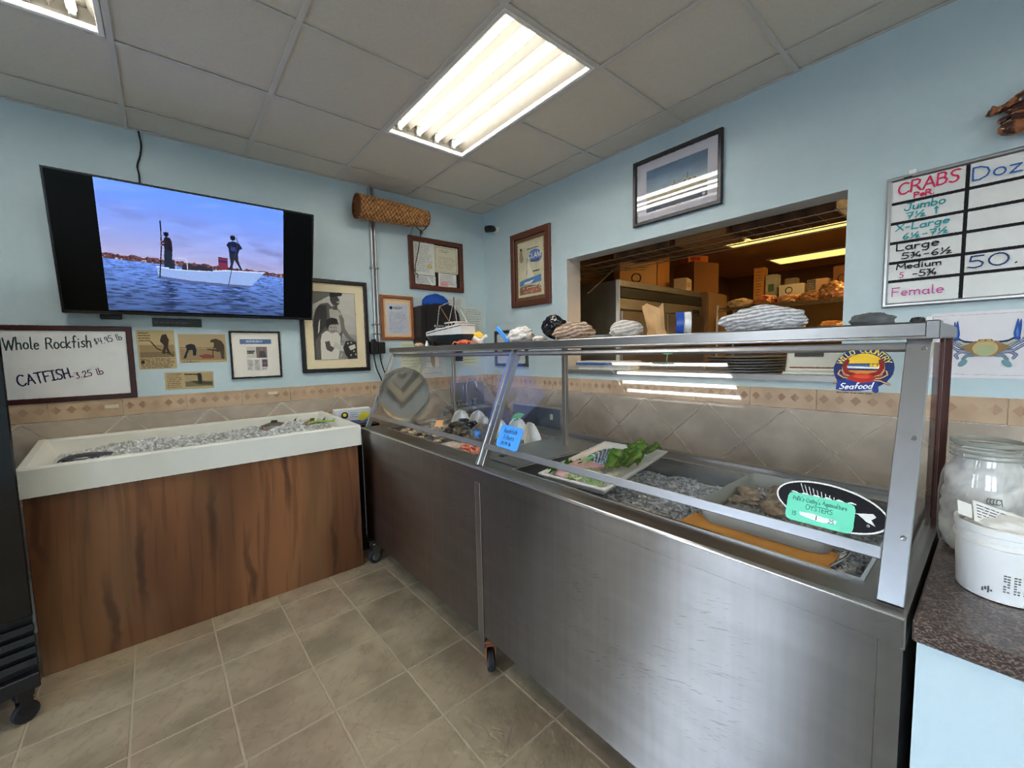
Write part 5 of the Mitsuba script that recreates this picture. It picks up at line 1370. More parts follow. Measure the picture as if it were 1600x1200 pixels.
i_ = np.arange(30 * 60).reshape(30, 60); j_ = np.roll(i_, -1, 1)
f = np.concatenate([np.stack([i_[:-1], j_[:-1], j_[1:]], -1).reshape(-1, 3), np.stack([i_[:-1], j_[1:], i_[1:]], -1).reshape(-1, 3)])
v = np.vstack([v, [JC[0], JC[1], 1.008], [JC[0], JC[1], 1.255]])
f = np.vstack([f, [[1800, j_[0, k], i_[0, k]] for k in range(60)], [[1801, i_[29, k], j_[29, k]] for k in range(60)]])
m = trimesh.Trimesh(v, f, process=False)
pj = thing('crumpled_paper', 'crumpled white paper filling the clear jar', 'paper')
add('paper', m, 'printed', pj, smooth=True, color=vc(m, lambda v: np.array((226, 224, 218)) * (.74 + .42 * meshkit.fbm(v * 44, 3, 7)[:, None])))
F = Frame((JC[0] - .042, JC[1] + .036, 1.25), (.1, -1, 0), (.1, 0, 1))
add('sheet', F.box(0, .05, -.03, .034, 0, .001), 'white_paper', pj)
A = Art(Frame((JC[0] - .0805, JC[1] - .01, 1.155), (.12, -1, 0), (0, 0, 1)), 0.0)
A.lines([arc(.005 * k, 0, .0035, .007, 30, 330, 8) for k in range(4)] + [[(.019, .008), (.021, -.008)]], .0012, (50, 50, 60))
A.done('pen_scribble', pj)
bk = thing('white_bucket', 'worn white plastic bucket with paper slips on the counter', 'bucket')
BC_ = (-1.246, -3.482, 1.0)
add('bucket', lathe([(0, .002), (.066, .002), (.068, .006), (.0735, .135), (.076, .137), (.0762, .150), (.0735, .152), (.0715, .15), (.070, .136), (.0655, .008), (0, .006)], 44, BC_), 'white_bright', bk, smooth=40)
add('band', lathe([(.0735, .112), (.0758, .114), (.0758, .122), (.0737, .124)], 44, BC_), 'white_enamel', bk, smooth=40)
add('film', moved(blob((0, 0, 0), (.068, .068, .030), .35, 3, 84, 4), BC_[0], BC_[1], 1.135), 'white_paper', bk, smooth=True)
def cyl_art(name, parent, centre, r, ang0, ops):
    """print wrapped round a drum: columns of small marks"""
    vs, fs, n = [], [], 0
    for (a0, a1, z0, z1) in ops:
        k = 3
        for q in range(k):
            t0, t1 = math.radians(ang0 + a0 + (a1 - a0) * q / k), math.radians(ang0 + a0 + (a1 - a0) * (q + 1) / k)
            rr = lambda z: r + (z - 1.0) * .043
            for t, z in ((t0, z0), (t1, z0), (t1, z1), (t0, z1)):
                vs.append((centre[0] + rr(z) * math.cos(t), centre[1] + rr(z) * math.sin(t), z))
            fs += [[n, n + 1, n + 2], [n, n + 2, n + 3]]; n += 4
    add(name, trimesh.Trimesh(vs, fs, process=False), 'grey_rubber', parent)
r9 = random.Random(9); ops = []
for col, a in enumerate((10, 21, 32)):
    for row in range(7):
        z = 1.028 + row * .0055
        for q in range(2):
            if r9.random() < .75:
                ops.append((a + q * 4, a + q * 4 + 3, z, z + .0028))
ops += [(-14 + k * 3.4, -14 + k * 3.4 + 2.4, 1.018 + .004 * (k % 2), 1.026 + .003 * (k % 3)) for k in range(4)]
cyl_art('print', bk, BC_, .0687, 170, ops)
rc = thing('paper_slip', 'printed white receipt slip sticking out of the white bucket', 'receipt')
F = Frame((BC_[0] - .045, BC_[1] + .045, 1.155), (.42, -.86, -.35), (.5, .1, .75))
add('slip', F.box(0, .085, 0, .045, 0, .001), 'white_paper', rc)
Art(F.at(0, 0, .001), .0004).squiggles(.006, .078, .008, .04, 5, (70, 74, 96), .0022, 6).done('print', rc)
rc = thing('paper_slip', 'plain white paper slip curled at the left rim of the bucket', 'receipt')
add('slip', tube(bez([(BC_[0] - .066, BC_[1] + .036, 1.148), (BC_[0] - .05, BC_[1] + .05, 1.165), (BC_[0] - .03, BC_[1] + .062, 1.172)], 8), [.004] * 9, 6) if False else F.at(-.028, .002, .002).box(0, .024, 0, .03, 0, .001), 'white_paper', rc)
gb2 = thing('grey_tub', 'dark grey tub rim behind the white bucket at the right edge', 'tub')
add('tub', tub(-1.03, -0.86, -3.72, -3.53, 1.0, 1.135, .005, .02, .006), 'grey_rubber', gb2, smooth=40)

# ================================================================== television
tv = thing('television', 'large black flat television hung tilted on the wall, showing two men on a work boat', 'television')
FV = Frame((-2.985, -0.10, 1.806), (1, 0, 0), (0, -0.20, 0.711))
VW, VH = 1.285, 0.74
add('case', FV.box(0, VW, 0, VH, -0.045, 0.0, 0.004), 'black_plastic', tv)
add('bezel', frame_mesh(FV, 0, VW, 0, VH, 0.011, -0.01, 0.006, 0.002), 'black_gloss', tv)
add('panel', FV.box(0.010, VW - 0.010, 0.012, VH - 0.010, -0.004, 0.001), 'screen_black', tv, label='black glossy screen')
add('chin', FV.box(0.0, VW, -0.006, 0.012, -0.01, 0.007, 0.002), 'black_gloss', tv)
add('sensor', FV.box(0.63, 0.67, -0.010, -0.004, -0.006, 0.004, 0.001), 'steel_dull', tv)
add('wall_mount', cat_([FV.box(0.35, 0.93, 0.2, 0.26, -0.10, -0.04), FV.box(0.35, 0.93, 0.5, 0.56, -0.12, -0.04), box(-2.75, -1.95, -0.03, -0.001, 1.95, 2.45), box(-2.6, -2.56, -0.17, -0.02, 2.28, 2.33), box(-2.1, -2.06, -0.17, -0.02, 2.28, 2.33)]), 'black_plastic', tv)
a0, a1, b0, b1 = 0.188, 1.094, 0.018, 0.735
class FlatArt(Art):
    """The same drawing calls, flattened into one grid of coloured vertices (an LCD's colour film in front of its backlight)."""
    def __init__(self, F, c, a0, a1, b0, b1, na, nb):
        super().__init__(F, c)
        a, b = np.meshgrid(np.linspace(a0, a1, na), np.linspace(b0, b1, nb))
        self.xy, self.na, self.nb, self.ext = np.stack([a.ravel(), b.ravel()], 1), na, nb, (a0, a1, b0, b1)
        self.rgb = np.zeros((na * nb, 3))
    def paint(self, fn):
        a0, a1, b0, b1 = self.ext
        self.rgb = np.clip(fn((self.xy[:, 0] - a0) / (a1 - a0), (self.xy[:, 1] - b0) / (b1 - b0)), 0, 255)
        return self
    def add(self, poly, colr, lift=True):
        p = as_poly(poly); x0, y0, x1, y1 = p.bounds
        near = np.nonzero((self.xy[:, 0] >= x0) & (self.xy[:, 0] <= x1) & (self.xy[:, 1] >= y0) & (self.xy[:, 1] <= y1))[0]
        self.rgb[near[shapely.contains_xy(p, self.xy[near, 0], self.xy[near, 1])]] = colr
        return self
    def done(self, name, parent, bsdf, **kw):
        i = np.arange(self.na * self.nb).reshape(self.nb, self.na)
        f = np.concatenate([np.stack([i[:-1, :-1], i[:-1, 1:], i[1:, 1:]], -1).reshape(-1, 3), np.stack([i[:-1, :-1], i[1:, 1:], i[1:, :-1]], -1).reshape(-1, 3)])
        return add(name, trimesh.Trimesh(self.F(self.xy, self.c), f, process=False), bsdf, parent, color=L(self.rgb), **kw)
scene['lcd_film'] = {'type': 'thindielectric', 'int_ior': 1.25, 'specular_transmittance': VCOL, 'specular_reflectance': 0.4}
A = FlatArt(FV, 0.0045, a0, a1, b0, b1, 440, 340)
add('backlight', FV.box(a0, a1, b0, b1, 0.0012, 0.0022), 'lamp_tube', tv, emit={'type': 'rgb', 'value': [TVL] * 3})
HZ = 0.403   # water line, fraction of the picture height
def scr(s, t):
    hz = HZ + 0.008 - 0.035 * s
    sky_t = np.clip((t - hz) / (1 - hz), 0, 1)[:, None]
    c = np.array((168, 160, 188)) * (1 - sky_t) ** 1.3 + np.array((104, 144, 226)) * (1 - (1 - sky_t) ** 1.3)
    cl = meshkit.fbm(np.c_[s * 3.5 - t * 2, t * 13 + s * 2.5, s * 0 + 2], 4, 5)[:, None]
    band = np.clip((cl - .5) * 5, 0, 1) * np.clip(1 - np.abs(t - .68 + .1 * s)[:, None] * 4.5, 0, 1)
    c = c * (1 - .55 * band) + np.array((112, 116, 160)) * .55 * band
    hi = np.clip((meshkit.fbm(np.c_[s * 3, t * 16 - s * 3, s * 0 + 8], 4, 9)[:, None] - .52) * 5, 0, 1)
    c = c * (1 - .25 * hi) + np.array((168, 186, 236)) * .25 * hi
    tree = hz + .022 + .030 * meshkit.fbm(np.c_[s * 42, s * 0, s * 0], 3, 2) * (1.2 - .4 * s)
    tr = ((t < tree) & (t >= hz))[:, None]
    tn = meshkit.noise(np.c_[s * 150, t * 110, s * 0])[:, None]
    c = np.where(tr, np.array((96, 68, 74)) * (.55 + .8 * tn), c)
    c = np.where(tr & (tn > .84) & (t < hz + .02)[:, None], np.array((190, 176, 176)), c)
    w = (t < hz)[:, None]
    d = np.clip((hz - t) / hz, 0, 1)[:, None]
    f = 60 / (0.35 + d)
    n = meshkit.fbm(np.c_[s * 22 / (0.4 + d[:, 0]), t * 95 / (0.45 + d[:, 0]), s * 0 + 3], 4, 6)[:, None]
    wc = np.array((108, 142, 212)) * (1 - d * .38) * (.74 + .52 * n)
    wc = np.where(n < .38, wc * .74, wc)
    ref = np.clip(1 - np.abs(s - .315)[:, None] * 15, 0, 1) + np.clip(1 - np.abs(s - .685)[:, None] * 10, 0, 1) * .9
    ref = ref * np.clip(1.3 - d * .6, 0, 1) * (t < .31)[:, None]
    k2 = np.clip((.64 - n) * 9, 0, 1) * np.clip(ref, 0, 1)
    wc = wc * (1 - .78 * k2) + np.array((30, 40, 70)) * .78 * k2
    hull_ref = ((s > .24) & (s < .83))[:, None] * np.clip(1 - d * 2.6, 0, 1) * (n < .5)
    wc = wc * (1 - .45 * hull_ref) + np.array((70, 84, 130)) * .45 * hull_ref
    return np.where(w, wc, c)
A.paint(scr)
dk, dk2 = (22, 24, 34), (36, 44, 62)
# boat
A.add([(.417, .289), (.505, .281), (.645, .286), (.772, .303), (.978, .310), (.965, .294), (.915, .232), (.893, .204), (.77, .200), (.57, .204), (.421, .220)], (140, 162, 204))
A.add([(.421, .236), (.57, .221), (.77, .216), (.90, .216), (.893, .204), (.77, .200), (.57, .204), (.421, .220)], (84, 98, 140))
A.line([(.417, .289), (.505, .281), (.645, .286), (.772, .303), (.978, .310)], .006, (196, 208, 232))
A.add([(.535, .283), (.69, .290), (.69, .305), (.62, .322), (.60, .312), (.54, .32)], (50, 48, 62)).add([(.475, .283), (.50, .283), (.50, .33), (.485, .335), (.47, .32)], (40, 46, 66))
A.line([(.508, .285), (.508, .348), (.515, .352), (.555, .350), (.562, .343), (.562, .287)], .0035, (196, 200, 214))
A.rect(.722, .770, .306, .380, (116, 50, 76)).rect(.722, .770, .352, .364, (60, 40, 90)).line([(.722, .381), (.772, .378)], .004, (60, 40, 50))
# man with a pole on the left
A.line([(.4505, .552), (.448, .42), (.428, .226)], .0055, (30, 26, 30))
A.add([(.452, .293), (.456, .36), (.462, .42), (.459, .445), (.462, .458), (.472, .468), (.490, .462), (.4965, .44), (.496, .39), (.492, .34), (.490, .292)], dk2)
A.add([(.459, .40), (.462, .458), (.472, .468), (.490, .462), (.4965, .44), (.496, .385)], (34, 28, 40))
A.add(affinity.scale(Point(.4725, .481).buffer(1), .0115, .0135), dk).line([(.462, .489), (.482, .491)], .005, dk)
A.line([(.470, .452), (.458, .435), (.449, .437)], .010, (34, 28, 40)).line([(.475, .43), (.458, .420), (.447, .419)], .009, (34, 28, 40))
A.add(Point(.448, .438).buffer(.005), (130, 92, 84)).add(Point(.446, .419).buffer(.005), (130, 92, 84))
# man on the bow
A.add([(.777, .306), (.787, .35), (.781, .40), (.783, .42), (.806, .428), (.828, .42), (.828, .38), (.836, .35), (.850, .316), (.862, .307), (.842, .310), (.825, .345), (.808, .375), (.798, .34), (.797, .307)], dk2)
A.add([(.781, .415), (.776, .46), (.784, .482), (.800, .490), (.820, .488), (.836, .476), (.840, .45), (.829, .415)], (28, 34, 66))
A.add([(.792, .43), (.790, .455), (.815, .455), (.818, .43)], (48, 66, 120))
A.line([(.784, .478), (.774, .462), (.786, .444)], .012, (28, 32, 56)).line([(.834, .474), (.847, .452), (.832, .447)], .012, (28, 32, 56))
A.add(Point(.803, .508).buffer(.0135), dk).add(affinity.scale(Point(.803, .517).buffer(1), .014, .009), dk)
A.line([(.822, .515), (.832, .480), (.797, .34), (.772, .213)], .004, (60, 56, 66))
A.line([(.935, .262), (.952, .225)], .0025, (60, 70, 100))
A.done('picture', tv, 'lcd_film', label='lit picture of two men on a boat on calm water')
add('television_cable', tube(bez([(-2.598, -0.012, 2.917), (-2.590, -0.012, 2.84), (-2.600, -0.012, 2.77), (-2.617, -0.012, 2.71), (-2.612, -0.014, 2.65), (-2.614, -0.03, 2.56), (-2.612, -0.06, 2.45)], 30), 0.0045, 8), 'rubber', label='black cable running from the ceiling to the television', cat='cable', smooth=50)
k = thing('sensor_box', 'small black box on the wall under the lower left edge of the television', 'box')
add('body', BACK.box(-2.842, -2.748, 1.775, 1.822, 0, 0.045, 0.004), 'black_plastic', k)
k = thing('name_plaque', 'narrow dark plaque on the wall below the television', 'plaque')
add('plate', BACK.box(-2.612, -2.364, 1.738, 1.790, 0, 0.012, 0.002), 'plaque_grey', k)
scene['plaque_grey'] = plain((52, 56, 56), 0.45, 0.3)
Art(BACK.at(0, 0, .012)).squiggles(-2.60, -2.38, 1.750, 1.776, 1, (96, 100, 96), .008, 4).done('lettering', k)

# ================================================================== whiteboard on the left
wk = thing('whiteboard', 'whiteboard in a dark wood frame hand lettered Whole Rockfish and CATFISH', 'whiteboard')
add('board', BACK.box(-3.42, -2.715, 1.302, 1.731, 0, 0.012), 'board_white', wk)
scene['board_white'] = plain((226, 228, 226), 0.25, 0.5)
add('frame', frame_mesh(BACK, -3.44, -2.712, 1.300, 1.733, 0.028, 0, 0.022), 'dark_wood', wk)
A = Art(BACK.at(0, 0, 0.0125))
A.hand('Whole Rockfish', -3.226, 1.598, .062, (40, 58, 60), .0062, rot=2.2, width=.335, slant=.05)
A.hand('$4.95 lb', -2.874, 1.626, .034, (60, 66, 76), .004, rot=14, width=.122)
A.hand('CATFISH', -3.185, 1.398, .056, (34, 30, 66), .0065, rot=12, width=.20, slant=.06)
A.hand('-3.25 lb', -2.984, 1.428, .036, (84, 46, 74), .0042, rot=10, width=.135)
A.done('lettering', wk)

# ================================================================== clippings and pictures
def clipping(label, a0, a1, b0, b1, draw, rz=0.0):
    k = thing('news_clipping', label, 'newspaper clipping', 'newspaper clippings under the television')
    F = BACK.at((a0 + a1) / 2, (b0 + b1) / 2)
    F = Frame(F.o, (math.cos(rz), 0, math.sin(rz)), (-math.sin(rz), 0, math.cos(rz)))
    w, h = a1 - a0, b1 - b0
    add('sheet', F.box(-w / 2, w / 2, -h / 2, h / 2, 0.0005, 0.0022), 'newsprint', k)
    A = Art(F.at(0, 0, .0022), .0003)
    draw(A, w, h)
    A.done('print', k)
scene['newsprint'] = plain((184, 164, 124), 0.7, 0.15)
pk = (72, 60, 44)
def d1(A, w, h):
    A.squiggles(-.45 * w, -.1 * w, .2 * h, .46 * h, 4, pk, .006, 1)
    A.rect(-.45 * w, .47 * w, -.20 * h, .12 * h, (150, 130, 96)).rect(-.45 * w, .47 * w, -.20 * h, -.06 * h, (124, 106, 78))
    A.add([(.12 * w, -.1 * h), (.2 * w, .1 * h), (.1 * w, .22 * h), (.16 * w, .38 * h), (.28 * w, .40 * h), (.34 * w, .25 * h), (.30 * w, .05 * h), (.36 * w, -.12 * h), (.28 * w, -.12 * h), (.24 * w, .02 * h), (.2 * w, -.12 * h)], (60, 48, 40))
    A.line([(-.15 * w, .22 * h), (.0, .03 * h), (.42 * w, -.16 * h)], .006, (66, 54, 42)).squiggles(-.45 * w, .45 * w, -.48 * h, -.22 * h, 7, pk, .0035, 2)
    A.rect(-.44 * w, -.36 * w, -.36 * h, -.27 * h, (54, 46, 36))
def d2(A, w, h):
    A.rect(-.48 * w, .48 * w, -.42 * h, .47 * h, (172, 152, 116)).rect(-.48 * w, .48 * w, -.42 * h, -.02 * h, (146, 126, 94)).line([(-.48 * w, .02 * h), (.4 * w, .02 * h)], .003, (96, 80, 60))
    A.add([(-.42 * w, -.34 * h), (-.34 * w, -.05 * h), (-.36 * w, .1 * h), (-.26 * w, .16 * h), (-.17 * w, .12 * h), (-.14 * w, -.05 * h), (-.16 * w, -.25 * h), (-.22 * w, -.25 * h), (-.22 * w, -.05 * h), (-.3 * w, -.06 * h), (-.37 * w, -.34 * h)], (38, 40, 46))
    A.add([(.44 * w, -.38 * h), (.46 * w, .1 * h), (.40 * w, .26 * h), (.28 * w, .34 * h), (.18 * w, .30 * h), (.16 * w, .20 * h), (.24 * w, .20 * h), (.22 * w, -.02 * h), (.27 * w, .0 * h), (.30 * w, -.16 * h), (.36 * w, -.10 * h), (.38 * w, -.38 * h)], (74, 62, 48))
    A.add([(-.1 * w, -.26 * h), (.05 * w, -.2 * h), (.2 * w, -.25 * h), (.18 * w, -.36 * h), (-.02 * w, -.36 * h)], (132, 70, 56)).line([(.1 * w, -.04 * h), (.28 * w, -.08 * h)], .008, (60, 50, 40)).line([(.2 * w, -.06 * h), (.2 * w, -.34 * h)], .005, (60, 50, 40))
    A.squiggles(-.45 * w, .0, -.49 * h, -.44 * h, 1, pk, .004, 3)
def d3(A, w, h):
    A.squiggles(-.46 * w, -.14 * w, -.42 * h, .44 * h, 8, pk, .004, 5)
    A.rect(-.1 * w, .48 * w, -.36 * h, .42 * h, (170, 150, 112)).rect(-.1 * w, .48 * w, -.36 * h, -.06 * h, (120, 112, 84))
    A.add([(.0, -.02 * h), (.22 * w, -.06 * h), (.48 * w, -.14 * h), (.46 * w, -.3 * h), (.16 * w, -.26 * h)], (78, 72, 58)).line([(-.1 * w, .36 * h), (.24 * w, .33 * h)], .007, (52, 46, 38)).line([(.2 * w, .33 * h), (.21 * w, -.1 * h)], .022, (50, 48, 44))
clipping('yellowed newspaper clipping of a person bending with a rake, leftmost of the three', -2.693, -2.510, 1.470, 1.714, d1, 0.01)
clipping('widest yellowed newspaper clipping, with two people bending over the water', -2.494, -2.238, 1.503, 1.693, d2)
clipping('smallest and lowest newspaper clipping, with a column of print and a boat', -2.576, -2.322, 1.330, 1.444, d3, -0.012)

def picture(name, label, F, a0, a1, b0, b1, fw, mat, draw, mat_colour=None, fd=0.02, glass=False, cat='picture', gloss='printed'):
    k = thing(name, label, cat)
    add('frame', frame_mesh(F, a0, a1, b0, b1, fw, 0.0, fd), mat, k)
    m = F.box(a0 + fw * .8, a1 - fw * .8, b0 + fw * .8, b1 - fw * .8, 0.001, 0.006)
    add('mat_board', m, 'cardboard', k, color=vc(m, lambda v: np.array(mat_colour or (230, 228, 220)) + 0 * v))
    A = Art(F.at(0, 0, .006), .0003)
    draw(A, a0 + fw, a1 - fw, b0 + fw, b1 - fw)
    A.done('print', k, gloss)
    if glass:
        q = np.array([(a0 + fw * .8, b0 + fw * .8), (a1 - fw * .8, b0 + fw * .8), (a1 - fw * .8, b1 - fw * .8), (a0 + fw * .8, b1 - fw * .8)])
        add('glass', trimesh.Trimesh(F(q, fd * .6), [[0, 1, 2], [0, 2, 3]], process=False), 'glass', k)
    return k
def d_news(A, a0, a1, b0, b1):
    w, h = a1 - a0, b1 - b0
    X_ = lambda s: a0 + s * w
    Y_ = lambda t: b0 + t * h
    A.rect(X_(.17), X_(.84), Y_(.745), Y_(.855), (78, 104, 152)).squiggles(X_(.30), X_(.74), Y_(.77), Y_(.84), 1, (170, 184, 206), .016, 3)
    A.rect(X_(.28), X_(.74), Y_(.13), Y_(.70), (226, 222, 214))
    A.rect(X_(.30), X_(.73), Y_(.43), Y_(.68), (206, 198, 186)).rect(X_(.50), X_(.73), Y_(.43), Y_(.68), (120, 108, 100))
    A.add([(X_(.55), Y_(.43)), (X_(.57), Y_(.58)), (X_(.62), Y_(.65)), (X_(.68), Y_(.58)), (X_(.72), Y_(.43))], (60, 50, 62)).add(Point(X_(.62), Y_(.62)).buffer(.012), (150, 110, 90))
    A.squiggles(X_(.31), X_(.49), Y_(.52), Y_(.60), 2, (20, 20, 22), .011, 5).add(Polygon([(X_(.48), Y_(.43)), (X_(.58), Y_(.47)), (X_(.56), Y_(.43))]), (140, 40, 40))
    A.squiggles(X_(.30), X_(.42), Y_(.15), Y_(.39), 10, (90, 88, 84), .003, 6).squiggles(X_(.45), X_(.58), Y_(.15), Y_(.39), 10, (90, 88, 84), .003, 7)
    A.rect(X_(.61), X_(.73), Y_(.31), Y_(.39), (90, 60, 70)).rect(X_(.61), X_(.73), Y_(.22), Y_(.30), (84, 52, 66)).squiggles(X_(.61), X_(.73), Y_(.15), Y_(.20), 2, (90, 88, 84), .003, 8)
picture('framed_newspaper', 'framed newspaper front page with a blue masthead in a thin black frame', BACK, -2.2185, -1.9055, 1.380, 1.716, .012, 'black_frame', d_news, (232, 226, 214), glass=True)

def d_bw(A, a0, a1, b0, b1):
    w, h = a1 - a0, b1 - b0
    p0, p1, q0, q1 = a0 + .135 * w, a1 - .155 * w, b0 + .105 * h, b1 - .10 * h
    W, H = p1 - p0, q1 - q0
    def pts(l): return [(p0 + x * W, q0 + y * H) for x, y in l]
    clip = sbox(p0, q0, p1, q1)
    def pg(l, c, buf=0.006):
        A.add(Polygon(pts(l)).buffer(buf).intersection(clip), c)
    def gr(s, t):
        c = 196 - 34 * (1 - t) + 10 * (meshkit.fbm(np.c_[s * 5, t * 30, s * 0], 3, 4) - .5)
        c = np.where(t < .36 + .02 * np.sin(s * 9), c - 26 + 26 * (meshkit.noise(np.c_[s * 12, t * 60, s * 0]) - .5), c)
        return np.repeat(c[:, None], 3, 1) * np.array((1.0, .985, .94))
    A.grid(p0, p1, q0, q1, 60, 80, gr)
    pg([(0, 1), (.45, 1), (.42, .95), (.05, .82), (0, .80)], (110, 108, 102), .0)
    # the man: dark shirt, overalls
    pg([(.02, .0), (.0, .30), (.04, .42), (.0, .5), (.04, .62), (.10, .74), (.20, .81), (.36, .83), (.46, .76), (.60, .74), (.66, .66), (.68, .5), (.62, .3), (.5, .1), (.5, 0)], (92, 90, 86))
    pg([(.40, .74), (.56, .75), (.64, .68), (.66, .50), (.60, .40), (.42, .52)], (172, 168, 158))
    pg([(.02, .0), (.02, .28), (.16, .40), (.30, .52), (.32, .8), (.16, .79), (.08, .68), (.02, .5)], (62, 60, 58), .004)
    pg([(.10, .38), (.13, .55), (.17, .6), (.14, .42)], (196, 192, 182), .0)
    pg([(.62, .66), (.70, .62), (.72, .46), (.84, .34), (.97, .27), (.95, .24), (.80, .30), (.66, .42)], (112, 110, 104), .004)
    A.add(affinity.rotate(affinity.scale(Point(p0 + .525 * W, q0 + .885 * H).buffer(1), .105 * W, .085 * H), 18).intersection(clip), (74, 72, 70))
    pg([(.46, .80), (.58, .80), (.58, .74), (.48, .74)], (84, 82, 80), .0)
    pg([(.41, .93), (.43, 1.0), (.70, 1.0), (.69, .96), (.56, .945), (.50, .935)], (44, 44, 44), .002)
    A.add(Polygon(pts([(.56, .865), (.60, .85), (.63, .87), (.60, .862)])).buffer(.002), (186, 182, 172))
    pg([(.535, .915), (.565, .917), (.565, .910), (.535, .908)], (36, 36, 36), .0)
    # the boy: white shirt
    pg([(.16, 0), (.17, .28), (.20, .37), (.30, .42), (.42, .40), (.54, .40), (.60, .34), (.58, .2), (.52, 0)], (206, 202, 190))
    A.add(affinity.scale(Point(p0 + .43 * W, q0 + .475 * H).buffer(1), .105 * W, .085 * H), (134, 130, 124))
    A.add(affinity.scale(Point(p0 + .435 * W, q0 + .460 * H).buffer(1), .085 * W, .065 * H), (160, 156, 148))
    pg([(.30, .50), (.32, .58), (.42, .62), (.54, .60), (.57, .53), (.52, .54), (.44, .53), (.36, .52), (.32, .46)], (46, 44, 44), .004)
    for x in (.40, .47):
        pg([(x - .015, .483), (x + .015, .483), (x + .015, .475), (x - .015, .475)], (44, 42, 42), .0)
    A.add(LineString(pts([(.40, .428), (.44, .420), (.48, .430)])).buffer(.003), (90, 84, 80))
    pg([(.26, .26), (.28, .16), (.38, .12), (.44, .17), (.36, .20), (.34, .27)], (84, 80, 76), .004)
    pg([(.44, .19), (.60, .14), (.80, .10), (.90, .16), (.84, .20), (.62, .20), (.48, .26)], (190, 186, 176), .004)
    pg([(.66, .18), (.74, .28), (.86, .28), (.98, .26), (1.0, .02), (.78, .0), (.70, .08)], (50, 48, 46), .0)
    pg([(.80, .19), (.94, .22), (.96, .17), (.84, .14)], (196, 192, 182), .003)
    for x, y in ((.78, .24), (.86, .25), (.92, .12), (.84, .06), (.96, .07)):
        A.add(Point(p0 + x * W, q0 + y * H).buffer(.008), (150, 146, 138), lift=False)
    pg([(.60, .02), (.64, .08), (.62, .10), (.57, .0)], (180, 176, 168), .0)
    A.add(sbox(p0, q0, p1, q1).difference(sbox(p0 + .002, q0 + .002, p1 - .002, q1 - .002)), (120, 112, 96))
picture('fisherman_photo', 'black and white photograph of a man and a boy, cream mat and black frame', BACK, -1.765, -1.240, 1.398, 2.128, .030, 'black_frame', d_bw, (228, 214, 178), fd=.024)

def d_cork(A, a0, a1, b0, b1):
    w, h = a1 - a0, b1 - b0
    A.rect(a0, a1, b0, b1, (40, 30, 26))
    sh = lambda x0, x1, y0, y1, c: A.rect(a0 + x0 * w, a0 + x1 * w, b0 + y0 * h, b0 + y1 * h, c)
    sq = lambda x0, x1, y0, y1, n, s_, c=(120, 120, 118): A.squiggles(a0 + x0 * w, a0 + x1 * w, b0 + y0 * h, b0 + y1 * h, n, c, .004, s_)
    sh(.0, .45, .24, 1.0, (214, 216, 206)); sq(.04, .42, .3, .94, 14, 3)
    sh(.44, .98, .34, .98, (208, 202, 178)); sq(.52, .94, .42, .74, 8, 4, (140, 132, 112)); sq(.56, .80, .82, .90, 2, 5, (60, 60, 60))
    A.add(sbox(a0 + .47 * w, b0 + .37 * h, a0 + .95 * w, b0 + .95 * h).difference(sbox(a0 + .48 * w, b0 + .38 * h, a0 + .94 * w, b0 + .94 * h)), (150, 140, 116))
    sh(.03, .46, .02, .23, (206, 210, 206)); sq(.06, .42, .04, .2, 5, 6)
    sh(.52, .93, .0, .33, (220, 218, 214)); sq(.56, .9, .06, .3, 7, 7); sh(.56, .74, .02, .13, (210, 150, 150))
    A.add(Point(a0 + .35 * w, b0 + .46 * h).buffer(.021), (178, 160, 84)).add(Point(a0 + .35 * w, b0 + .46 * h).buffer(.013), (206, 190, 110))
    A.add([(a0 + .26 * w, b0 + .18 * h), (a0 + .31 * w, b0 + .2 * h), (a0 + .42 * w, b0 + .0 * h), (a0 + .37 * w, b0 - .01 * h)], (228, 230, 226))
picture('notice_board', 'wide dark wood frame holding several pinned certificates', BACK, -0.842, -0.272, 2.115, 2.584, .042, 'mahogany', d_cork, (60, 44, 36), fd=.026, cat='notice board')
def d_cert(A, a0, a1, b0, b1):
    w, h = a1 - a0, b1 - b0
    A.rect(a0 + .12 * w, a0 + .90 * w, b0 + .07 * h, b0 + .86 * h, (192, 196, 206)).squiggles(a0 + .2 * w, a0 + .82 * w, b0 + .12 * h, b0 + .66 * h, 14, (120, 122, 134), .003, 4).squiggles(a0 + .36 * w, a0 + .74 * w, b0 + .72 * h, b0 + .80 * h, 2, (70, 72, 84), .006, 5)
    A.add(Point(a0 + .28 * w, b0 + .76 * h).buffer(.014), (40, 44, 60)).add(sbox(a0 + .04 * w, b0 + .03 * h, a0 + .96 * w, b0 + .96 * h).difference(sbox(a0 + .055 * w, b0 + .04 * h, a0 + .945 * w, b0 + .95 * h)), (196, 160, 120))
picture('framed_certificate', 'certificate in a narrow orange brown wood frame above the junction box', BACK, -1.127, -0.819, 1.656, 2.041, .026, 'oak', d_cert, (222, 196, 162))
def sheet(label, a0, a1, b0, b1, col, n, seed, F=BACK, ex=None):
    k = thing('notice_sheet', label, 'notice')
    m = F.box(a0, a1, b0, b1, 0.0004, 0.0016)
    add('sheet', m, 'cardboard', k, color=vc(m, lambda v: np.array(col) + 0 * v))
    A = Art(F.at(0, 0, .0016), .0003)
    A.squiggles(a0 + .08 * (a1 - a0), a1 - .06 * (a1 - a0), b0 + .06 * (b1 - b0), b1 - .06 * (b1 - b0), n, tuple(.62 * np.array(col)), .004, seed)
    if ex:
        ex(A)
    A.done('print', k)
sheet('upper paper notice on the wall behind the boat model mast', -0.455, -0.245, 1.82, 2.066, (206, 212, 204), 12, 3)
sheet('lower paper notice nearest the room corner', -0.262, -0.040, 1.742, 1.988, (200, 206, 200), 9, 4)
sheet('pale green notice behind the display case glass, left of the small black frame', -0.30, -0.10, 1.40, 1.62, (204, 212, 178), 6, 5)
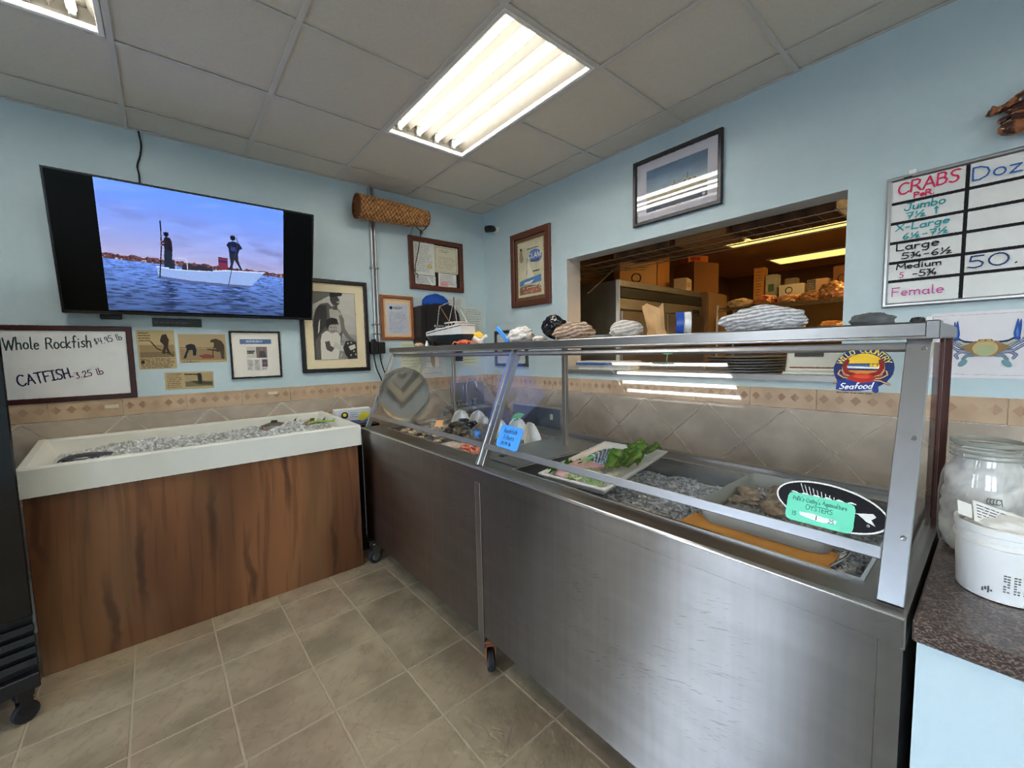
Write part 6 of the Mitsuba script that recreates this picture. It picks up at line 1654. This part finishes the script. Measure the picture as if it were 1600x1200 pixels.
sheet('dark violet card behind the display case glass, left of the pale green notice', -0.415, -0.292, 1.448, 1.56, (66, 66, 92), 2, 6)
sheet('cream laminated notice beside the junction box, partly behind the case top', -0.955, -0.752, 1.352, 1.640, (204, 208, 180), 9, 7)
sheet('white poster with a foam spoon shape behind the far end of the case top', -0.742, -0.49, 1.300, 1.60, (208, 212, 216), 5, 8, ex=lambda A: A.add(affinity.rotate(affinity.scale(Point(-0.60, 1.48).buffer(1), .03, .085), 8), (236, 236, 232)).add(affinity.rotate(affinity.scale(Point(-0.635, 1.47).buffer(1), .022, .07), 8), (150, 138, 118)))
# paper towel dispenser with a blue cap on it
td = thing('towel_dispenser', 'black round topped paper towel dispenser on the wall behind the boat model', 'towel dispenser')
pr = Polygon([(-.205, 0), (.205, 0), (.205, .20), (.19, .29), (.14, .35), (.06, .372), (-.06, .372), (-.15, .36), (-.205, .34)]).buffer(-.02).buffer(.02, quad_segs=4)
m = BACK.at(-0.620, 1.605, 0).mesh(extrude(pr, 0.16))
add('cover', m, 'black_plastic', td)
add('front_bulge', BACK.at(-0.620, 1.605, 0.16).mesh(extrude(pr.buffer(-.05), 0.012)), 'black_plastic', td)
A = Art(BACK.at(-.63, 1.775, .1725)); A.rect(-.075, -.05, -.01, .01, (150, 152, 152)).squiggles(-.045, .05, -.006, .006, 1, (170, 172, 172), .010, 3).done('badge', td)
cp = thing('baseball_hat', 'blue fabric cap lying on top of the black towel dispenser', 'cap')
m = trimesh.creation.icosphere(subdivisions=4)
v = np.array(m.vertices); v = v[:, :] * (.135, .075, .085); v[:, 2] = np.maximum(v[:, 2], -.010 + .03 * (v[:, 0] < -.05) * v[:, 0] * 4)
v[:, 2] += .015 * (meshkit.fbm(v * 22, 3, 4) - .5)
add('crown', trimesh.Trimesh(v + (-0.63, -0.085, 1.986), m.faces, process=False), 'cap_blue', cp, smooth=True)
scene['cap_blue'] = plain((34, 74, 152), 0.8, 0.1)
br = extrude(affinity.scale(Point(0, 0).buffer(1), .10, .075).intersection(sbox(-1, -1, .03, 1)), .006); br = rot(br, -14, (0, 1, 0)); br.apply_translation((-0.70, -0.09, 1.972))
add('brim', br, 'cap_blue', cp)

def d_clam(A, a0, a1, b0, b1):
    w, h = a1 - a0, b1 - b0
    x = lambda s: a0 + s * w
    y = lambda t: b0 + t * h
    def gr(s, t):
        n = meshkit.fbm(np.c_[s * 4, t * 7, s * 0], 3, 6)[:, None]
        return np.array((206, 200, 170)) * (.9 + .16 * n)
    A.rect(x(0), x(1), y(0), y(1), (96, 72, 54))
    A.grid(x(.08), x(.92), y(.06), y(.94), 10, 14, lambda s, t: np.array((198, 186, 154)) + 0 * s[:, None])
    A.grid(x(.12), x(.88), y(.09), y(.91), 24, 30, gr)
    A.add(affinity.rotate(affinity.scale(Point(x(.66), y(.68)).buffer(1), .21 * w, .10 * h), -14), (84, 116, 164))
    A.text('CLAM', x(.42), y(.655), .075 * h, (238, 232, 206), w=.42 * w).squiggles(x(.50), x(.86), y(.585), y(.635), 1, (62, 52, 88), .030 * h, 4).squiggles(x(.40), x(.84), y(.79), y(.82), 1, (60, 54, 60), .014 * h, 8)
    A.add([(x(.14), y(.24)), (x(.84), y(.27)), (x(.84), y(.38)), (x(.14), y(.32))], (78, 122, 164))
    A.add([(x(.34), y(.34)), (x(.40), y(.64)), (x(.62), y(.36))], (232, 226, 204)).add([(x(.20), y(.35)), (x(.33), y(.355)), (x(.38), y(.60))], (218, 210, 184)).line([(x(.37), y(.32)), (x(.40), y(.66))], .012 * w, (96, 76, 60))
    A.add([(x(.28), y(.255)), (x(.52), y(.265)), (x(.62), y(.315)), (x(.30), y(.29))], (226, 220, 200))
    A.add(Point(x(.2), y(.82)).buffer(.035 * w), (60, 50, 44)).add([(x(.15), y(.79)), (x(.24), y(.79)), (x(.28), y(.66)), (x(.22), y(.60)), (x(.14), y(.66))], (150, 128, 108))
    A.add([(x(.14), y(.10)), (x(.84), y(.10)), (x(.84), y(.20)), (x(.5), y(.24)), (x(.14), y(.23))], (128, 96, 78))
    r = random.Random(2)
    for k in range(26):
        A.add(Point(x(r.uniform(.16, .82)), y(r.uniform(.11, .23))).buffer(.02 * w), r.choice([(176, 146, 124), (96, 70, 60), (150, 116, 96), (206, 190, 160)]), lift=False)
    A.c += A.step
    A.text('MARYLAND', x(.36), y(.115), .06 * h, (190, 98, 84), w=.46 * w).squiggles(x(.42), x(.72), y(.19), y(.215), 1, (214, 196, 170), .014 * h, 6).squiggles(x(.58), x(.84), y(.43), y(.46), 1, (56, 56, 66), .02 * h, 7)
picture('clam_poster', 'vintage sailboat poster lettered CLAM and MARYLAND in a brown wood frame', RIGHT, 0.446, 0.956, 1.938, 2.604, .052, 'mahogany', d_clam, (90, 66, 50), fd=.028, cat='poster')

def d_big(A, a0, a1, b0, b1):
    w, h = a1 - a0, b1 - b0
    x = lambda s: a0 + s * w
    y = lambda t: b0 + t * h
    def gr(s, t):
        n = meshkit.fbm(np.c_[s * 3, t * 6, s * 0 + 1], 4, 3)[:, None]
        u = np.clip((t - .40) / .6, 0, 1)[:, None]
        skyc = np.array((186, 196, 196)) * (1 - u) ** 1.6 + np.array((78, 104, 130)) * (1 - (1 - u) ** 1.6)
        skyc = skyc * (.85 + .3 * n)
        d = np.clip((.40 - t) / .4, 0, 1)[:, None]
        q = meshkit.noise(np.c_[s * 26, t * 90, s * 0])[:, None]
        sea = np.array((196, 184, 140)) * (1 - d) + np.array((46, 60, 96)) * d
        sea = sea * (.72 + .5 * q)
        g = np.clip(1 - np.abs(s - .55)[:, None] * 2.2, 0, 1) * (1 - d)
        sea = sea * (1 - .3 * g) + np.array((226, 212, 160)) * .3 * g
        return np.where((t < .40)[:, None], sea, skyc)
    A.grid(x(.13), x(.88), y(.14), y(.85), 70, 60, gr)
    A.add([(x(.36), y(.435)), (x(.80), y(.435)), (x(.78), y(.41)), (x(.40), y(.41))], (92, 70, 62))
    for s, t, hh in ((.42, .44, .03), (.48, .44, .06), (.53, .44, .045), (.62, .44, .08), (.68, .44, .075), (.74, .44, .07)):
        A.rect(x(s - .025), x(s + .025), y(t), y(t + hh), (196, 188, 176))
        A.rect(x(s - .015), x(s + .015), y(t + hh * .3), y(t + hh * .7), (110, 92, 84))
    A.line([(x(.5), y(.44)), (x(.5), y(.56))], .003, (80, 70, 66)).line([(x(.655), y(.5)), (x(.655), y(.60))], .003, (80, 70, 66))
    A.add(Point(x(.845), y(.18)).buffer(.018 * w), (196, 204, 210))
picture('ship_picture', 'black framed picture of a ship at sea above the kitchen opening', RIGHT, 1.768, 2.362, 2.367, 2.795, .024, 'black_frame', d_big, (216, 212, 218), fd=.026, glass=True, gloss='printed')
def d_small(A, a0, a1, b0, b1):
    w, h = a1 - a0, b1 - b0
    A.rect(a0 + .2 * w, a0 + .78 * w, b0 + .28 * h, b0 + .68 * h, (42, 46, 56)).rect(a0 + .24 * w, a0 + .74 * w, b0 + .31 * h, b0 + .42 * h, (84, 90, 100))
picture('small_black_picture', 'small dark picture with a pale mat in a black frame near the room corner', RIGHT, 0.160, 0.645, 1.388, 1.738, .028, 'black_frame', d_small, (198, 204, 204), fd=.02)

# ================================================================== conduit, junction box, basket, camera
cd = thing('conduit_pair', 'pair of grey metal conduits running down the wall to a black box', 'conduit')
for dx, r in ((-1.180, .013), (-1.150, .010)):
    add('pipe', cyl((dx, -.018, 1.61), (dx, -.018, 2.915), r, 12), 'aluminium', cd, smooth=40)
add('strap', cat_([box(-1.205, -1.13, -.034, -.002, z, z + .012, .002) for z in (1.70, 1.78, 2.25)]), 'steel_dull', cd)
jb = thing('junction_box', 'black double electrical box at the foot of the conduits with hanging cords', 'electrical box')
add('box', cat_([box(-1.238, -1.180, -.065, -.005, 1.535, 1.640, .004), box(-1.176, -1.118, -.060, -.005, 1.538, 1.636, .004), box(-1.225, -1.195, -.06, -.02, 1.638, 1.66, .003)]), 'black_plastic', jb)
for x0, x1 in ((-1.215, -1.19), (-1.16, -1.13)):
    add('cord', tube(bez([(x0, -.04, 1.54), (x0 + .005, -.045, 1.47), ((x0 + x1) / 2 + .01, -.04, 1.40), (x1 + .03, -.03, 1.33), (x1 + .06, -.03, 1.25)], 20), .0055, 8), 'rubber', jb, smooth=50)
bs = thing('woven_eel_trap', 'brown woven splint eel trap basket hung high on the wall', 'basket')
n, mm_ = 300, 120
s, a = np.meshgrid(np.linspace(0, 1, n), np.arange(mm_) / mm_ * 2 * np.pi, indexing='ij')
rad = np.interp(s, [0, .03, .1, .6, .9, .97, 1], [.088, .093, .091, .084, .070, .066, .062])
chk = np.sin(s * np.pi * 40 + .6 * np.sin(a * 2)) * np.sin(a * 13)
rad = rad + .004 * np.sign(chk) * np.abs(chk) ** .5
x = -1.335 + s * .60
v = np.stack([x, -.135 + rad * np.cos(a) - .03 * s, 2.700 + rad * np.sin(a) - .0 * s], -1).reshape(-1, 3)
i = np.arange(n * mm_).reshape(n, mm_); j = np.roll(i, -1, 1)
f = np.concatenate([np.stack([i[:-1], j[:-1], j[1:]], -1).reshape(-1, 3), np.stack([i[:-1], j[1:], i[1:]], -1).reshape(-1, 3)])
col = np.array((176, 126, 80)) * (.70 + .30 * (chk.reshape(-1, 1) > 0) + .42 * (meshkit.noise(v * 45)[:, None] - .5))
add('weave', trimesh.Trimesh(v, f, process=False), 'cardboard', bs, color=L(np.clip(col, 0, 255)))
def ring_(cx, r, rr): return tube([(cx, -.135 - .05 * (cx + 1.335) + r * math.cos(t), 2.700 + r * math.sin(t)) for t in np.linspace(0, 2 * np.pi, 40)], rr, 6, False)
add('hoop', ring_(-1.333, .091, .006), 'hoop_brown', bs); add('hoop', ring_(-0.738, .064, .006), 'hoop_brown', bs)
scene['hoop_brown'] = plain((106, 66, 38), 0.7, 0.2)
add('end_disc', cyl((-1.318, -.135, 2.70), (-1.312, -.135, 2.70), .086, 24), 'hoop_brown', bs)
add('end_disc', cyl((-0.752, -.163, 2.70), (-0.746, -.163, 2.70), .06, 24), 'rope', bs)
add('hanger', box(-1.06, -1.0, -.05, -.002, 2.66, 2.72), 'rusty', bs)
add('hanger', box(-0.86, -0.82, -.09, -.002, 2.66, 2.70), 'rusty', bs)
add('handle', tube(bez([(-0.865, -.17, 2.640), (-0.83, -.18, 2.60), (-0.79, -.18, 2.59), (-0.75, -.175, 2.62), (-0.735, -.17, 2.655)], 20), .005, 7), 'rope', bs, smooth=50)
add('knot', blob((-0.800, -.175, 2.575), (.014, .012, .02), .2, 3, 3, 2), 'rope', bs, smooth=True)
add('cord', tube(bez([(-0.80, -.17, 2.57), (-0.790, -.10, 2.45), (-0.800, -.06, 2.34), (-0.80, -.04, 2.26), (-0.775, -.04, 2.24), (-0.785, -.045, 2.21)], 30), .004, 7), 'rope', bs, smooth=50)
add('cord', tube(bez([(-0.862, -.15, 2.62), (-0.87, -.08, 2.50), (-0.845, -.05, 2.38), (-0.80, -.042, 2.25)], 24), .0025, 6), 'rope', bs, smooth=50)
cm = thing('security_camera', 'small black bullet security camera near the room corner', 'camera')
add('base', RIGHT.at(.225, 2.715).mesh(lathe([(0, 0), (.035, 0), (.033, .012), (.018, .018), (0, .018)], 24)), 'white_enamel', cm, smooth=40)
add('body', tube([(-.02, -.225, 2.715), (-.045, -.215, 2.722), (-.06, -.205, 2.724), (-.115, -.20, 2.712)], [.014, .03, .033, .031], 18), 'black_plastic', cm, smooth=50)
add('lens', cyl((-.113, -.2, 2.712), (-.118, -.1995, 2.711), .018, 16), 'black_gloss', cm)

# ================================================================== price board, crab poster, carving on the right
pbd = thing('price_board', 'aluminium framed whiteboard lettered CRABS with sizes and a price grid', 'whiteboard')
add('board', RIGHT.box(3.10, 4.30, 1.70, 2.262, 0.0, 0.012), 'board_white', pbd)
add('frame', frame_mesh(RIGHT, 3.088, 4.30, 1.692, 2.268, 0.020, 0.0, 0.020, .006), 'aluminium', pbd)
A = Art(RIGHT.at(0, 0, .0125))
blk = (18, 18, 22)
A.rect(3.330, 3.342, 1.712, 2.248, blk)
rows = [2.152, 2.065, 1.979, 1.891, 1.809]
for z in rows:
    A.rect(3.108, 4.28, z - .006, z + .006, blk)
A.rect(3.62, 3.632, 1.712, 2.248, blk)
pkk, teal, pur = (206, 50, 92), (36, 140, 148), (196, 84, 158)
A.hand('CRABS', 3.128, 2.188, .046, pkk, .0065, rot=2, width=.185, slant=.08).hand('PeR.', 3.180, 2.163, .021, pkk, .0052, width=.062)
A.hand('Jumbo', 3.150, 2.113, .030, teal, .0046, width=.125, slant=.12).hand('7~h2', 3.158, 2.076, .026, teal, .0042, width=.062).hand('^', 3.245, 2.078, .028, teal, .0042)
A.hand('X-Large', 3.126, 2.030, .027, teal, .0046, width=.165, slant=.12).hand('6~h2-7~h2', 3.150, 1.989, .024, teal, .0042, width=.14)
A.hand('Large', 3.130, 1.943, .030, blk, .0048, width=.135).hand('5~q3-6~h2', 3.150, 1.904, .024, blk, .0042, width=.155)
A.hand('Medium', 3.135, 1.860, .022, blk, .0043, width=.14).hand('5', 3.146, 1.822, .024, (180, 80, 130), .003).hand('-5~q3', 3.188, 1.820, .027, blk, .0043, width=.075)
A.hand('Female', 3.122, 1.742, .036, pur, .0040, width=.165)
A.hand('Dozen', 3.350, 2.178, .050, (44, 92, 160), .0052, width=.21)
A.hand('50.', 3.352, 1.830, .046, (34, 60, 110), .0052, width=.135)
A.done('lettering', pbd)
add('clip', RIGHT.box(3.158, 3.182, 2.266, 2.285, 0.0, 0.015, .002), 'white_bright', pbd)
add('maker_label', RIGHT.box(3.145, 3.172, 2.252, 2.258, 0.020, 0.0215), 'black_plastic', pbd)
cpz = thing('crab_poster', 'white poster of a blue crab with raised claws on the wall by the case corner', 'poster')
F = RIGHT.at(3.255, 1.378)
PW, PH = 0.48, 0.275
add('sheet', F.box(0, PW, 0, PH, .0005, .003), 'poster_white', cpz)
scene['poster_white'] = plain((222, 220, 224), 0.45, 0.3)
A = Art(F.at(0, 0, .003), .0003)
A.add(sbox(.004, .014, PW, PH - .012).difference(sbox(.0052, .0152, PW - .0012, PH - .0132)), (150, 150, 154))
Fq = F.at(.158, .122, .003); Fq.u = Fq.u * .96; Fq.v = Fq.v * 1.3
A.F, A.c = Fq, A.c + .0002
cx, cy = 0.0, 0.0          # centre of the crab
tanc, olive, bluec, dkb = (196, 178, 128), (176, 182, 140), (46, 84, 160), (38, 52, 96)
legs, legs2 = [], []
for s in (-1, 1):
    legs += [[(cx + s * x, cy + y) for x, y in p] for p in (((.035, .000), (.070, .004), (.098, .022), (.108, .036)), ((.035, -.006), (.078, -.006), (.102, .010)), ((.035, -.012), (.07, -.010), (.086, -.020), (.078, -.030)), )]
    legs2.append([(cx + s * x, cy + y) for x, y in ((.030, -.020), (.052, -.022), (.062, -.034))])
A.lines(legs, .009, (74, 84, 128)).lines(legs, .0045, (150, 160, 180)).lines(legs2, .011, (120, 140, 150))
for s in (-1, 1):
    A.add(affinity.rotate(affinity.scale(Point(cx + s * .062, cy - .046).buffer(1), .016, .009), s * -35), (112, 152, 164))
    A.lines([[(cx + s * x, cy + y) for x, y in ((.030, .014), (.062, .018), (.086, .030))]], .016, dkb).lines([[(cx + s * x, cy + y) for x, y in ((.030, .013), (.060, .015), (.084, .027))]], .009, (178, 180, 160))
    A.add(Polygon([(cx + s * x, cy + y) for x, y in ((.080, .028), (.076, .046), (.080, .068), (.084, .088), (.087, .066), (.090, .076), (.092, .086), (.0935, .064), (.092, .042), (.090, .026))]).buffer(.0015), bluec)
    A.add(Polygon([(cx + s * x, cy + y) for x, y in ((.083, .034), (.080, .05), (.084, .066), (.088, .05), (.088, .036))]), (92, 130, 190))
A.add(Polygon([(cx + x, cy + y) for x, y in ((-.068, .004), (-.03, .022), (.03, .022), (.068, .004), (.036, -.012), (.026, -.022), (-.026, -.022), (-.036, -.012))]).buffer(.002), (150, 122, 82))
A.add(affinity.scale(Point(cx, cy + .001).buffer(1), .036, .024), tanc).add(affinity.scale(Point(cx, cy - .006).buffer(1), .029, .018), olive)
A.add([(cx - .026, cy + .020), (cx - .016, cy + .030), (cx + .016, cy + .030), (cx + .026, cy + .020)], (186, 160, 104))
for s in (-.018, 0, .018):
    A.add(Point(cx + s, cy + .026).buffer(.0022), (50, 40, 34), lift=False)
A.done('print', cpz)
add('fold', F.at(0, PH - .06).box(-.016, 0, 0, .05, .001, .004), 'white_bright', cpz)
wc_ = thing('wood_carving', 'dark brown carved wooden wall ornament at the upper right edge', 'carving')
def carve(path, rr, seed):
    m = tube(bez(path, 30), np.interp(np.linspace(0, 1, len(bez(path, 30))), np.linspace(0, 1, len(rr)), rr), 14)
    m = m.subdivide()
    v = np.array(m.vertices)
    v += (meshkit.fbm(v * 40, 3, seed)[:, None] - .5) * .018 * np.array((1, 1, 1))
    return trimesh.Trimesh(v, m.faces, process=False)
for q, (path, rr) in enumerate((([(-.035, -3.385, 2.425), (-.035, -3.398, 2.418), (-.04, -3.425, 2.424), (-.04, -3.46, 2.440), (-.04, -3.52, 2.46), (-.04, -3.60, 2.47)], [.019, .016, .012, .019, .025, .022]), ([(-.035, -3.425, 2.415), (-.04, -3.445, 2.402), (-.04, -3.49, 2.410), (-.04, -3.55, 2.43)], [.008, .012, .013, .014]), ([(-.04, -3.412, 2.345), (-.045, -3.435, 2.338), (-.045, -3.475, 2.335), (-.045, -3.55, 2.345), (-.04, -3.62, 2.37)], [.016, .026, .028, .03, .02]), ([(-.04, -3.41, 2.37), (-.04, -3.44, 2.385), (-.04, -3.49, 2.39)], [.010, .013, .010]))):
    m = carve(path, rr, 90 + q)
    add('limb', m, 'glossy_print', wc_, smooth=True, color=vc(m, lambda v: np.where((meshkit.fbm(v * 30 + q, 3, q) > .5)[:, None], np.array((150, 92, 56)), np.array((70, 40, 26)))))
add('bracket', box(-.05, -.001, -3.50, -3.44, 2.36, 2.44), 'dark_wood', wc_)

# ================================================================== glass door cooler at the left
gc = thing('beverage_cooler', 'black upright glass door cooler at the left edge, beside the ice counter', 'refrigerator')
CW = 0.99
_c, _s = math.cos(math.radians(14)), math.sin(math.radians(14))
FC = Frame((-3.068 - CW * _c, -0.86 - CW * _s, 0.0), (_c, _s, 0), (0, 0, 1))
add('body', cat_([FC.box(0, CW, 0.14, 0.30, -0.50, -0.06, .004), FC.box(0, CW, 1.80, 2.0, -0.50, -0.06, .004), FC.box(0, 0.05, 0.30, 1.80, -0.50, -0.06), FC.box(CW - 0.05, CW, 0.30, 1.80, -0.50, -0.06), FC.box(0, CW, 0.30, 1.80, -0.50, -0.47)]), 'black_plastic', gc)
dd_ = add('door', frame_mesh(FC, 0.0, CW, 0.46, 1.80, 0.095, -0.055, 0.0, .006), 'black_gloss', gc, label='black framed glass door')
q = np.array([(.05, .51), (CW - .05, .51), (CW - .05, 1.76), (.05, 1.76)])
add('pane', trimesh.Trimesh(FC(q, -.02), [[0, 1, 2], [0, 2, 3]], process=False), 'glass', dd_)
add('liner', FC.box(0.05, CW - 0.05, 0.44, 1.80, -0.47, -0.46), 'white_enamel', gc)
for a in (CW - .085, .065):
    add('cooler_lamp', FC.box(a, a + 0.02, 0.55, 1.75, -0.10, -0.08), 'lamp_tube', gc, emit={'type': 'rgb', 'value': [12.0, 12.4, 12.8]})
for z in (0.52, 0.85, 1.18, 1.50):
    add('shelf', cat_([FC.mesh(cyl((.06, z, c), (CW - .06, z, c), .003, 6)) for c in np.linspace(-.44, -.12, 9)]), 'wire', gc)
for k, z in enumerate((0.235, 0.285, 0.335, 0.385)):
    m = FC.box(0.0, CW, z, z + 0.032, -0.03, -0.004, .003)
    m = rot(m, -22, FC.u, FC(np.array([0, z, -.02])))
    add('grille_slat', m, 'black_gloss', gc)
add('grille_back', FC.box(0.0, CW, 0.20, 0.45, -0.06, -0.045), 'black_plastic', gc)
add('base_lip', FC.box(0.0, CW, 0.14, 0.205, -0.06, 0.0, .004), 'black_plastic', gc)
for x, y in [tuple(FC(np.array([a, 0, c]))[:2]) for a in (CW - .05, .06) for c in (-.03, -.42)]:
    w = lathe([(0, -.014), (.039, -.014), (.042, -.009), (.042, .009), (.039, .014), (0, .014)], 26)
    w = rot(rot(w, 90, (1, 0, 0)), 30); w.apply_translation((x, y, .042))
    k = add('caster', cat_([rot(box(x - .028, x + .028, y - .022, y + .022, .108, .145, .003), 30, point=(x, y, 0)), rot(box(x - .02, x + .02, y - .022, y - .017, .05, .11), 30, point=(x, y, 0)), rot(box(x - .02, x + .02, y + .017, y + .022, .05, .11), 30, point=(x, y, 0))]), 'black_plastic', gc)
    add('wheel', w, 'rubber', k, smooth=40)
